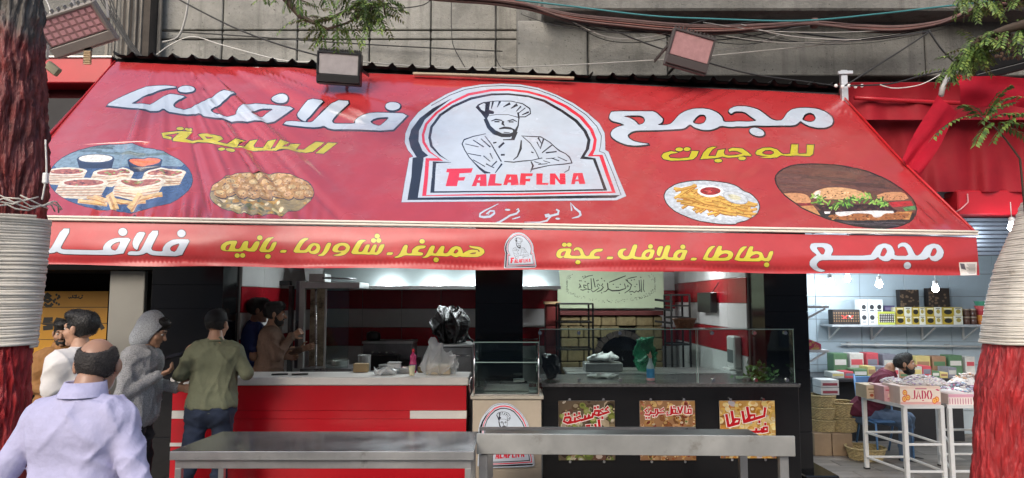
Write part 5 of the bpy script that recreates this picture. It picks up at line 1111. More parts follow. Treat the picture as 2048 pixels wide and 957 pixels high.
c = Vector((PX(690, 8.0, 740), 8.0, zt - .12)); wk = thing('work_table', (c.x, 8.0, 0), 'dark steel work table between grill and fridge', 'table'); MB().box2((c.x - .25, 7.75, c.z - .03), (c.x + .85, 8.3, c.z), .004).build('top', steeld, wk)
for dx_ in (-.22, .79):
    for yy in (7.78, 8.22): MB().box2((c.x + dx_, yy, .1), (c.x + dx_ + .04, yy + .04, c.z - .031), .003).build('leg', steeld, wk)
for k_, (dx_, r_0, h_0, lb_) in enumerate(((-.05, .09, .14, 'dented steel pot on the work table nearest the grill'), (.22, .07, .2, 'tall steel pot on the work table'), (.5, .11, .09, 'wide steel pan on the work table beside the fridge'))):
    lathe_thing('steel_pot', [('pot', [(.0001, 0), (r_0, 0), (r_0 * 1.02, .01), (r_0 * 1.04, h_0), (r_0 * 1.09, h_0 + .004), (r_0 * .98, h_0), (r_0 * .95, .008), (.0001, .008)], steelw)], lb_, 'pot', Vector((c.x + dx_, 8.0, c.z + .001)))
def glass_film(name, c):
    m = bpy.data.materials.new(name); m.use_nodes = True; n = m.node_tree.nodes; l = m.node_tree.links; b = n['Principled BSDF']; b.inputs['Base Color'].default_value = (*c, 1); b.inputs['Roughness'].default_value = .3
    t_ = n.new('ShaderNodeBsdfTransparent'); t_.inputs[0].default_value = (.5, .9, .7, 1); x = n.new('ShaderNodeMixShader'); x.inputs[0].default_value = .6; l.new(t_.outputs[0], x.inputs[1]); l.new(b.outputs[0], x.inputs[2]); l.new(x.outputs[0], n['Material Output'].inputs[0]); return m
wt_ = M('white_film', (.72, .74, .74), rough=.25, var=.05, trans=.35, bump=.35, bscale=40)
c = onc(770, YC0 + .2); V_, Q_ = bagmesh(c, .11, .07, .035, 9, .02, 45, h=.008)
tag(link_mesh('film_wrap', V_, Q_, wt_, smooth=True), 'crumpled clear plastic film lying on the red counter', 'plastic film')
c = onc(878, YC0 + .3)
bx = one('takeaway_box', MB().box2((c.x - .115, c.y - .08, c.z), (c.x + .115, c.y + .09, c.z + .085), .006), M('beige_card', (.55, .47, .34), rough=.7), 'beige card takeaway box inside the white carrier bag', 'box')
pr = [('e', np.array((c.x, c.y, c.z + .085)), (.165, .125, .11), .03), ('c', np.array((c.x - .03, c.y, c.z + .15)), np.array((c.x - .015, c.y, c.z + .225)), .07, .03, .06), ('c', np.array((c.x - .03, c.y, c.z + .21)), np.array((c.x - .05, c.y, c.z + .29)), .018, .012, .02), ('c', np.array((c.x + .01, c.y, c.z + .21)), np.array((c.x + .02, c.y, c.z + .265)), .018, .012, .02), ('cut', (0, 0, c.z + .002), (0, 0, -1))]
V_, Q_ = sdf(pr, .008, creases(14, .035, 44, (1, 1, .3)))
film = bpy.data.materials.new('carrier_film'); film.use_nodes = True; n_ = film.node_tree.nodes; l_ = film.node_tree.links; pb_ = n_['Principled BSDF']; pb_.inputs['Base Color'].default_value = (.8, .82, .83, 1); pb_.inputs['Roughness'].default_value = .28
tb_ = n_.new('ShaderNodeBsdfTransparent'); mx_ = n_.new('ShaderNodeMixShader'); mx_.inputs[0].default_value = .42; l_.new(tb_.outputs[0], mx_.inputs[1]); l_.new(pb_.outputs[0], mx_.inputs[2]); l_.new(mx_.outputs[0], n_['Material Output'].inputs[0])
nzb = n_.new('ShaderNodeTexNoise'); nzb.inputs['Scale'].default_value = 60; bpn = n_.new('ShaderNodeBump'); bpn.inputs['Strength'].default_value = .5; bpn.inputs['Distance'].default_value = .01; l_.new(nzb.outputs[0], bpn.inputs['Height']); l_.new(bpn.outputs[0], pb_.inputs['Normal'])
tag(link_mesh('carrier_bag', V_, Q_, film, smooth=True), 'translucent white plastic carrier bag with tied handles on red counter', 'bag')
for px_, lb in ((560, 'black phone lying on the red counter beside the men'), (600, 'flat black gadget lying on the red counter by the grill')):
    c = onc(px_, YC0 + .2); one('phone', MB().box(c + Vector((0, 0, .006)), (.15, .075, .01), Matrix.Rotation(R(15), 3, 'Z'), .003), blackp, lb, 'phone')
# doorway with red tile beyond
dw = thing('inner_doorway', (PX(535, 8.6, 700), 8.6, 0), 'dark steel doorway frame with red and white tiles beyond it', 'doorway')
pb(491, 572, 498, 960, 8.5, .08, 'jamb', steelw, dw); pb(572, 572, 580, 960, 8.5, .08, 'jamb', blackp, dw); pb(491, 562, 580, 571, 8.5, .08, 'head', blackp, dw)
pb(499, 577, 571, 612, 8.9, .03, 'tile_band', tr, dw); pb(499, 613, 571, 652, 8.9, .03, 'tile_band', tw, dw); pb(499, 653, 571, 700, 8.9, .03, 'tile_band', tr, dw); pb(499, 701, 571, 960, 8.9, .03, 'tile_band', tw, dw)

# ------------------------------------------------------------------ oven corner behind the black counter
YO = 10.1
ov = thing('stone_oven', (PX(1230, YO, 740), YO, 0), 'yellow stone bread oven with dark brick arch', 'oven')
stn = M('yellow_stone', (.22, .175, .085), rough=.85, var=.4, scale=5, bump=.7, bscale=18, bdist=.02, dirt='#4a3a1c', dscale=4)
ox0, ox1, oz1 = PX(1122, YO, 690), PX(1325, YO, 690), PZ(632, YO)
ac = at(1244, 720, YO); ar = PX(1290, YO, 720) - ac.x
def in_arch(x, z): return (x - ac.x) ** 2 + max(0, z - ac.z) ** 2 < (ar * 1.28) ** 2 if z > ac.z else abs(x - ac.x) < ar * 1.28
MB().box2((ox0, YO + .12, .0), (ox1, YB - .03, oz1)).build('core', void, ov)
row = 0; z = .1
while z < oz1 - .02:
    hh = min(.17, oz1 - z); x = ox0 - (row % 2) * .13
    while x < ox1:
        w_ = rnd.uniform(.22, .3); xa_, xb_ = max(x, ox0), min(x + w_ - .01, ox1)
        if xb_ - xa_ > .04 and not in_arch((xa_ + xb_) / 2, z + hh / 2): MB().box2((xa_, YO - rnd.uniform(0, .02), z), (xb_, YO + .13, z + hh - .01), .012).build('stone', stn, ov)
        x += w_
    z += hh; row += 1
brk = M('dark_brick', (.05, .035, .028), rough=.8, var=.3)
for k in range(13):
    a = math.pi * (k + .5) / 13; c = Vector((ac.x + ar * 1.14 * math.cos(a), YO - .03, ac.z + ar * 1.14 * math.sin(a)))
    MB().box(c + Vector((0, .06, 0)), (ar * .26, .16, ar * .26), Matrix.Rotation(-a, 3, 'Y'), .006).build('arch_brick', brk, ov)
pb(1120, 622, 1327, 631, YO - .06, .25, 'lintel', M('maroon_lintel', (.10, .02, .018), rough=.5), ov)
# green calligraphy board
S = Shapes(); GB = (1115, 541, 1327, 617); gY = YO + .02
def gmap(pts): return np.array([((1100 + p[0] / 8.533 - GB[0]) / (GB[2] - GB[0]), (540 + p[1] / 8.533 - GB[1]) / (GB[3] - GB[1])) for p in pts], float)
CAL = [[(1600,170,10),(1590,330,14),(1610,380,12)],[(1555,170,10),(1560,380,16)],[(1520,180,14),(1535,370,16)],[(1540,340,12),(1500,380,18),(1470,360,16),(1440,390,16),(1400,370,16),(1350,380,14)],[(1480,120,12),(1380,140,16),(1290,170,18),(1390,260,20),(1360,340,18),(1270,400,12)],[(1340,290,16),(1330,260,16),(1310,300,14)],[(1270,240,14),(1290,320,18),(1180,355,22),(1060,360,22),(990,330,20),(980,230,18)],[(1290,105,14),(1150,160,20),(1010,215,14)],[(1000,320,16),(950,370,16),(910,380,10)],[(900,240,18),(880,270,16),(910,300,20),(870,350,18),(800,380,12)],[(850,270,16),(820,240,14),(800,280,16),(840,310,14),(770,360,16),(730,380,14),(700,345,12)],[(740,150,16),(770,300,16)],[(700,150,14),(710,330,18),(660,340,18),(640,330,14)],[(640,230,12),(650,330,14)],[(730,95,10),(650,110,14),(570,150,10)],[(620,270,18),(570,260,18),(580,300,20),(630,330,16),(560,350,18),(520,340,14)],[(500,240,14),(530,300,18),(490,320,18),(520,260,12)]]
for st_ in CAL: S.put(gmap(ribbon(st_)), '#101a10', 'txt')
for (x, y) in [(505,190),(530,190),(600,205),(660,235),(1130,300),(1160,300),(800,190),(880,150),(930,190),(1080,250),(1200,250),(1320,180),(1440,170),(1450,290),(1480,250),(560,120),(600,110),(1550,130),(1390,180),(820,180),(650,380),(880,395),(1180,400),(1380,420)]: S.put(gmap(oval(x, y, 13, 10, 6, .5)), '#142014', 'txt')
rr = random.Random(4)
for k in range(230):
    a = rr.uniform(-.6, math.pi + .6); x = 1030 + (720 + rr.uniform(-40, 60)) * math.cos(a); x = max(290, min(1790, 1030 + (x - 1030) * 1.1)); y = 250 + 290 * math.sin(a) + rr.uniform(-25, 25)
    if y < 60: continue
    q = rr.uniform(5, 13); S.put(gmap(quadbar(x, y, q, rr.uniform(1.5, 3.5), rr.uniform(0, 3.1))), jit('#2a3a22', .3, rr), 'txt')
g0 = at(GB[0], 580, gY); g1 = at(GB[2], 580, gY); gz1_, gz0_ = PZ(GB[1], gY), PZ(GB[3], gY)
cbd = thing('calligraphy_board', ((g0.x + g1.x) / 2, gY, gz0_), 'pale green board with black Arabic calligraphy above the stone oven', 'sign')
mosaic(S, [(0, 0), (1, 0), (1, 1), (0, 1)], '#bccbaa', 'base', .12, .15, flat_map((g0.x, gY - .012, gz1_), (g1.x - g0.x, 0, 0), (0, 0, gz0_ - gz1_)), lambda g_: ('board_face' if g_ == 'base' else 'board_lettering', PRINT('board_print', rough=.35, var=.05), cbd))
MB().box2((g0.x, gY - .01, gz0_), (g1.x, gY + .02, gz1_)).build('backing', whitelam, cbd)
iron = M('black_iron', (.012, .012, .012), rough=.5, metal=.4)
def rack(name, x0, x1, ys_, Y, d, label, posts=True):
    t = thing(name, ((PX(x0, Y) + PX(x1, Y)) / 2, Y + d / 2, 0), label, 'rack'); a, b = PX(x0, Y), PX(x1, Y)
    for xx in (a, b):
        for yy in (Y, Y + d): MB().box2((xx - .012, yy - .012, .1), (xx + .012, yy + .012, PZ(ys_[0], Y)), .002).build('post', iron, t)
    for y in ys_:
        z = PZ(y, Y)
        for yy in (Y, Y + d): MB().beam((a, yy, z), (b, yy, z), .02, .02, .002).build('rail', iron, t)
        for xx in (a, b): MB().beam((xx, Y, z - .001), (xx, Y + d, z - .001), .018, .018, .002).build('side_rail', iron, t)
        MB().box2((a + .02, Y + .02, z - .012), (b - .02, Y + d - .02, z - .004)).build('shelf', steeld, t)
    return t
rack('iron_rack', 1118, 1186, (608, 645, 700, 760), 8.9, .5, 'low black iron tray rack before the stone oven')
rack('iron_rack', 1343, 1380, (590, 612, 636, 690, 750), 9.2, .4, 'tall black iron rack beside the tiled side wall')
for k, y in enumerate((600, 617, 643)): one('oven_peel', MB().beam(at(1310, y, 9.5), at(1345, y + 4, 9.25), .02, .03, .003), iron, ('uppermost', 'middle', 'lowest')[k] + ' of three black iron bars beside the tall rack', 'bar', 'iron bars beside the rack') if True else None
cab = thing('maroon_cabinet', (PX(1104, 9.6, 660), 9.8, 0), 'narrow maroon wooden cabinet left of the stone oven', 'cabinet')
pb(1092, 610, 1119, 960, 9.6, .4, 'carcass', M('maroon_wood', (.13, .018, .016), rough=.45, var=.2), cab); pb(1089, 604, 1121, 609, 9.56, .45, 'top', M('light_wood', (.4, .27, .14), rough=.6), cab)
for k in range(3): pb(1094, 614 + 40 * k, 1117, 650 + 40 * k, 9.585, .014, 'drawer', M('maroon_wood', (.13, .018, .016)), cab)
def woven(name, c, r0, r1, h_, label, group=None, mt=None):
    t = thing(name, c, label, 'basket', group); mt = mt or M('straw', (.46, .36, .18), rough=.8, var=.35, scale=30, bump=.8, bscale=70)
    m_ = MB(); nr = max(5, int(h_ / .014)); ns = 40
    def f(u, v):
        a = u * 2 * math.pi; r = r0 + (r1 - r0) * v + .006 * math.sin(a * 20 + math.pi * int(v * nr)); return Vector(c) + Vector((r * math.cos(a), r * math.sin(a), h_ * v))
    m_.grid(f, ns * 2, nr); m_.lathe([(.0001, .004), (r0 - .004, .004)], c, 24); m_.build('body', mt, t, False, fixn=False)
    MB().tube([Vector(c) + Vector((r1 * math.cos(a), r1 * math.sin(a), h_)) for a in np.linspace(0, 2 * math.pi, 26)], .011, 6).build('rim', mt, t, True)
    return t
c = at(1369, 660, 7.3); woven('bread_basket', Vector((c.x, 6.95, gz2 + .012)), .075, .115, .09, 'small brown woven basket on the glass shelf', None, M('brown_wicker', (.22, .11, .06), rough=.75, var=.3, scale=30, bump=.8, bscale=70)) if False else woven('bread_basket', Vector((PX(1369, YK + .2, 655), YK + .2, gz2 + .0105)), .075, .105, .085, 'small brown woven basket on the glass shelf', None, M('brown_wicker', (.22, .11, .06), rough=.75, var=.3, scale=30, bump=.8, bscale=70))
tv = thing('wall_screen', (XR0 - .1, 9.0, 1.9), 'small black screen fixed to the red and white tiled side wall', 'screen')
p = at(1407, 605, 8.6); q = at(1436, 605, 8.2); zq1, zq0 = PZ(585, 8.4), PZ(626, 8.4)
MB().box2((XR0 - .12, 8.35, zq0), (XR0 - .04, 8.95, zq1), .008).build('casing', blackp, tv); MB().box2((XR0 - .04, 8.6, (zq0 + zq1) / 2 - .05), (XR0 - .02, 8.7, (zq0 + zq1) / 2 + .05)).build('bracket', iron, tv)
MB().tube([(XR0 - .08, 8.4, zq1), (XR0 - .03, 8.3, zq1 + .12)], .006, 6).build('cable', blackp, tv, True)
wh = thing('paper_dispenser', (XR0 - .1, 7.75, 1.1), 'white wall mounted dispenser on the tiled side wall', 'dispenser')
yy0, yy1 = 7.55, 7.8; z0, z1 = PZ(736, 7.7), PZ(672, 7.7); wp = M('white_plastic', (.72, .72, .70), rough=.3)
MB().box2((XR0 - .11, yy0, z0), (XR0 - .022, yy1, z1), .015).build('body', wp, wh); MB().box2((XR0 - .115, yy0 + .03, z0 + .06), (XR0 - .108, yy1 - .03, z0 + .2), .002).build('window', M('grey_window', (.2, .22, .22), rough=.2), wh); MB().box2((XR0 - .16, yy0 - .01, z0 - .02), (XR0 - .03, yy1 + .01, z0), .006).build('drip_tray', wp, wh)
# items on black counter behind the glass
zk = kz + .001
c = Vector((PX(1301, YK + .22, 740), YK + .22, zk))
sp = lathe_thing('spray_bottle', [('body', [(.0001, 0), (.036, 0), (.038, .01), (.038, .12), (.033, .145), (.018, .175), (.014, .2), (.014, .215)], M('spray_plastic', (.62, .68, .74), rough=.25, trans=.2)), ('label', [(.0383, .03), (.0388, .032), (.0388, .115), (.0383, .117)], M('blue_label', (.06, .3, .62), rough=.35)), ('liquid_band', [(.0383, .004), (.0387, .005), (.0387, .026), (.0383, .027)], M('pink_band', (.75, .3, .34), rough=.3)), ('nozzle', [(.0001, .215), (.016, .215), (.016, .235), (.008, .262), (.004, .275), (.0001, .275)], M('pink_cap', (.7, .28, .22), rough=.4))], 'clear spray bottle with blue label on the black counter', 'bottle', c)
MB().beam(c + Vector((0, -.002, .235)), c + Vector((-.03, -.002, .245)), .016, .014, .003).build('trigger', M('pink_cap', (.7, .28, .22)), sp)
grn = M('herb_green', (.10, .24, .05), rough=.6, var=.35, scale=20); grl = M('herb_white', (.5, .6, .45), rough=.5)
hb_ = thing('herb_bunch', (PX(1508, YK + .3, 755), YK + .3, zk), 'bunch of fresh green herbs lying on the black counter', 'herbs')
m_ = MB(); r_ = random.Random(2); cc = Vector((PX(1520, YK + .3, 755), YK + .3, zk))
for k in range(150):
    o_ = cc + Vector((r_.gauss(0, .07), r_.gauss(0, .05), abs(r_.gauss(.05, .04)))); d_ = Vector((r_.gauss(0, 1), r_.gauss(0, 1), r_.gauss(.3, .7))).normalized(); s_ = d_.cross(Vector((r_.gauss(0, 1), r_.gauss(0, 1), 1))).normalized() * .018
    m_.add([o_, o_ + d_ * .03 + s_, o_ + d_ * .065, o_ + d_ * .03 - s_], [(0, 1, 2, 3)])
m_.build('leaves', grn, hb_, fixn=False)['kind'] = 'stuff'
for k in range(9): MB().tube([cc + Vector((-.22, r_.uniform(-.04, .04), .012 + .006 * (k % 4))), cc + Vector((-.05, r_.uniform(-.04, .04), .03))], .006, 6).build('stem', grl, hb_, True)
c = Vector((PX(1292, 8.2, 720), 8.2, PZ(742, 8.2))); V_, Q_ = bagmesh(c, .11, .09, .13, 21, .04, 30, [('c', np.array((c.x - .06, c.y, c.z + .2)), np.array((c.x - .05, c.y, c.z + .36)), .06, .03, .05), ('c', np.array((c.x + .06, c.y, c.z + .2)), np.array((c.x + .05, c.y, c.z + .33)), .06, .03, .05)])
tag(link_mesh('green_bag', V_, Q_, glass_film('green_film', (.02, .20, .10)), smooth=True), 'crumpled green plastic bag on the prep table behind the glass', 'bag')
pt = thing('prep_table', (PX(1280, 8.3), 8.3, 0), 'steel preparation table behind the black counter', 'table')
zpt = PZ(742, 8.2) - .002
px0, px1 = PX(1130, 8.2), PX(1480, 8.2)
MB().box2((px0, 7.95, zpt - .03), (px1, 8.65, zpt), .004).build('table_top', steel, pt)
for xx in (px0 + .03, px1 - .07):
    for yy in (7.98, 8.58): MB().box2((xx, yy, .1), (xx + .04, yy + .04, zpt - .031), .003).build('leg', steelw, pt)
def onpt(px_, Y=8.2): return Vector((PX(px_, Y, 720), Y, zpt + .001))
c = onpt(1205); sc_ = thing('dough_tray', c, 'steel tray stack with a folded white cloth on the prep table', 'tray')
MB().box2((c.x - .22, c.y - .12, c.z), (c.x + .22, c.y + .15, c.z + .1), .01).build('stack', steelw, sc_)
V_, Q_ = bagmesh(Vector((c.x, c.y, c.z + .1)), .2, .12, .05, 31, .03, 30); tag(link_mesh('tea_towel', V_, Q_, M('white_cloth', (.62, .62, .6), rough=.9, var=.1), smooth=True), 'crumpled white tea towel on the tray stack', 'towel')
c = Vector((PX(1205, YK + .45, 745), YK + .45, zk)); V_, Q_ = bagmesh(c, .16, .07, .02, 33, .012, 40, h=.008); tag(link_mesh('striped_cloth', V_, Q_, MATS['white_cloth'], smooth=True), 'flat white cloth lying on the black counter behind the glass', 'cloth')
V_, Q_ = bagmesh(Vector((PX(1100, YK + .3, 750), YK + .34, zk)), .09, .08, .13, 35, .03, 26); tag(link_mesh('black_sack', V_, Q_, MATS['black_film'], smooth=True), 'slumped black plastic sack at the end of the black counter', 'bag')
# ------------------------------------------------------------------ sweet shop contents
wpaint = M('white_paint', (.68, .68, .66), rough=.4, var=.08, scale=6, dirt='#9a9488', dscale=5, dlo=.62, dhi=.85)
card = M('carton', (.34, .24, .15), rough=.8, var=.15)
YSH = 9.22
wsf = thing('wall_shelf', (PX(1815, YSH, 650), 9.4, PZ(652, YSH)), 'long grey wall shelf of sweet boxes on brackets', 'shelf')
sx0, sx1 = PX(1664, YSH, 650), PX(1990, YSH, 650); zsf = PZ(650, YSH)
MB().box2((sx0, YSH, zsf - .03), (sx1, YS - .02, zsf), .004).build('board', M('shelf_grey', (.42, .44, .46), rough=.4), wsf)
for px_ in (1682, 1770, 1875, 1960):
    x = PX(px_, YSH, 650); m_ = MB(); m_.box2((x - .012, YS - .035, zsf - .22), (x + .012, YS - .015, zsf - .031)); m_.beam((x, YS - .03, zsf - .21), (x, YSH + .05, zsf - .035), .02, .015); m_.build('bracket', wpaint, wsf)
pp = thing('wall_pipe', (PX(1820, 9.5, 690), 9.5, PZ(695, 9.5)), 'horizontal white water pipe with clamps along the tiled wall', 'pipe')
MB().tube([at(1682, 689, 9.52), at(1970, 694, 9.52)], .014, 10).build('pipe_run', wpaint, pp, True)
for px_ in (1698, 1755, 1820, 1895): MB().box(at(px_, 689 + (px_ - 1682) * .017, 9.535) + Vector((0, .01, 0)), (.05, .06, .06), None, .008).build('clamp', M('grey_clamp', (.35, .37, .38), rough=.5), pp)
def prbox(name, x0, y0, x1, y1, Y, d, base, shapes, label, cat, group=None, side='#8a8a80', sit=None):
    """carton with a printed front"""
    ym = (y0 + y1) / 2; a = PX(x0, Y, ym); b = PX(x1, Y, ym); z0 = PZ(y1, Y) if sit is None else sit; z1 = z0 + (PZ(y0, Y) - PZ(y1, Y))
    t = thing(name, ((a + b) / 2, Y + d / 2, z0), label, cat, group)
    MB().box2((a, Y + .002, z0), (b, Y + d, z1), .002).build('carton', M('card_' + side.strip('#'), side, rough=.6, var=.08), t)
    S = Shapes()
    for (p, c) in shapes: S.put(np.clip(np.asarray(p, float), .004, .996), c, 'print')
    mosaic(S, [(0, 0), (1, 0), (1, 1), (0, 1)], base, 'print', .34, .34, flat_map((a, Y, z1), (b - a, 0, 0), (0, 0, z0 - z1)), lambda g_: ('printed_front', PRINT('box_print', rough=.4), t))
    return t
zt_s = zsf + .001
r_ = random.Random(12)
# gold boxes, two rows
GX = [1791, 1824, 1851, 1884, 1926]
for row, yy in enumerate((622, 636)):
    pass
rh = PZ(615, YSH + .05) - PZ(632, YSH + .05)
pos_n = ['at the end beside the dotted tray', 'second from the dotted tray', 'third from the dotted tray', 'beside the brown jars']
for row in range(2):
    for i in range(4):
        prbox('gold_box', GX[i] + .4, 630, GX[i + 1] - .4, 647.5, YSH + .05, .22, '#b9a23a' if (i + row) % 2 == 0 else '#e2e0d2',
              [(rect(0, 0, .55, 1), '#b59a34'), (rect(.6, .05, .98, .95), '#dcdacb'), (oval(.3, .55, .2, .28, 12), '#2c2a22'), (rect(.1, .12, .5, .26), '#e6e0c0'), (oval(.8, .5, .12, .25, 10), '#a89548'), (rect(.66, .12, .92, .22), '#6a6450')],
              'gold and white sweet box in the %s row, %s' % (('lower', 'upper')[row], pos_n[i]), 'box', 'gold sweet boxes on the shelf', '#cfc8b0', sit=zt_s + row * (rh + .001))
for i, x0 in enumerate((1721, 1737, 1752)):
    prbox('tall_box', x0, 598, x0 + 14, 648, YSH + .04, .15, '#e4e4e2', [(oval(.5, .3, .32, .1, 10), '#2a2c30'), (oval(.5, .72, .34, .1, 10), '#3a3b40'), (rect(.2, .42, .8, .47), '#4b4c52'), (rect(.25, .88, .75, .92), '#777777')], 'tall white printed box, %s of three standing on the shelf' % ('nearest the red ribboned tray', 'the middle', 'nearest the dotted tray')[i], 'box', 'tall white boxes', '#d8d8d6', sit=zt_s)
prbox('violet_box', 1768, 606, 1789, 624, YSH + .16, .12, '#59507a', [(rect(.1, .2, .9, .5), '#8b82a8')], 'dull violet carton tucked behind the dotted tray', 'box', None, '#4a4468', sit=zt_s + .13)
def dots_front(n, m, c): return [(oval((i + .5) / n, .14 + .72 * (j + .5) / m, .28 / n, .26 / m, 7), c) for i in range(n) for j in range(m)]
prbox('ribboned_tray', 1666, 618, 1719, 648, YSH + .05, .14, '#2c2422', dots_front(11, 4, '#8a6a4a') + [(quadbar(.42, .5, .16, .03, .9), '#c23a30'), (quadbar(.46, .5, .16, .03, -.9), '#d8564a'), (quadbar(.66, .5, .12, .03, 1.1), '#e8d8d0'), (quadbar(.7, .5, .12, .03, -1.1), '#c23a30')], 'dark chocolate tray with red and white ribbons on the shelf', 'tray', None, '#231c1a', sit=zt_s)
prbox('dotted_tray', 1757, 622, 1790, 648, YSH + .02, .1, '#c8cf5a', [(rect(.06, .16, .94, .84), '#3a3432')] + dots_front(9, 4, '#d8d4cc'), 'yellow edged tray of pale round sweets on the shelf', 'tray', None, '#b8b44a', sit=zt_s)
for k, (x0, x1, y0, y1) in enumerate(((1800, 1838, 577, 612), (1857, 1899, 574, 612))):
    prbox('chocolate_chest', x0, y0, x1, y1, YSH + .17, .1, '#2e2520', [(oval(r_.random(), r_.random(), .06, .06, 7), '#6a5644') for _ in range(26)], ('narrow dark patterned box', 'wide dark patterned box with a plain side')[k] + ' standing on the gold boxes', 'box', None, '#1c1614', sit=zt_s + 2 * rh + .003)
for i in range(4):
    c = Vector((PX(1933 + (i % 2) * 14, YSH + .12, 640), YSH + .12, zt_s + (i // 2) * .105))
    lathe_thing('sweet_jar', [('body', [(.0001, 0), (.04, 0), (.043, .02), (.043, .075), (.036, .085)], M('jar_brown', (.12, .06, .045), rough=.2, var=.5, scale=40)), ('lid', [(.0001, .0852), (.04, .0852), (.04, .102), (.0001, .102)], M('jar_lid', (.4, .3, .22), rough=.4))], '%s brown sweet jar beside the gold boxes, %s' % (('lower', 'upper')[i // 2], ('next to gold boxes', 'next to orange tubs')[i % 2]), 'jar', c, 'brown sweet jars')
for i, (c1, nm) in enumerate((((.62, .2, .05), 'orange'), ((.7, .3, .06), 'pale orange'), ((.5, .06, .07), 'crimson'), ((.62, .12, .12), 'coral'), ((.08, .32, .2), 'green'))):
    c = Vector((PX(1968, YSH + .13, 640), YSH + .13, zt_s + i * .062))
    lathe_thing('stacked_tub', [('tub', [(.0001, 0), (.085, 0), (.105, .055), (.11, .058), (.11, .0615), (.1, .0615), (.0001, .0615)], M('tub_' + nm.replace(' ', '_'), c1, rough=.35))], '%s plastic tub in the stack at the shelf end' % nm, 'tub', c, 'stacked plastic tubs')
# lower left small shelves
def smallshelf(y, label):
    Y = 7.35; x0, x1 = xsl + .02, PX(1654, Y, y); z = PZ(y, Y)
    t = thing('bracket_shelf', ((x0 + x1) / 2, Y, z), label, 'shelf'); MB().box2((x0, Y - .05, z - .025), (x1, Y + .35, z), .003).build('board', wpaint, t)
    MB().beam((x0 + .005, Y - .02, z - .2), (x1 - .03, Y - .02, z - .03), .018, .018).build('brace', wpaint, t); MB().box2((x0, Y - .03, z - .22), (x0 + .02, Y - .01, z - .026)).build('upright', wpaint, t); return x0, x1, Y, z
x0, x1, Y, z = smallshelf(612, 'small white bracket shelf with a heap of nuts by the column')
nut = M('nut_shell', (.42, .32, .22), rough=.6, var=.35, scale=20)
m_ = MB()
for k in range(70):
    q = k / 70; m_.ell((x0 + .02 + r_.uniform(.0, .12) * (1 - q * .5) + q * .02, Y + .05 + r_.uniform(0, .2) * (1 - q * .5), z + .018 + q * .17), (.02, .018, .018), 6, 4)
tag(m_.build('nut_heap', nut, smooth=True), 'heap of brown shelled nuts on the small white shelf', 'nuts', kind='stuff')
x0, x1, Y, z = smallshelf(700, 'small white bracket shelf with a yellow and pink carton by the column')
one('sweet_carton', MB().prism([(x0 + .01, Y, z + .001), (x1 - .06, Y, z + .001), (x1 - .06, Y, z + .06), (x0 + .01, Y, z + .17)], (0, .2, 0)), M('carton_yellow_pink', (.62, .42, .12), rough=.5, var=.3, scale=14, dirt='#c0405a', dscale=9, dlo=.5, dhi=.55), 'wedge of yellow and pink sweet carton on the small shelf', 'carton')
# back counter with boxes
YBk = 8.75
bk = thing('back_counter', (PX(1800, YBk, 800), 9.1, 0), 'dark counter along the back of the sweet shop', 'counter')
zbk = PZ(758, YBk); MB().box2((PX(1640, YBk, 780), YBk, zbk - .04), (PX(1960, YBk, 780), YS - .03, zbk), .004).build('top', M('dark_counter_top', (.03, .03, .032), rough=.4), bk); MB().box2((PX(1700, YBk, 780), YBk + .3, .03), (PX(1955, YBk, 780), YS - .05, zbk - .041)).build('base', M('dark_base', (.02, .02, .022), rough=.6), bk)
tones = [(.5, .5, .46), (.55, .08, .10), (.1, .2, .1), (.6, .5, .2), (.2, .2, .24), (.62, .6, .56), (.35, .2, .12)]
tn = ['pale grey', 'dark red', 'dark green', 'mustard', 'charcoal', 'off white', 'brown']
xk = 1662
for i in range(12):
    w_ = r_.uniform(16, 28); ti = i % 7; h_ = r_.uniform(.05, .16)
    if xk + w_ > 1955: break
    a, b = PX(xk, YBk + .1, 740), PX(xk + w_ - 1, YBk + .1, 740)
    t = thing('stock_box', ((a + b) / 2, YBk + .2, zbk), '%s stock box on the dark back counter, %s' % (tn[ti], 'toward the column' if i < 7 else 'toward the orange tubs'), 'box', 'stock boxes on the back counter')
    MB().box2((a, YBk + .08, zbk + .001), (b, YBk + .3, zbk + .001 + h_), .003).build('carton', M('stock_' + tn[ti].replace(' ', '_'), tones[ti], rough=.6, var=.2), t); MB().box2((a + .01, YBk + .077, zbk + h_ * .35), (b - .01, YBk + .0795, zbk + h_ * .75)).build('label_strip', M('strip_' + tn[(ti + 3) % 7].replace(' ', '_'), tones[(ti + 3) % 7], rough=.5), t); xk += w_
# white cartons and basket stacks on the floor
for i, (x0, y0, x1, y1, Y, lb) in enumerate(((1640, 757, 1675, 772, 8.35, 'upper'), (1640, 773, 1675, 786, 8.35, 'lower'))):
    pass
straw = M('straw', (.46, .36, .18), rough=.8, var=.35, scale=30, bump=.8, bscale=70)
def stack(px_, Y, n, r0, r1, h_, z0, who):
    for k in range(n): woven('straw_basket', Vector((PX(px_, Y, 820), Y, z0 + k * (h_ + .012))), r0, r1, h_, '%s straw basket in the stack %s' % (('lowest', 'second', 'third')[k], who), 'stacked straw baskets')
ztop = .29
for k, (x0, x1, lb) in enumerate(((1628, 1662, 'brown carton under the basket stack beside the column'), (1664, 1704, 'brown carton under the wider basket stack'))):
    a, b = PX(x0, 8.2, 860), PX(x1, 8.2, 860)
    t = thing('floor_carton', ((a + b) / 2, 8.35, .034), lb, 'carton', 'cartons on the sweet shop floor'); MB().box2((a, 8.2, .037), (b, 8.55, ztop), .004).build('box', card, t); MB().box2((a - .002, 8.33, ztop - .06), (b + .002, 8.42, ztop + .002)).build('tape', M('tape', (.4, .3, .18), rough=.3), t)
stack(1645, 8.38, 3, .125, .15, .13, ztop + .003, 'beside the column'); stack(1683, 8.38, 2, .15, .175, .16, ztop + .003, 'away from the column')
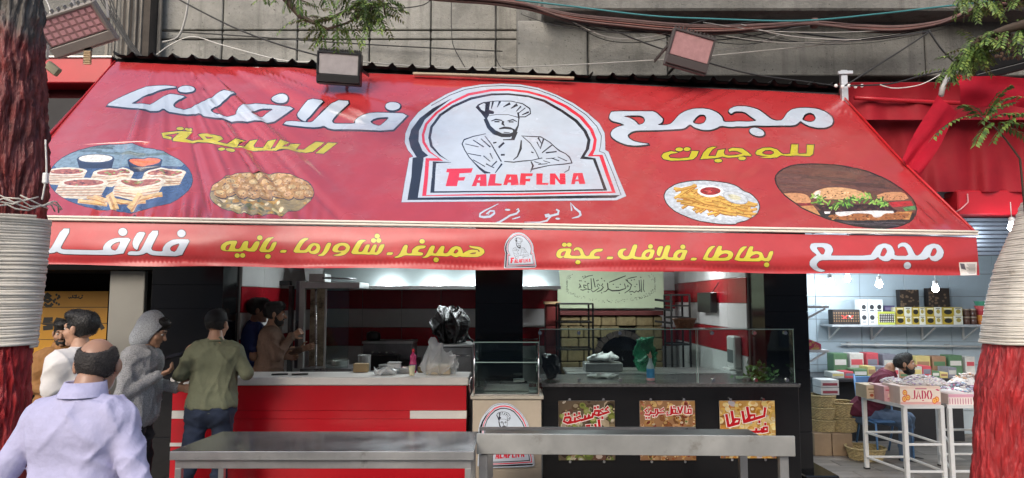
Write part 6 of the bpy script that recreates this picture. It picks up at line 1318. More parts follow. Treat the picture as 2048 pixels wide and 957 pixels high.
for k in range(2):
    z0 = ztop + .43 + k * .09; a, b = PX(1640, 8.3, 780), PX(1676, 8.3, 780)
    t = thing('stock_carton', ((a + b) / 2, 8.4, z0), ('lower', 'upper')[k] + ' white stock carton on top of the basket stack', 'carton'); MB().box2((a, 8.27, z0), (b, 8.5, z0 + .085), .003).build('box', M('white_card', (.6, .6, .58), rough=.6), t); MB().box2((a + .02, 8.266, z0 + .02), (b - .02, 8.2695, z0 + .05)).build('label_strip', M('maroon_strip', (.3, .05, .07)), t)
woven('round_basket', Vector((PX(1729, 8.05, 860), 8.05, .037)), .17, .21, .13, 'wide shallow straw basket on the floor under the tables')
# white trestle tables
def trestle(name, fl, fr, bl, br, z, label, th=.03):
    t = thing(name, (fl + fr + bl + br) / 4 * 1.0, label, 'table'); t.location.z = 0; WL[t] = t.location.copy()
    P = [Vector((p.x, p.y, z)) for p in (fl, fr, br, bl)]
    MB().prism([P[0], P[1], P[2], P[3]], (0, 0, -th)).build('top', wpaint, t)
    for p in P:
        c = (p - sum(P, Vector()) / 4); q = p - c.normalized() * .03; MB().box2((q.x - .02, q.y - .02, .035), (q.x + .02, q.y + .02, z - th - .001), .003).build('leg', wpaint, t)
        MB().box2((q.x - .026, q.y - .026, .033), (q.x + .026, q.y + .026, .05), .003).build('foot', blackp, t)
    for zz in (.16, .42):
        for i in range(4):
            a, b = P[i], P[(i + 1) % 4]; c = sum(P, Vector()) / 4; a2 = a - (a - c).normalized() * .03; b2 = b - (b - c).normalized() * .03
            MB().beam((a2.x, a2.y, zz), (b2.x, b2.y, zz), .022, .022, .003).build('rail', wpaint, t)
    return t
zT = .80
fl, fr = at(1722, 800, 7.45), at(1890, 805, 6.95); v = (fr - fl); fl.z = fr.z = 0
dep = Vector((.30, .42, 0))
trestle('trestle_table', at(1808, 803, 6.93), at(1888, 803, 6.93), at(1722, 787, 7.62), at(1806, 787, 7.62), zT, 'white metal trestle table carrying the pink and cream sweet cartons')
trestle('trestle_table', at(1894, 805, 6.95), at(2140, 805, 6.95), at(1868, 785, 7.75), at(2070, 785, 7.75), zT, 'long white metal trestle table behind the painted tree')
# JADO carton
Yj = 7.0
LJ = {'J': [(.2, 0, .2, .75), ], }
def jado():
    sh = [(rect(0, 0, 1, .12), '#e8cdbb'), (rect(0, .86, 1, 1), '#dba9a0')]
    st = [[(.36,.22),(.36,.62),(.33,.7),(.28,.68)], [(.40,.7),(.45,.24),(.50,.7)], [(.42,.54),(.48,.54)], [(.55,.24),(.55,.7),(.61,.66),(.63,.47),(.61,.28),(.55,.24)], [(.70,.24),(.67,.47),(.70,.7),(.75,.7),(.78,.47),(.75,.24),(.70,.24)]]
    for s_ in st: sh.append((ribbon([(a, b, .035) for a, b in s_]), '#c01f4a'))
    for (x, y) in ((.12, .35), (.10, .7), (.19, .62), (.9, .72), (.84, .8)): sh += [(oval(x, y, .06, .17, 12), '#d9622a'), (oval(x, y, .045, .12, 10), '#f0b860'), (oval(x, y, .015, .04, 8), '#d98a3a')]
    sh += [(rect(.38, .1, .66, .16), '#c06a80'), (quadbar(.56, .78, .02, .03, .4), '#c03a50'), (quadbar(.93, .2, .05, .03, .8), '#c8386a')]
    return sh
prbox('sweet_carton', 1800, 767, 1881, 803, Yj, .34, '#ecdccb', jado(), 'cream carton printed JADO with orange slices on trestle table', 'carton', None, '#d9c2b4', sit=zT + .001)
prbox('pink_carton', 1768, 766, 1798, 796, 7.2, .3, '#d8a9ac', [(rect(.1, .2, .9, .3), '#c25a6c'), (oval(.5, .6, .25, .2, 12), '#e8cdbb'), (rect(.2, .8, .8, .86), '#b04a60')], 'plain pink printed carton on trestle table beside the JADO carton', 'carton', None, '#cfa0a0', sit=zT + .001)
prbox('pale_carton', 1733, 765, 1766, 792, 7.4, .24, '#d8c3a4', [(rect(.1, .25, .9, .35), '#8a7a52'), (rect(.15, .5, .85, .56), '#b08a6a'), (oval(.3, .75, .12, .12, 10), '#b0583a')], 'pale tan carton on trestle table behind the seated man\'s knees', 'carton', None, '#c2ab8a', sit=zT + .001)['label'] = 'pale tan printed carton on the trestle table edge'
prbox('lattice_tray', 1897, 785, 1950, 806, 6.98, .3, '#e8d8d0', [(rect(0, 0, 1, .3), '#d8a0b0')] + [(rect(.1 * k + .03, .4, .1 * k + .06, .95), '#b8607a') for k in range(9)], 'white and pink edged tray on the long trestle table', 'tray', None, '#cdbcb4', sit=zT + .001)
prbox('lattice_tray', 2034, 785, 2090, 806, 6.98, .3, '#d8dde0', [(rect(.06 * k + .03, .1, .06 * k + .06, .9), '#9aa6b0') for k in range(15)], 'pale grey lattice tray right of the painted tree', 'tray', None, '#bcc4c8', sit=zT + .001)
# wrapped sweets heaped on the table and cartons
sw_cols = [M('wrap_%d' % i, c, rough=.25, var=.2) for i, c in enumerate([(.62, .6, .58), (.55, .16, .3), (.2, .2, .24), (.42, .36, .5), (.58, .36, .22), (.3, .42, .56), (.66, .56, .54)])]
def heap(name, cx, cy, z, rx, ry, h_, n, pal, label):
    m_ = MB(); rr_ = random.Random(int(abs(cx) * 100))
    for k in range(n):
        a = rr_.uniform(0, 6.28); q = rr_.random() ** .5; x, y = cx + rx * q * math.cos(a), cy + ry * q * math.sin(a); zz = z + .008 + (1 - q * q) * h_ * rr_.uniform(.75, 1)
        m_.cur = rr_.choice(pal); m_.ell((x, y, zz), (rr_.uniform(.014, .03), rr_.uniform(.009, .016), .01), 6, 4, Matrix.Rotation(rr_.uniform(0, 3.1), 3, 'Z') @ Matrix.Rotation(rr_.uniform(-.5, .5), 3, 'Y'))
    m_.cur = 0; m_.lathe([(.96, 0), (.85, h_ * .4), (.5, h_ * .75), (.0001, h_ * .8)], (cx, cy, z), 20, None, sc=(rx, ry))
    o = m_.build(name, sw_cols, smooth=True, fixn=False); tag(o, label, 'sweets', kind='stuff')
zj = zT + PZ(767, Yj) - PZ(803, Yj)
heap('wrapped_sweets', PX(1840, 7.2, 755), 7.17, zj, .25, .15, .09, 330, [0, 0, 6, 3, 0], 'heap of silvery wrapped sweets in the JADO carton')
heap('wrapped_sweets', PX(1915, 7.4, 770), 7.36, zT + .001, .24, .3, .17, 420, [2, 3, 0, 1, 2, 5], 'heap of dark and silver wrapped sweets on the long table')
heap('wrapped_sweets', PX(1955, 7.5, 750), 7.62, zT + .001, .36, .2, .25, 420, [6, 4, 6, 0], 'tall heap of peach wrapped sweets on the long table')
heap('wrapped_sweets', PX(2040, 7.3, 770), 7.3, zT + .001, .28, .28, .16, 300, [1, 1, 0, 5], 'heap of pink wrapped sweets right of the painted tree')
heap('wrapped_sweets', PX(1780, 7.4, 760), 7.36, zj - .005, .12, .1, .05, 130, [0, 6, 0, 3], 'small heap of silver wrapped sweets in the pink carton')
rp = random.Random(77)
for k in range(16):
    px_ = rp.uniform(1898, 2090); Y = rp.uniform(7.1, 7.7); ti = k % 7; c = Vector((PX(px_, Y, 780), Y, zT + .03 + rp.uniform(.0, .12)))
    one('sweet_packet', MB().box(c, (rp.uniform(.06, .12), rp.uniform(.04, .08), rp.uniform(.02, .05)), Matrix.Rotation(rp.uniform(0, 3), 3, 'Z') @ Matrix.Rotation(rp.uniform(-.4, .4), 3, 'X'), .004), rp.choice(sw_cols), 'small wrapped sweet packet lying among the heaps on the long table', 'packet', 'packets on the long table')
for k in range(9):
    px_ = 1668 + k * 33; h_ = rp.uniform(.06, .13); a, b = PX(px_, YBk + .36, 740), PX(px_ + rp.uniform(18, 30), YBk + .36, 740); ti = (k * 3 + 2) % 7
    t = thing('stock_box', ((a + b) / 2, YBk + .4, zbk), '%s stock box in the back row under the white pipe, %s' % (tn[ti], 'toward the column' if k < 7 else 'toward the orange tubs'), 'box', 'stock boxes on the back counter')
    MB().box2((a, YBk + .36, zbk + .001), (b, YBk + .55, zbk + .16 + h_), .003).build('carton', MATS['stock_' + tn[ti].replace(' ', '_')], t); MB().box2((a + .015, YBk + .356, zbk + .10 + h_ * .3), (b - .015, YBk + .3595, zbk + .12 + h_ * .7)).build('label_strip', MATS['strip_' + tn[(ti + 3) % 7].replace(' ', '_')], t)
# bulbs
bulb_em = emit('bulb_glow', '#e6f4ff', 60)
for i, (px_, py_, Y, ex) in enumerate(((1660, 566, 8.3, 'nearest the granite column'), (1695, 558, 9.0, 'second from the granite column'), (1758, 569, 8.3, 'over the ribboned tray'), (1871, 578, 8.2, 'over the gold boxes'), (2024, 455, 6.75, 'under the red fascia behind the wrapped tree'))):
    c = at(px_, py_, Y); t = thing('hanging_bulb', c, 'lit white bulb hanging %s' % ex, 'bulb', 'lit bulbs in the sweet shop')
    MB().lathe([(.0001, -.04), (.022, -.035), (.036, -.015), (.037, .0), (.03, .025), (.02, .05), (.0001, .05)], c, 16).build('bulb', bulb_em, t, True)
    MB().lathe([(.024, .045), (.028, .05), (.026, .09), (.012, .1), (.0001, .1)], c, 12).build('socket', wpaint, t, True)
    top = 2.9 if i < 4 else c.z + .25
    MB().tube([c + Vector((0, 0, .1)), Vector((c.x, c.y, top))], .004, 6).build('flex', wpaint, t, True)
    ld = bpy.data.lights.new('bulb_light', 'POINT'); ld.energy = 9 if i < 4 else 3; ld.shadow_soft_size = .06; ld.color = (.86, .94, 1.0); lo = bpy.data.objects.new('bulb_light', ld); COL.objects.link(lo); lo.parent = t; lo.location = (0, 0, -.08)
# blue metal chair with a maroon jacket
YCH = 8.15; chx = PX(1768, YCH, 800)
ch = thing('blue_chair', (chx, YCH, .034), 'blue metal tube chair of the seated man', 'chair'); bl = M('blue_paint', (.10, .22, .42), rough=.35)
for dx in (-.2, .2):
    MB().tube([(chx + dx, YCH - .2, .045), (chx + dx, YCH - .18, .44), (chx + dx, YCH + .2, .46), (chx + dx, YCH + .28, .95)], .012, 8).build('side_frame', bl, ch, True); MB().tube([(chx + dx, YCH + .32, .045), (chx + dx, YCH + .18, .44)], .012, 8).build('leg', bl, ch, True)
MB().box2((chx - .2, YCH - .2, .45), (chx + .2, YCH + .2, .475), .008).build('seat', bl, ch); MB().box((chx, YCH + .26, .8), (.4, .02, .25), Matrix.Rotation(R(-8), 3, 'X'), .006).build('backrest', bl, ch)
# ------------------------------------------------------------------ street trees
def bark_mat(name, zones):
    """zones: list of (z, colour) bottom up, colour from z upward, edges broken by noise"""
    m = bpy.data.materials.new(name); m.use_nodes = True; n = m.node_tree.nodes; l = m.node_tree.links; b = n['Principled BSDF']
    tc = n.new('ShaderNodeTexCoord'); sx = n.new('ShaderNodeSeparateXYZ'); l.new(tc.outputs['Object'], sx.inputs[0])
    nz = n.new('ShaderNodeTexNoise'); nz.inputs['Scale'].default_value = 9; nz.inputs['Detail'].default_value = 6; l.new(tc.outputs['Object'], nz.inputs[0])
    ad = n.new('ShaderNodeMath'); ad.operation = 'MULTIPLY_ADD'; ad.inputs[1].default_value = .35; l.new(nz.outputs[0], ad.inputs[0]); l.new(sx.outputs[2], ad.inputs[2])
    mr = n.new('ShaderNodeMapRange'); mr.inputs[1].default_value = 0; mr.inputs[2].default_value = 8; l.new(ad.outputs[0], mr.inputs[0])
    cr = n.new('ShaderNodeValToRGB'); cr.color_ramp.interpolation = 'LINEAR'; e = cr.color_ramp.elements; e[0].position = 0; e[0].color = (*zones[0][1], 1); e[1].position = 1; e[1].color = (*zones[-1][1], 1)
    for i in range(1, len(zones)):
        p = (zones[i][0] + .175) / 8; a = e.new(max(.001, p - .004)); a.color = (*zones[i - 1][1], 1); c = e.new(p + .012); c.color = (*zones[i][1], 1)
    l.new(mr.outputs[0], cr.inputs[0])
    n2 = n.new('ShaderNodeTexNoise'); n2.inputs['Scale'].default_value = 30; n2.inputs['Detail'].default_value = 7; mp = n.new('ShaderNodeMapping'); mp.inputs['Scale'].default_value = (1, 1, .22); l.new(tc.outputs['Object'], mp.inputs[0]); l.new(mp.outputs[0], n2.inputs[0])
    m2 = n.new('ShaderNodeMapRange'); m2.inputs[1].default_value = .3; m2.inputs[2].default_value = .7; m2.inputs[3].default_value = .55; m2.inputs[4].default_value = 1.3; l.new(n2.outputs[0], m2.inputs[0])
    mx = n.new('ShaderNodeMix'); mx.data_type = 'RGBA'; mx.blend_type = 'MULTIPLY'; mx.inputs[0].default_value = 1; l.new(cr.outputs[0], mx.inputs[6]); l.new(m2.outputs[0], mx.inputs[7]); l.new(mx.outputs[2], b.inputs[0])
    b.inputs['Roughness'].default_value = .5
    bp = n.new('ShaderNodeBump'); bp.inputs['Strength'].default_value = 1.0; bp.inputs['Distance'].default_value = .03; l.new(n2.outputs[0], bp.inputs['Height']); l.new(bp.outputs[0], b.inputs['Normal'])
    return m
def trunk(axis, rad, seed, ridge=.012, nf=150, nz=260):
    """axis(z)->(x,y), rad(z); furrowed bark"""
    r = np.random.RandomState(seed); zs = np.linspace(axis[1][0], axis[1][1], nz); th = np.linspace(0, 2 * np.pi, nf, endpoint=False)
    Z, T = np.meshgrid(zs, th, indexing='ij'); R_ = np.interp(Z, rad[0], rad[1])
    w_ = T + .35 * np.sin(Z * 3.1 + seed) * .3 + .12 * np.sin(Z * 9 + T * 3)
    f = np.abs(np.sin(w_ * 9 + 1.5 * np.sin(Z * 4 + T))) ** .7 + .6 * np.abs(np.sin(w_ * 17 + 2 * np.sin(Z * 6.3 - T * 2))) + .35 * np.sin(Z * 38 + 4 * np.sin(T * 5 + Z * 2)) * np.sin(T * 11 + Z * 5)
    R_ = R_ + ridge * (f - .9) + .02 * np.sin(T * 2 + Z * 1.7 + seed) + .012 * np.sin(T * 3 - Z * 2.6)
    nz_ = r.normal(size=R_.shape); nz_ = nz_ + np.roll(nz_, 1, 0) + np.roll(nz_, -1, 0) + np.roll(nz_, 2, 0) + np.roll(nz_, -2, 0) + .7 * np.roll(nz_, 1, 1); R_ = R_ + ridge * .16 * nz_
    ax = np.interp(Z, axis[1], [axis[1][0], axis[1][1]])
    X0, Y0 = axis[0](Z)
    V = np.stack([X0 + R_ * np.cos(T), Y0 + R_ * np.sin(T), Z], -1).reshape(-1, 3)
    F = [(i * nf + j, i * nf + (j + 1) % nf, (i + 1) * nf + (j + 1) % nf, (i + 1) * nf + j) for i in range(nz - 1) for j in range(nf)]
    return V, F
def wrap(axis, rad, z0, z1, pitch, mat, parent, seed):
    r = np.random.RandomState(seed); nf = 72; turns = int((z1 - z0) / pitch); N = turns * nf
    t = np.arange(N) / nf; th = t * 2 * np.pi; z = z0 + t * pitch + .002 * np.sin(th * 1.3); Rr = np.interp(z, rad[0], rad[1]) + .02 * np.sin(th * 2 + z * 1.7 + seed) + .012 * np.sin(th * 3 - z * 2.6) + .026 + .0018 * np.sin(t * 2.1)
    x0, y0 = axis[0](z); C = np.stack([x0 + Rr * np.cos(th), y0 + Rr * np.sin(th), z], 1)
    q = 6; V = np.zeros((N, q, 3)); rad_n = np.stack([np.cos(th), np.sin(th), 0 * th], 1); rr = pitch * .66
    for k in range(q):
        a = 2 * np.pi * k / q; V[:, k] = C + rad_n * (np.cos(a) * rr * .34 * (1 + .35 * np.sin(t * 1.7) + .3 * np.sin(th * .37)))[:, None] + np.array([0, 0, 1]) * np.sin(a) * rr
    F = [(i * q + k, i * q + (k + 1) % q, (i + 1) * q + (k + 1) % q, (i + 1) * q + k) for i in range(N - 1) for k in range(q)]
    return link_mesh('wire_wrap', V.reshape(-1, 3), F, mat, parent, smooth=True)
bark, paint, darkp = (.10, .085, .07), (.36, .018, .02), (.17, .028, .025)
YT = 3.4
tl0 = at(-6, 600, YT)
axl = (lambda z: (tl0.x - .005 + .012 * np.sin(z * 1.1) - .01 * (z - 1.8), YT + .01 * np.sin(z * 1.5)), (-.05, 4.6))
radl = ([0, .4, 1.2, 1.7, 2.3, 3.0, 4.6], [.24, .18, .135, .135, .15, .15, .13])
zw0, zw1 = PZ(694, YT), PZ(432, YT)
tl = thing('street_tree', (tl0.x, YT, 0), 'thick street tree with dark red bark and white wire wrap beside the bald man', 'tree')
V_, F_ = trunk(axl, radl, 3, .015); link_mesh('trunk', V_, F_, bark_mat('bark_red_left', [(0, paint), (zw0, paint), (zw1 - .03, darkp), (PZ(95, YT), bark)]), tl, smooth=True, origin=(tl0.x, YT, 0))
wirem = M('white_wire', (.60, .56, .48), rough=.45, var=.12, scale=12, dirt='#8c7c60', dscale=7, dlo=.6, dhi=.8)
wrap(axl, radl, zw0, zw1, .0135, wirem, tl, 3)
# loose wire ends tied above the wrap
for k in range(9):
    a = R(-150 + k * 14); rr_ = .235; m_ = [Vector((tl0.x + (rr_ + .012 * (j % 2)) * math.cos(a + j * .22), YT + (rr_ + .012 * (j % 2)) * math.sin(a + j * .22), zw1 + .015 + .012 * k % .05 + .02 * math.sin(j * 1.7 + k))) for j in range(7)]
    MB().tube(m_, .004, 5).build('wire_end', wirem, tl, True)
YT2 = 4.35
tr0 = at(1979, 900, YT2)
def axr_f(z):
    px_ = np.interp(z, [0.0, .75, PZ(780, YT2), PZ(690, YT2), PZ(600, YT2), PZ(530, YT2), PZ(440, YT2), 4.2], [1968, 1976, 1990, 2015, 2034, 2054, 2098, 2330]); return (px_ - CX) / FPX * YT2 * 1.0, YT2 + 0 * z
axr = (axr_f, (-.05, 4.2)); radr = ([0, .5, .9, 1.25, 1.55, 2.0, 3, 4.2], [.185, .145, .135, .135, .14, .14, .14, .12])
zr0, zr1 = PZ(688, YT2), PZ(432, YT2)
tr2 = thing('street_tree', (tr0.x, YT2, 0), 'leaning street tree with white wire wrap and glossy red base beside the sweet tables', 'tree')
V_, F_ = trunk(axr, radr, 8, .009, 120, 220); link_mesh('trunk', V_, F_, bark_mat('bark_red_right', [(0, paint), (zr0, paint), (zr1, bark)]), tr2, smooth=True, origin=(tr0.x, YT2, 0))
wrap(axr, radr, zr0, zr1 + .1, .0135, wirem, tr2, 8)
for o_, f_ in ((tl, axl), (tr2, axr)): pass
# foliage sprays: pinnate leaves along twigs
leafm = [M('leaf_%s' % n_, c, rough=.55, var=.25, scale=9) for n_, c in (('mid', (.085, .15, .028)), ('light', (.16, .23, .045)), ('dark', (.045, .085, .02)))]
twig = M('twig', (.07, .05, .035), rough=.85)
def spray(mb, p, d, L, rr_, n=9, ll=.045, droop=.5):
    """one compound leaf: a rachis with paired leaflets"""
    q = Vector(p); d = Vector(d).normalized(); side = d.cross(Vector((0, 0, 1)));
    if side.length < .1: side = Vector((1, 0, 0))
    side.normalize(); step = L / n
    for k in range(n):
        d = (d + Vector((0, 0, -droop * .12))).normalized(); q = q + d * step; t = 1 - .5 * abs(k / n - .45)
        for s in (-1, 1):
            a = (side * s + d * .55 + Vector((0, 0, -.45 * droop + rr_.uniform(-.25, .25)))).normalized(); w_ = a.cross(d).cross(a).normalized() * ll * .17; l_ = ll * t * rr_.uniform(.8, 1.15)
            mb.cur = rr_.choice((0, 0, 1, 2)); up = Vector((0, 0, -.008)); mb.add([q, q + a * l_ * .4 + w_, q + a * l_ + up, q + a * l_ * .4 - w_], [(0, 1, 2), (0, 2, 3)])
def branch(tree, pts, r0, r1, leaves, seed, name='limb', ll=.05, L=.26, droop=.6, spread=1.0):
    MB().tube(pts, [r0 + (r1 - r0) * i / (len(pts) - 1) for i in range(len(pts))], 8).build(name, twig, tree, True)
    rr_ = random.Random(seed); mb = MB(); P = [Vector(p) for p in pts]
    for (t, cnt) in leaves:
        i = min(int(t * (len(P) - 1)), len(P) - 2); f = t * (len(P) - 1) - i; p = P[i].lerp(P[i + 1], f)
        for c in range(cnt):
            d = Vector((rr_.uniform(-1, 1) * spread, rr_.uniform(-.6, .6), rr_.uniform(-1.0, .35))); spray(mb, p + Vector((rr_.uniform(-.06, .06), rr_.uniform(-.05, .05), rr_.uniform(-.03, .03))), d, L * rr_.uniform(.7, 1.2), rr_, 8, ll, droop)
    if mb.v: mb.build('leaves', leafm, tree, fixn=False)['kind'] = 'stuff'
YBr = 5.2
lz = lambda px_, py_, Y=YBr: at(px_, py_, Y)
top = Vector((tl0.x - .05, YT, 4.55))
branch(tl, [top, Vector((-1.9, 4.0, 4.75)), lz(520, -60), lz(572, 0), lz(600, 33), lz(625, 45), lz(660, 38), lz(700, 18), lz(735, -8)], .035, .006, [(.55, 1), (.63, 3), (.7, 4), (.8, 5), (.88, 7), (.95, 7)], 4, L=.2, ll=.05)
branch(tl, [lz(625, 45), lz(655, 58), lz(690, 48), lz(728, 30), lz(760, 5)], .012, .006, [(.2, 5), (.5, 7), (.75, 9), (.92, 14)], 5, name='twig', L=.2, ll=.05)
branch(tl, [lz(600, -30), lz(660, -18), lz(720, -10), lz(765, -2), lz(770, 30)], .012, .006, [(.2, 6), (.4, 8), (.6, 10), (.8, 10), (.95, 6)], 6, name='twig', L=.18, ll=.05)
branch(tl, [lz(500, -25), lz(540, -12), lz(590, -4), lz(620, 8)], .010, .005, [(.3, 5), (.6, 6), (.9, 5)], 7, name='twig', L=.14, ll=.045)
topr = Vector((axr_f(np.array(4.1))[0], YT2, 4.1))
rz = lambda px_, py_, Y=4.7: at(px_, py_, Y)
branch(tr2, [topr, rz(2080, 40), rz(2010, 60, 5.0), rz(1960, 78, 5.1), rz(1925, 110, 5.2), rz(1890, 150, 5.3)], .05, .006, [(.35, 8), (.5, 12), (.6, 16), (.7, 16), (.8, 14), (.92, 8)], 9, L=.2, ll=.05)
branch(tr2, [topr, rz(2090, -10), rz(2020, 0, 5.2), rz(1960, -5, 5.3), rz(1915, -12, 5.3)], .04, .006, [(.4, 9), (.6, 12), (.75, 12), (.9, 9)], 10, L=.17, ll=.045)
lowb = [Vector((axr_f(np.array(2.2))[0] - .05, YT2, 2.15)), rz(2040, 318, 4.3), rz(2012, 280, 4.25), rz(1985, 250, 4.2), rz(1960, 232, 4.2)]
branch(tr2, lowb, .007, .004, [], 11, name='twig')
mbl = MB(); rr_ = random.Random(13)
for (p, d, L) in ((rz(1962, 232, 4.2), (-1, -.1, .15), .36), (rz(1985, 245, 4.2), (-.8, -.3, -.25), .22), (rz(1975, 238, 4.2), (1, -.2, .55), .32), (rz(1990, 246, 4.2), (1, -.1, .25), .34), (rz(1990, 250, 4.2), (1, -.1, -.05), .30), (rz(1970, 235, 4.2), (.2, -.3, .9), .22), (rz(1965, 236, 4.2), (-.5, -.2, .6), .2), (rz(2040, 205, 4.2), (-1, -.1, .1), .3), (rz(2050, 225, 4.2), (-1, -.1, -.2), .3), (rz(2050, 195, 4.2), (-1, -.1, .25), .25)):
    spray(mbl, p, d, L, rr_, 13, .062, .7)
mbl.build('leaves', leafm, tr2, fixn=False)['kind'] = 'stuff'
mbp = MB()
for k in range(70): mbp.ell(rz(rr_.uniform(1990, 2046), rr_.uniform(68, 118), 5.0), (.012, .012, .014), 6, 4)
mbp.build('seed_cluster', M('dry_seed', (.10, .06, .04), rough=.8), tr2, True)['kind'] = 'stuff'

# ------------------------------------------------------------------ cables
def cat_curve(a, b, sag, n=22, wig=.0, seed=0):
    rr_ = random.Random(seed); a = Vector(a); b = Vector(b)
    return [a.lerp(b, t) + Vector((0, wig * math.sin(t * 17 + seed), -sag * 4 * t * (1 - t) + wig * math.sin(t * 23 + seed * 1.3))) for t in [i / n for i in range(n + 1)]]
def px_curve(pts, Y, n=5):
    P = [at(x, y, Y if not isinstance(Y, (list, tuple)) else Y[i]) for i, (x, y) in enumerate(pts)]; out = []
    for i in range(len(P) - 1):
        p0, p1, p2, p3 = P[max(i - 1, 0)], P[i], P[i + 1], P[min(i + 2, len(P) - 1)]
        for k in range(n):
            t = k / n; out.append(.5 * ((2 * p1) + (p2 - p0) * t + (2 * p0 - 5 * p1 + 4 * p2 - p3) * t * t + (3 * p1 - p0 - 3 * p2 + p3) * t ** 3))
    out.append(P[-1]); return out
cbk = M('cable_black', (.014, .014, .014), rough=.5); cbp = M('cable_brown', (.11, .06, .052), rough=.6, var=.2); cbr = M('cable_rust', (.20, .075, .06), rough=.6, var=.2); cbg = M('cable_grey', (.32, .31, .29), rough=.6); cbt = M('cable_teal', (.03, .16, .17), rough=.5); cbw = M('cable_white', (.6, .58, .54), rough=.5)
def cable(pts, Y, r, mt, label, group=None): return one('cable', MB().tube(px_curve(pts, Y), r, 6), mt, label, 'cable', group, smooth=True)
rr_ = random.Random(20)
for k in range(26):
    o1 = rr_.uniform(-6, 7); o2 = rr_.uniform(-9, 14); o3 = rr_.uniform(-3, 3)
    cable([(700, -30 + o1), (850, -8 + o1), (980, 2 + o1), (1050, 12 + o1), (1140, 34 + o2 * .8), (1260, 48 + o2), (1350, 56 + o2), (1450, 58 + o2 * .8), (1540, 52 + o2 * .5), (1625, 46 + o3), (1720, 55 + o2 * .6), (1800, 57 + o2 * .6), (1880, 45 + o2 * .4), (1960, 18 + o1), (2060, 5 + o1)], 6.9 + rr_.uniform(-.05, .05), rr_.uniform(.006, .011), rr_.choice([cbp, cbp, cbk, cbp, cbr, cbr]), 'thin cable in the brown bundle slung across the concrete wall', 'bundled cables over the awning')
rt = random.Random(31)
for k in range(16):
    xa_ = rt.uniform(1040, 1500); xb_ = xa_ + rt.uniform(180, 480); ya_ = 25 + (xa_ - 1040) * .06 + rt.uniform(-8, 25); yb_ = 50 + rt.uniform(-12, 30) - max(0, xb_ - 1750) * .1; sg_ = rt.uniform(6, 34)
    cable([(xa_, ya_), (xa_ * .7 + xb_ * .3, ya_ * .7 + yb_ * .3 + sg_), (xa_ * .35 + xb_ * .65, ya_ * .35 + yb_ * .65 + sg_ * .9), (xb_, yb_)], 6.95 + rt.uniform(-.1, .1), rt.uniform(.003, .0065), rt.choice([cbk, cbk, cbg, cbk]), 'thin stray cable tangled below the brown bundle', 'stray cables below the bundle')
m_ = MB()
for k in range(4): m_.lathe([(.05, -.008), (.056, 0), (.05, .008)], at(1625, 47, 6.9) + Vector((.012 * k, 0, 0)), 10, Matrix.Rotation(R(90), 3, 'Y'))
one('cable_tie', m_, cbp, 'brown tie binding the cable bundle together', 'cable tie')
cable([(1030, 0), (1150, 14), (1300, 32), (1420, 38), (1600, 42), (1760, 28), (1900, 12), (2060, -4)], 6.8, .009, cbt, 'thick teal cable running above the brown bundle')
cable([(700, -12), (780, 15), (840, 12), (862, 0)], 7.2, .006, cbk, 'short black cable loop hanging beside the leafy branch')
cable([(340, -10), (460, 52), (560, 90), (650, 115)], 7.0, .009, cbk, 'black cable slanting down to the black floodlight')
cable([(320, 62), (480, 72), (650, 84), (820, 94), (1005, 103)], 8.1, .008, cbk, 'straight black cable clipped along the left concrete wall')
cable([(310, 112), (345, 88), (387, 74), (450, 92), (560, 120), (630, 124)], 7.6, .006, cbw, 'white cable peaking at a hook on the concrete wall')
cable([(325, 85), (355, 75), (370, 40), (378, -10)], 7.7, .012, cbg, 'thick grey cable looping beside the timber shutter')
cable([(903, -10), (903, 60), (908, 95), (932, 138)], 8.05, .006, cbk, 'black cable hanging down the left concrete wall')
cable([(990, 10), (992, 60), (990, 105), (1002, 135), (1025, 140)], 7.9, .005, cbk, 'thin black cable beside the concrete corner')
cable([(720, 124), (900, 136), (1100, 132), (1320, 120), (1420, 112), (1700, 84), (1840, 66), (1860, 60)], 7.0, .006, cbg, 'long grey cable crossing behind both floodlights')
cable([(1205, 52), (1300, 90), (1390, 118), (1500, 148), (1620, 165), (1690, 175)], 6.9, .008, cbk, 'black cable sagging from the bundle to the galvanised post')
cable([(1690, 172), (1760, 128), (1820, 90), (1858, 64)], 6.85, .009, cbk, 'black cable rising from the galvanised post to the bundle')
cable([(1858, 62), (1880, 95), (1910, 125), (1945, 135)], 6.8, .009, cbk, 'black cable dropping from the bundle behind the leaves')
cable([(1890, 148), (1940, 115), (1990, 80), (2060, 40)], 6.6, .007, cbk, 'black cable rising past the seed clusters')
cable([(1700, 172), (1780, 168), (1850, 150), (1910, 138), (1980, 122), (2060, 108)], 6.7, .008, cbk, 'black cable from the galvanised post to the dark floodlight')
cable([(1760, 170), (1790, 177), (1840, 170), (1880, 150)], 6.65, .005, cbw, 'pale cable looping below the galvanised post wires')
cable([(1560, 60), (1640, 72), (1740, 80), (1860, 62)], 7.1, .009, cbk, 'thin black cable sagging under the bundle beside the concrete stain')
cable([(1280, 70), (1400, 98), (1480, 96), (1560, 70)], 7.1, .004, cbg, 'thin grey cable sagging over the pink floodlight')
for k in range(5): cable([(195 + k * 6, -10), (225 + k * 5, 40 + 4 * k), (262 + k * 3, 100), (285 + k * 2, 122)], 7.3, .006 + .003 * (k == 1), cbk, 'black cable running down over the timber shutter', 'cables over the timber shutter')
cable([(92, 0), (100, 20), (97, 40), (85, 50)], 5.6, .005, cbw, 'white cable curling beside the tilted floodlight')
cable([(130, 88), (150, 90), (165, 78), (180, 62)], 6.4, .005, cbw, 'white cable drooping below the tilted floodlight')
cable([(91, 280), (93, 345), (88, 380), (84, 400)], 3.15, .004, cbw, 'white cable with inline plug on the left tree trunk')
one('inline_plug', MB().box(at(91, 357, 3.13), (.022, .02, .05), None, .004), wp, 'small white inline plug on the left tree trunk', 'plug')

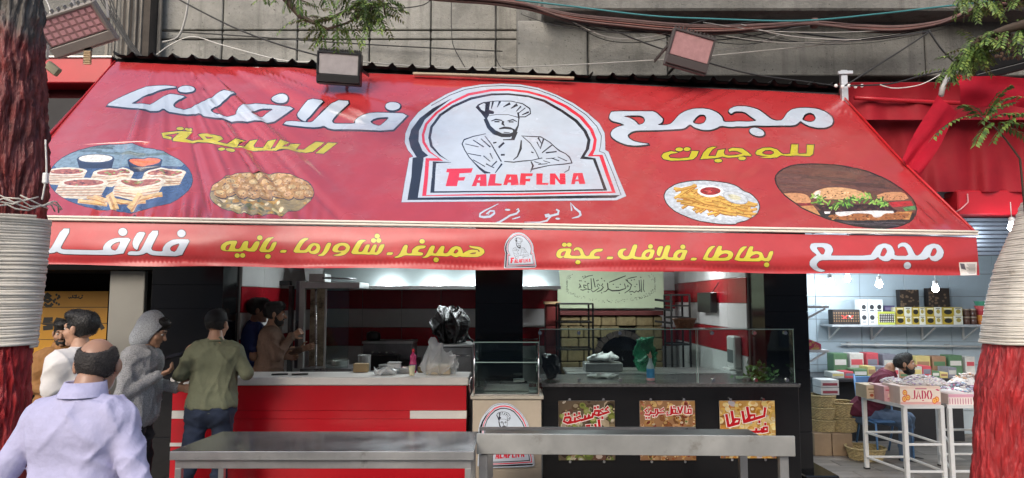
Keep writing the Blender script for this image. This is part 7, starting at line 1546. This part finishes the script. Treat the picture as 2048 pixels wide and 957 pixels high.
# ------------------------------------------------------------------ floodlights
pinkg = M('flood_glass_pink', (.36, .20, .20), rough=.12, var=.15, scale=20, coat=.6); greyg = M('flood_glass_grey', (.32, .30, .30), rough=.10, var=.12, scale=12, coat=.8)
def floodlight(name, c, w_, h_, face, up, label, gm, body=None, d=.12, fins=20, grid=False, mount=None):
    f = Vector(face).normalized(); u = Vector(up); u = (u - f * u.dot(f)).normalized(); r = u.cross(f).normalized(); Rm = Matrix((r, u, f)).transposed(); c = Vector(c)
    t = thing(name, c, label, 'floodlight'); body = body or blackp
    def bx(o, dim, nm, mt, bev=.004): return MB().box(c + Rm @ Vector(o), dim, Rm, bev).build(nm, mt, t)
    bx((0, 0, -d / 2), (w_, h_, d), 'housing', body, .01)
    gh = h_ * .62
    bx((0, h_ * .12, .004), (w_ * .90, gh, .008), 'lens', gm, .003)
    for (o, dm) in (((0, h_ * .46, .012), (w_ * .98, h_ * .06, .02)), ((0, -h_ * .32, .012), (w_ * .98, h_ * .22, .02)), ((-w_ * .47, h_ * .12, .012), (w_ * .045, h_ * .66, .02)), ((w_ * .47, h_ * .12, .012), (w_ * .045, h_ * .66, .02))): bx(o, dm, 'bezel', body)
    for k in range(fins): bx((-w_ * .46 + w_ * .92 * k / (fins - 1), h_ * .5 + .012, -d * .5), (w_ * .016, .03, d * .9), 'fin', body, 0)
    if grid:
        for i in range(8):
            for j in range(4): bx((-w_ * .38 + w_ * .76 * i / 7, h_ * .12 - gh * .36 + gh * .72 * j / 3, .010), (w_ * .07, gh * .16, .005), 'led_chip', M('led_chip', (.62, .34, .36), rough=.2), 0)
    if mount is not None:
        for s in (-1, 1): MB().beam(c + Rm @ Vector((s * (w_ / 2 + .008), 0, -d * .5)), c + Rm @ Vector((s * (w_ / 2 + .008), -.02, -d * .5)) + (Vector(mount) - c) * .6, .012, .03).build('bracket_arm', body, t)
        MB().tube([c + Rm @ Vector((0, 0, -d)), Vector(mount)], .015, 8).build('stem', body, t, True)
    return t
Yf = 6.45; cf = at(677, 137, Yf)
floodlight('floodlight', cf, PX(720, Yf, 137) - PX(633, Yf, 137), .31, (.03, -1, -.22), (.06, 0, 1), 'large black finned floodlight hanging over the awning beside the emblem', greyg, mount=cf + Vector((0, .5, .12)), fins=18)
Yf2 = 6.6; cf2 = at(1380, 104, Yf2)
floodlight('floodlight', cf2, .44, .37, (.06, -1, -.25), (.24, 0, 1), 'tilted brown floodlight with pink glass against the concrete wall', pinkg, M('flood_brown', (.05, .04, .038), rough=.5), mount=cf2 + Vector((-.1, .5, -.05)), fins=12, d=.05)
Yf3 = 5.4; cf3 = at(150, 62, Yf3)
floodlight('floodlight', cf3, .54, .34, (.15, -.75, -.65), (-.25, -.648, .69), 'tilted grey floodlight with pink LED grid beside the left tree', pinkg, M('flood_grey', (.22, .20, .18), rough=.5), mount=cf3 + Vector((-.25, .3, .5)), fins=10, grid=True, d=.05)
Yf4 = 6.2; cf4 = at(2010, 122, Yf4)
floodlight('floodlight', cf4, .5, .26, (-.3, -1, -.5), (-.2, 0, 1), 'dark black floodlight half hidden by leaves over the red cloth', blackp, mount=cf4 + Vector((.2, .5, .1)), fins=24)
# junction boxes and tag strips on the left
jb = M('box_cream', (.6, .56, .46), rough=.5, var=.1); jo = M('box_olive', (.30, .27, .16), rough=.5, var=.15)
one('junction_box', MB().box(at(88, 105, 3.8), (.045, .03, .085), None, .006), jb, 'small cream junction box high on the left tree', 'junction box')
one('timer_box', MB().box(at(106, 138, 3.8), (.085, .03, .05), Matrix.Rotation(R(-38) * -1, 3, 'Y'), .006), jo, 'small olive box hanging askew below the cream box', 'junction box')
tg = thing('plug_strip', at(177, 95, 5.5), 'hanging pair of ribbed brown socket strips beside the left tree', 'socket strip')
for y0, y1 in ((62, 86), (104, 128)):
    for k in range(8): MB().box(at(179 - (y0 > 100) * 4, y0 + (y1 - y0) * k / 7, 5.5), (.058, .02, .009), None, .002).build('rib', M('rib_tan', (.42, .30, .17), rough=.6), tg)
    MB().box(at(179 - (y0 > 100) * 4, (y0 + y1) / 2, 5.52), (.06, .02, .1), None, .002).build('strip', iron, tg)
MB().box(at(177, 95, 5.51), (.06, .02, .07), None, .002).build('joint', blackp, tg)
# galvanised post
gp = thing('cable_post', at(1690, 225, 6.85), 'galvanised post with insulators at the awning corner', 'post'); galv = M('galv', (.5, .5, .5), rough=.4, metal=.6, var=.15)
MB().box2(at(1686, 228, 6.85), at(1695, 140, 6.85) + Vector((0, .05, 0)), .004).build('post', galv, gp)
MB().beam(at(1676, 146, 6.84), at(1705, 145, 6.84), .02, .03).build('cross_arm', galv, gp)
for k in range(5): MB().ell(at(1672 + k * 13, 172 + 2 * (k % 2), 6.8), (.018, .015, .018), 8, 6).build('insulator', wp, gp, True)
# red cloths and their pole
rcl = M('red_cloth', (.36, .006, .02), rough=.8, var=.15, scale=8, spec=.2)
fp = one('flag_pole', MB().tube([at(1882, 192, 5.9), at(1886, 172, 5.9), at(1898, 150, 5.92)], [.022, .024, .022], 10), M('pole_grey', (.4, .38, .36), rough=.5, var=.2), 'short grey pipe pole holding the red cloth', 'pole', smooth=True)
def cloth(name, quad, nu, nv, amp, label, ph=0):
    a, b, c, d = [Vector(q) for q in quad]
    def f(u, v): p = a.lerp(b, u).lerp(d.lerp(c, u), v); return p + Vector((.0, amp * math.sin(u * 9 + v * 4 + ph) * (.3 + v) + amp * .5 * math.sin(u * 3 - v * 8 + ph), amp * .25 * math.sin(u * 12 + ph)))
    m_ = MB().grid(f, nu, nv); vs, fs = list(m_.v), list(m_.f); m_.add([Vector(q) + Vector((0, .004, 0)) for q in vs], [q[::-1] for q in fs])
    return one(name, m_, rcl, label, 'cloth', smooth=True)
cloth('red_pennant', [at(1876, 190, 5.9), at(1916, 224, 5.85), at(1842, 352, 5.75), at(1800, 322, 5.85)], 16, 30, .02, 'red cloth pennant hanging from the grey pole')
cloth('red_drape', [at(1914, 150, 5.6), at(2090, 158, 5.4), at(2090, 214, 5.4), at(1921, 210, 5.6)], 30, 14, .02, 'red cloth drape hung behind the feathery leaves', 2)
# ------------------------------------------------------------------ people
A3 = lambda *p: np.array(p, float)
skinm = M('skin_olive', (.40, .225, .145), rough=.5, var=.10, scale=14, bump=.08, bscale=120); skint = M('skin_tan', (.33, .18, .11), rough=.5, var=.12, scale=14, bump=.08, bscale=120); skinb = M('skin_bald', (.36, .20, .13), rough=.38, var=.10, scale=9, bump=.06, bscale=150)
hairk = M('hair_black', (.010, .009, .008), rough=.5, var=.3, scale=60, bump=.9, bscale=110, stretch=(1, 1, .4)); hairg = M('hair_greying', (.035, .03, .027), rough=.6, var=.8, scale=130, bump=.8, bscale=160)
eyem = M('eye_dark', (.02, .015, .012), rough=.15, var=0)
def rotz(a): c, s = math.cos(a), math.sin(a); return np.array([[c, -s, 0], [s, c, 0], [0, 0, 1]])
def head_parts():
    P = [('e', A3(0, -.015, .025), (.076, .096, .093), .0), ('e', A3(0, .03, -.03), (.062, .068, .085), .03), ('e', A3(0, .04, -.078), (.046, .046, .038), .03),
         ('c', A3(0, .092, .01), A3(0, .116, -.028), .008, .014, .012), ('c', A3(-.036, .083, .027), A3(.036, .083, .027), .013, .013, .02),
         ('-e', A3(-.031, .103, .009), (.018, .016, .011), .010), ('-e', A3(.031, .103, .009), (.018, .016, .011), .010), ('c', A3(-.018, .092, -.06), A3(.018, .092, -.06), .008, .008, .008), ('e', A3(0, .083, -.103), (.022, .018, .016), .02)]
    for s in (-1, 1): P += [('e', A3(s * .086, -.006, -.004), (.012, .019, .033), .006, rotz(s * -.45)), ('e', A3(s * .05, .06, -.03), (.022, .025, .025), .02)]
    return sdf(P, .0052)
HEADV, HEADQ = head_parts()
def hair_mesh(style):
    g = .007
    P = [('e', A3(0, -.018, .027), (.076 + g, .096 + g, .093 + g), 0)]
    if style == 'short':
        P += [('e', A3(0, .03, .09), (.062, .06, .045), .03), ('-e', A3(0, .112, -.02), (.085, .075, .075), .01), ('-e', A3(0, .06, -.09), (.11, .09, .075), .01), ('cut', (0, 0, -.055), (0, -.25, -1))]
    elif style == 'thick':
        P += [('e', A3(0, .03, .098), (.075, .075, .045), .03), ('e', A3(0, -.06, .06), (.078, .065, .07), .03), ('-e', A3(0, .12, -.03), (.09, .075, .078), .01), ('-e', A3(0, .05, -.1), (.12, .1, .075), .01), ('cut', (0, 0, -.06), (0, -.3, -1))]
    elif style == 'fringe':           # bald crown, hair left round the sides and back
        P += [('-e', A3(0, -.055, .14), (.080, .115, .098), .016), ('-e', A3(0, .05, .12), (.085, .1, .085), .014), ('-e', A3(0, .115, -.02), (.10, .09, .12), .01), ('-e', A3(0, .06, -.1), (.12, .075, .075), .01), ('cut', (0, 0, -.062), (0, -.2, -1))]
    for s_ in (-1, 1): P.insert(-1, ('-e', A3(s_ * .100, .002, -.006), (.034, .032, .044), .004))
    return sdf(P, .006, folds(5, .004, 90, (1, 1, .4)))
def strands(v, q, n, L, seed):
    r = np.random.RandomState(seed); k = r.randint(0, len(q), n); P = v[q[k]].mean(1); N = np.cross(v[q[k][:, 1]] - v[q[k][:, 0]], v[q[k][:, 2]] - v[q[k][:, 0]]); N /= np.linalg.norm(N, axis=1)[:, None] + 1e-9
    N *= np.sign((N * (P - np.array([0, -.01, .02]))).sum(1))[:, None]; ok = (N * (P - np.array([0, -.01, .02]))).sum(1) > .03; P, N = P[ok], N[ok]; n = len(P)
    D = N * .75 + np.array([0, .15, -.35]) + r.normal(size=(n, 3)) * .35; D /= np.linalg.norm(D, axis=1)[:, None]; S_ = np.cross(D, r.normal(size=(n, 3))); S_ /= np.linalg.norm(S_, axis=1)[:, None]
    ln = L * r.uniform(.5, 1.2, (n, 1)); V = np.stack([P - S_ * .0016, P + S_ * .0016, P + D * ln], 1).reshape(-1, 3); return V, [(3 * i, 3 * i + 1, 3 * i + 2) for i in range(n)]
def beard_mesh():
    return sdf([('e', A3(0, .034, -.068), (.061, .066, .058), 0), ('e', A3(0, .05, -.092), (.046, .045, .034), .02), ('c', A3(-.024, .096, -.043), A3(.024, .096, -.043), .009, .009, .01), ('c', A3(-.068, .0, -.01), A3(-.055, .03, -.06), .010, .016, .015), ('c', A3(.068, .0, -.01), A3(.055, .03, -.06), .010, .016, .015), ('-e', A3(0, .115, -.006), (.062, .06, .036), .01), ('-e', A3(0, .106, -.061), (.022, .012, .009), .004), ('cut', (0, 0, -.005), (0, 0, 1))], .005, folds(8, .003, 130, (1, 1, 1)))
def rotx(a): c, s = math.cos(a), math.sin(a); return np.array([[1, 0, 0], [0, c, -s], [0, s, c]])
def roty(a): c, s = math.cos(a), math.sin(a); return np.array([[c, 0, s], [0, 1, 0], [-s, 0, c]])
def hand(w_, d, nrm, side, curl=.5, s=1.0):
    """palm and five fingers; w_ wrist, d finger direction, nrm palm normal, side +1: thumb on +across"""
    d = d / np.linalg.norm(d); nrm = nrm - d * (nrm @ d); nrm /= np.linalg.norm(nrm); ac = np.cross(d, nrm) * side
    P = [('c', w_ - d * .03 * s, w_ + d * .02 * s, .027 * s, .026 * s, .015)]
    for k in (-1, 0, 1): P.append(('c', w_ + d * .02 * s + ac * .016 * k * s, w_ + d * .085 * s + ac * .02 * k * s, .016 * s, .0135 * s, .012))
    for k, L in zip((1.5, .5, -.5, -1.5), (.072, .08, .074, .058)):
        a = w_ + d * .088 * s + ac * .0195 * k * s; c1, c2 = curl * .9, curl * 1.9
        b = a + (d * math.cos(c1) + nrm * math.sin(c1)) * L * .52 * s; c = b + (d * math.cos(c2) + nrm * math.sin(c2)) * L * .5 * s
        P += [('c', a, b, .0098 * s, .009 * s, .004), ('c', b, c, .009 * s, .0072 * s, .003)]
    t0 = w_ + d * .025 * s + ac * .026 * s; t1 = t0 + (ac * .75 + d * .6 + nrm * .35) * .042 * s; t2 = t1 + (ac * .2 + d * .85 + nrm * (.2 + curl * .6)) * .034 * s
    P += [('c', t0, t1, .0135 * s, .011 * s, .008), ('c', t1, t2, .0105 * s, .0082 * s, .003)]
    return sdf(P, .0048)
def person(label, X, Y, yaw, h, eL, wL, eR, wR, top, bottom, hair='short', beard=False, skin=None, lean=0.0, head_yaw=0.0, head_pitch=0.0, head_fwd=.0, z0=0.0, ease=.022, hem=.9, sleeve='long', legs=None, res=.011, hands=None, extra=None, hips=None, cat='person', fold=(.009, 50), shoes=None, belly=0.0, headroll=0.0):
    s = h / 1.75; skin = skin or skinm; Rz = rotz(yaw); O = np.array((X, Y, z0))
    W = lambda P: (np.asarray(P) * s) @ Rz.T + O
    t = thing('person', (X, Y, z0), label, cat)
    def sh(p):                         # lean the upper body forward about the hips
        p = A3(*p); k = np.clip((p[2] - .95) / .6, 0, 1.2); return p + A3(0, lean * k, -.5 * lean * lean * k)
    hp = hips if hips is not None else 0.0
    LL = legs or (((-.09, 0, .9), (-.10, .02, .5), (-.10, -.03, .09)), ((.09, 0, .9), (.10, .02, .5), (.10, -.03, .09)))
    SL, SR = sh((-.172, -.01, 1.395)), sh((.172, -.01, 1.395)); eL, wL, eR, wR = A3(*eL), A3(*wL), A3(*eR), A3(*wR)
    def torso(g, k=.06):
        return [('c', sh((-.075, .005, 1.33)), sh((.075, .005, 1.33)), .122 + g, .122 + g, .03), ('c', sh((-.12, -.012, 1.40)), sh((.12, -.012, 1.40)), .064 + g, .064 + g, k), ('c', sh((0, -.015, 1.44)), sh((-.13, -.012, 1.40)), .058 + g * .8, .05 + g, k), ('c', sh((0, -.015, 1.44)), sh((.13, -.012, 1.40)), .058 + g * .8, .05 + g, k), ('c', sh((-.06, .012 + belly * .4, 1.12)), sh((.06, .012 + belly * .4, 1.12)), .118 + g + belly, .118 + g + belly, k + .03), ('c', A3(-.065, -.004, .95), A3(.065, -.004, .95), .118 + g * 1.6, .118 + g * 1.6, k + .03), ('c', A3(-.06, -.03, .9), A3(.06, -.03, .9), .10 + g * 1.9, .10 + g * 1.9, k)]
    def arms(g, fore=True):
        P = []
        for S_, E_, W_ in ((SL, eL, wL), (SR, eR, wR)):
            P += [('e', S_, (.062 + g, .062 + g, .058 + g), .05 if g == 0 else .03), ('c', S_, E_, .052 + g, .043 + g, .04 if g == 0 else .018)]
            if fore: P.append(('c', E_, W_, .042 + g, .029 + g * .8, .02))
        return P
    neck = [('c', sh((0, -.02, 1.39)), sh((0, .005, 1.43)) + A3(0, head_fwd * .5, .12), .064, .056, .05)]
    def legp(g): return [q for (a, b, c) in LL for q in (('c', A3(*a), A3(*b), .082 + g, .056 + g, .04), ('c', A3(*b), A3(*c), .054 + g, .038 + g, .02))]
    # body: torso, limbs, head and hands in one mesh
    V, Q = sdf(torso(0) + arms(0) + neck + legp(0), .0125); VS, QS = [W(V)], [Q]; nb = len(V)
    hc = sh((0, .012, 1.632)) + A3(0, head_fwd, -head_fwd * .35); Hr = rotz(head_yaw) @ rotx(head_pitch) @ roty(headroll)
    HW = lambda P: W((np.asarray(P) @ Hr.T) + hc)
    VS.append(HW(HEADV)); QS.append(HEADQ + nb); nb += len(HEADV)
    for (E_, W_, sd, key) in ((eL, wL, 1, 'L'), (eR, wR, -1, 'R')):
        hd = (hands or {}).get(key); d = W_ - E_; d = d / np.linalg.norm(d)
        dd, nn, cu = (A3(*hd[0]), A3(*hd[1]), hd[2]) if hd else (d, A3(-sd * 1.0, .2, 0), .45)
        v, q = hand(W_, dd, nn, sd, cu); VS.append(W(v)); QS.append(q + nb); nb += len(v)
    link_mesh('body', np.concatenate(VS), np.concatenate(QS), skin, t, smooth=True)
    for sx in (-1, 1):
        m_ = MB(); c = HW(A3(sx * .031, .083, .008)); m_.ell(c, (.0125 * s,) * 3, 10, 7); m_.build('eye', M('eye_white', (.6, .58, .55), rough=.2, var=0), t, True)
        c2 = HW(A3(sx * .031, .0925, .008)); MB().ell(c2, (.0058 * s,) * 3, 8, 6).build('iris', eyem, t, True)
        b0_, b1_ = HW(A3(sx * .014, .102, .03)), HW(A3(sx * .05, .086, .032)); MB().tube([b0_, (Vector(b0_) + Vector(b1_)) / 2 + Vector((0, 0, .005)), b1_], .0045 * s, 5).build('eyebrow', hairk, t, True)
    if hair:
        v, q = hair_mesh(hair); hm = hairg if hair == 'fringe' else hairk; ho = link_mesh('hair', HW(v), q, hm, t, smooth=True); sv, sf = strands(v, q, 2600 if hair != 'fringe' else 3000, .011 if hair != 'fringe' else .006, 5); so = link_mesh('hair_strands', HW(sv), sf, hm, ho); so['kind'] = 'stuff'
    if beard: v, q = beard_mesh(); link_mesh('beard', HW(v), q, hairk, t, smooth=True)
    nm, tm = top; wob = creases(int(abs(X) * 31 + Y * 7), fold[0], fold[1])
    T = torso(ease) + arms(ease * .75, sleeve == 'long')
    if sleeve == 'short': T = torso(ease) + [q for S_, E_ in ((SL, eL), (SR, eR)) for q in (('e', S_, (.085, .085, .08), .05), ('c', S_, S_ * .4 + E_ * .6, .078, .074, .04))]
    T.append(('cut', (0, 0, hem), (0, 0, -1))); v, q = sdf(T, res, wob); link_mesh(nm, W(v), q, tm, t, smooth=True)
    nm, bm = bottom
    Lp = [('c', A3(-.065, -.004, .95), A3(.065, -.004, .95), .132, .132, .05), ('c', A3(-.06, -.03, .9), A3(.06, -.03, .9), .116, .116, .06)] + [q for (a, b, c) in LL for q in (('c', A3(*a), A3(*b), .098, .074, .05), ('c', A3(*b), A3(*c), .072, .062, .03))]
    if legs is None or legs[0][0][2] > .8: Lp.append(('cut', (0, 0, min(1.02, hem + .12)), (0, 0, 1)))
    v, q = sdf(Lp, .012, creases(3, .010, 50, (.5, .5, 1.2))); link_mesh(nm, W(v), q, bm, t, smooth=True)
    for (a, b, c) in LL:
        c = A3(*c); v, q = sdf([('c', c + A3(0, -.02, -.035), c + A3(0, .15, -.05), .04, .036, .02), ('c', c + A3(0, -.02, 0), c + A3(0, 0, -.03), .042, .046, .03), ('cut', (0, 0, c[2] - .088), (0, 0, -1))], .010); link_mesh('shoe', W(v), q, shoes or M('shoe_black', (.015, .014, .013), rough=.5), t, smooth=True)
    if extra: extra(t, W, HW, s)
    return t
def yaw_to(fx, fy): return math.atan2(-fx, fy)
# lavender shirt, seen from behind
lav = M('lavender_shirt', (.42, .41, .58), rough=.8, var=.06, scale=30, bump=.55, bscale=9, bdist=.035)
def collar(mat, r=.075, hh=.045):
    def f(t, W, HW, s):
        m_ = MB(); V = []
        n = 34
        for (rr_, z, off) in ((r * .93, 1.46, -.012), (r * .98, 1.50, -.010), (r * .96, 1.548, -.004), (r * 1.07, 1.552, -.006), (r * 1.25, 1.512, -.016), (r * 1.36, 1.492, -.02)):
            for j in range(n):
                a = 2 * math.pi * j / n; V.append(W(A3(rr_ * math.cos(a), rr_ * 1.04 * math.sin(a) + off + COLL[0], z - .02 * (math.sin(a) > .3) * (rr_ > r * 1.1))))
        F = [(i * n + j, i * n + (j + 1) % n, (i + 1) * n + (j + 1) % n, (i + 1) * n + j) for i in range(5) for j in range(n)]
        link_mesh('collar', V, F, mat, t, smooth=True)
    return f
COLL = [.0]
def bald_extra(t, W, HW, s):
    COLL[0] = .075; collar(lav, .074)(t, W, HW, s)
    seam = [W(A3(x, -.118 - .012 * math.cos(x * 9) + .055, 1.38 - .012 * abs(x) * 6)) for x in np.linspace(-.2, .2, 13)]
Yb = 2.98; hx = PX(203, Yb, 720)
f_ = A3(.42, .9, 0); yb = yaw_to(-.02, 1)
person('bald man in lavender shirt seen from behind beside the painted tree', hx - .04, Yb - .1, yb, 1.69, (-.295, -.05, 1.12), (-.26, .10, .93), (.295, -.03, 1.12), (.22, .14, .95), ('shirt', lav), ('trousers', M('trousers_dark', (.03, .03, .035), rough=.85)), hair='fringe', skin=skinb, lean=.08, head_yaw=R(14), head_pitch=R(-6), head_fwd=.05, ease=.018, hem=.84, res=.008, fold=(.009, 46), extra=bald_extra, belly=.0)
# grey hoodie man with a phone
def tweed(name, a, b_):
    m = M(name, a, rough=.9, var=.6, scale=120, bump=.4, bscale=160, dirt=None); return m
hood_m = tweed('grey_marl', (.27, .275, .285), None)
def hood_extra(t, W, HW, s):
    v, q = sdf([('e', A3(0, -.028, .018), (.108, .128, .138), 0), ('e', A3(0, -.07, -.1), (.105, .085, .09), .06), ('c', A3(0, -.05, .13), A3(0, -.10, .10), .035, .03, .05), ('-e', A3(0, .115, -.03), (.098, .125, .135), .01), ('-e', A3(0, 0, -.02), (.083, .104, .108), .0), ('cut', (0, 0, -.175), (0, 0, -1))], .0065, folds(17, .006, 34)); link_mesh('hood', HW(v), q, M('light_marl', (.36, .38, .40), rough=.9, var=.5, scale=110, bump=.4, bscale=160), t, smooth=True)
Yh = 5.85
person('young man in grey marl hooded jacket looking down at a phone', PX(281, Yh, 700), Yh, yaw_to(1, .12), 1.71, (-.2, .06, 1.14), (-.12, .27, 1.12), (.225, -.04, 1.10), (.13, .20, 1.25), ('jacket', hood_m), ('trousers', M('black_trousers', (.012, .012, .014), rough=.85)), hair='thick', skin=skint, lean=.03, head_pitch=R(-24), head_fwd=.055, hem=.82, fold=(.010, 50), hands={'R': ((-.25, .9, .35), (-.3, -.1, 1), .7)}, extra=hood_extra)
c = at(349, 712, Yh - .08); ph = thing('smartphone', c, 'black smartphone held up by the man in grey hood', 'phone')
Rp = Matrix.Rotation(R(-14), 3, 'Y') @ Matrix.Rotation(R(22), 3, 'X'); MB().box(c, (.14, .07, .008), Rp, .003).build('body', void, ph); MB().box(c + Rp @ Vector((0, 0, .0055)), (.138, .068, .001), Rp).build('display', M('phone_glass', (.02, .022, .03), rough=.06, var=0), ph)
# olive sweatshirt man leaning on the counter
olive = M('olive_sweatshirt', (.125, .135, .085), rough=.92, var=.10, scale=20, bump=.5, bscale=10, bdist=.035); denim = M('dark_denim', (.018, .028, .055), rough=.9, var=.35, scale=9, bump=.2, bscale=200)
def cap_extra(t, W, HW, s):
    v, q = sdf([('e', A3(0, -.016, .045), (.088, .108, .09), 0), ('cut', (0, 0, .028), (0, .08, -1))], .006); link_mesh('cap', HW(v), q, M('cap_black', (.012, .012, .014), rough=.85), t, smooth=True)
    V = [HW(A3(.085 * math.sin(a) * (1 if k == 0 else .95), .075 + .095 * math.cos(a) * (1 - .0 * k), .035 - .01 * abs(math.sin(a)) - .006 * k)) for k in (0, 1) for a in np.linspace(-1.35, 1.35, 13)] + [HW(A3(0, .06, .035)), HW(A3(0, .06, .03))]
    F = [(26, i, i + 1) for i in range(12)] + [(27, 14 + i, 13 + i) for i in range(12)] + [(i, 13 + i, 14 + i, i + 1) for i in range(12)]; link_mesh('cap_brim', V, F, MATS['cap_black'], t, smooth=False)
    ring = [W(A3(.070 * math.cos(a), .072 * math.sin(a) + .028, 1.482 - .012 * math.sin(a))) for a in np.linspace(0, 2 * math.pi, 25)]; MB().tube(ring, .011, 6).build('neck_rib', olive, t, True)
    V = []; n = 40
    for (rx, ry, z) in ((.196, .152, .96), (.19, .146, .90), (.188, .144, .895)):
        for j in range(n): a = 2 * math.pi * j / n; V.append(W(A3(rx * math.cos(a), ry * math.sin(a) - .006, z + .0)))
    link_mesh('hem_rib', V, [(i * n + j, i * n + (j + 1) % n, (i + 1) * n + (j + 1) % n, (i + 1) * n + j) for i in range(2) for j in range(n)], olive, t, smooth=True)
Yg = 6.0
person('man in olive sweatshirt, black cap and jeans leaning on the red counter', PX(427, Yg, 720), Yg, yaw_to(-.2, 1), 1.745, (-.26, -.01, 1.21), (-.17, .24, 1.17), (.27, .02, 1.21), (.22, .27, 1.18), ('sweatshirt', olive), ('jeans', denim), hair='short', skin=skinm, lean=.06, head_yaw=R(-18), hem=.93, ease=.014, fold=(.011, 42), legs=(((-.10, 0, .9), (-.16, -.02, .5), (-.20, -.12, .09)), ((.09, 0, .9), (.08, .04, .5), (.07, -.03, .09))), extra=cap_extra)
# two men behind the counter
navy = M('blue_polo', (.02, .035, .14), rough=.85, var=.15, scale=20); brownk = M('brown_knit', (.14, .085, .06), rough=.95, var=.2, scale=60, bump=.4, bscale=150)
def polo_extra(t, W, HW, s):
    MB().tube([W(A3(.075 * math.cos(a), .078 * math.sin(a) - .005, 1.485 - .02 * math.sin(a))) for a in np.linspace(0, 2 * math.pi, 25)], .016, 6).build('collar', M('bright_blue', (.03, .12, .42), rough=.8), t, True); MB().box(W(A3(.12, .145, 1.33)), (.04, .03, .06), None, .002).build('badge', wp, t)
Yu = 7.5
person('man in navy polo with bright blue collar behind the counter', PX(503, Yu, 640), Yu, yaw_to(.95, .28), 1.74, (-.2, .10, 1.17), (-.14, .36, 1.16), (.21, .05, 1.15), (.16, .34, 1.14), ('polo', navy), ('trousers', MATS['black_trousers']), hair='thick', beard=False, skin=skinm, lean=.05, head_pitch=R(-8), z0=.1, sleeve='short')
Yw = 7.3
person('bearded man in brown knit jumper reaching out beside the shawarma grill', PX(538, Yw, 650), Yw, yaw_to(.95, .28), 1.70, (-.2, .1, 1.17), (-.12, .33, 1.24), (.215, .10, 1.20), (.13, .24, 1.40), ('jumper', brownk), ('trousers', MATS['black_trousers']), hair='thick', beard=True, skin=skint, lean=.04, head_pitch=R(-4), z0=.1, hands={'R': ((0, .8, .5), (-.8, .2, -.2), .9)})
# young man in white T-shirt
wtee = M('white_tee', (.62, .60, .58), rough=.9, var=.06, scale=20)
Yt_ = 5.0
person('young man in plain white T-shirt looking away beside the bald man', PX(163, Yt_, 660) - .0, Yt_, yaw_to(-.96, .27), 1.745, (-.22, .02, 1.14), (-.2, .22, 1.0), (.22, .0, 1.13), (.2, .18, .95), ('t_shirt', wtee), ('trousers', MATS['trousers_dark']), hair='thick', skin=skinm, sleeve='short', head_yaw=R(12), hem=.86)
# bearded man in tan jacket
tanj = M('tan_jacket', (.26, .125, .04), rough=.85, var=.15, scale=12, bump=.2, bscale=120)
def tan_extra(t, W, HW, s):
    MB().tube([W(A3(*p)) for p in ((-.15, .06, 1.50), (-.08, .16, 1.36), (.03, .185, 1.2), (.13, .175, 1.04), (.19, .10, .96))], .016, 6).build('bag_strap', blackp, t, True)
    for k in range(2): MB().box(W(A3(.10 - .2 * k, .158, 1.34)), (.11, .02, .10), Matrix.Rotation(yaw_to(.5, -.86), 3, 'Z'), .004).build('chest_pocket', tanj, t)
    COLL[0] = .0; collar(tanj, .076)(t, W, HW, s)
Yta = 6.6
person('bearded man in tan shirt jacket with a black strap before the yellow shutter', PX(125, Yta, 700), Yta, yaw_to(.62, -.78), 1.63, (-.24, .02, 1.12), (-.05, .24, 1.05), (.24, .02, 1.12), (.06, .25, 1.07), ('jacket', tanj), ('trousers', MATS['black_trousers']), hair='thick', beard=True, skin=skint, head_pitch=R(-6), head_yaw=R(-18), hem=.86, extra=tan_extra)
# seated shopkeeper
maroon = M('maroon_jacket', (.11, .012, .03), rough=.85, var=.15, scale=12)
def seat_extra(t, W, HW, s):
    for k in range(2): MB().tube([W(A3(-.255 + .0 * k, -.06 + .02 * k, 1.34)), W(A3(-.275, -.07 + .02 * k, 1.2)), W(A3(-.265, -.05 + .03 * k, 1.05))], .006, 6).build('sleeve_stripe', wp, t, True)
seat_h = .475 + .034; dz = seat_h - (.9 - .10)
person('seated dark haired man in maroon jacket behind the sweet tables', PX(1738, YCH, 740), YCH + .16, yaw_to(.8, -.6), 1.66, (-.24, .05, 1.15), (-.12, .28, 1.12), (.24, .05, 1.15), (.10, .30, 1.10), ('jacket', maroon), ('jeans', M('faded_denim', (.10, .15, .23), rough=.9, var=.3, scale=10)), hair='short', beard=True, skin=skint, lean=.36, head_fwd=.05, head_pitch=R(4), head_yaw=R(10), z0=-.36, hem=.9, ease=.03, legs=(((-.09, .05, .9), (-.12, .46, .88), (-.12, .44, .44)), ((.09, .05, .9), (.12, .46, .88), (.12, .44, .44))), extra=seat_extra)
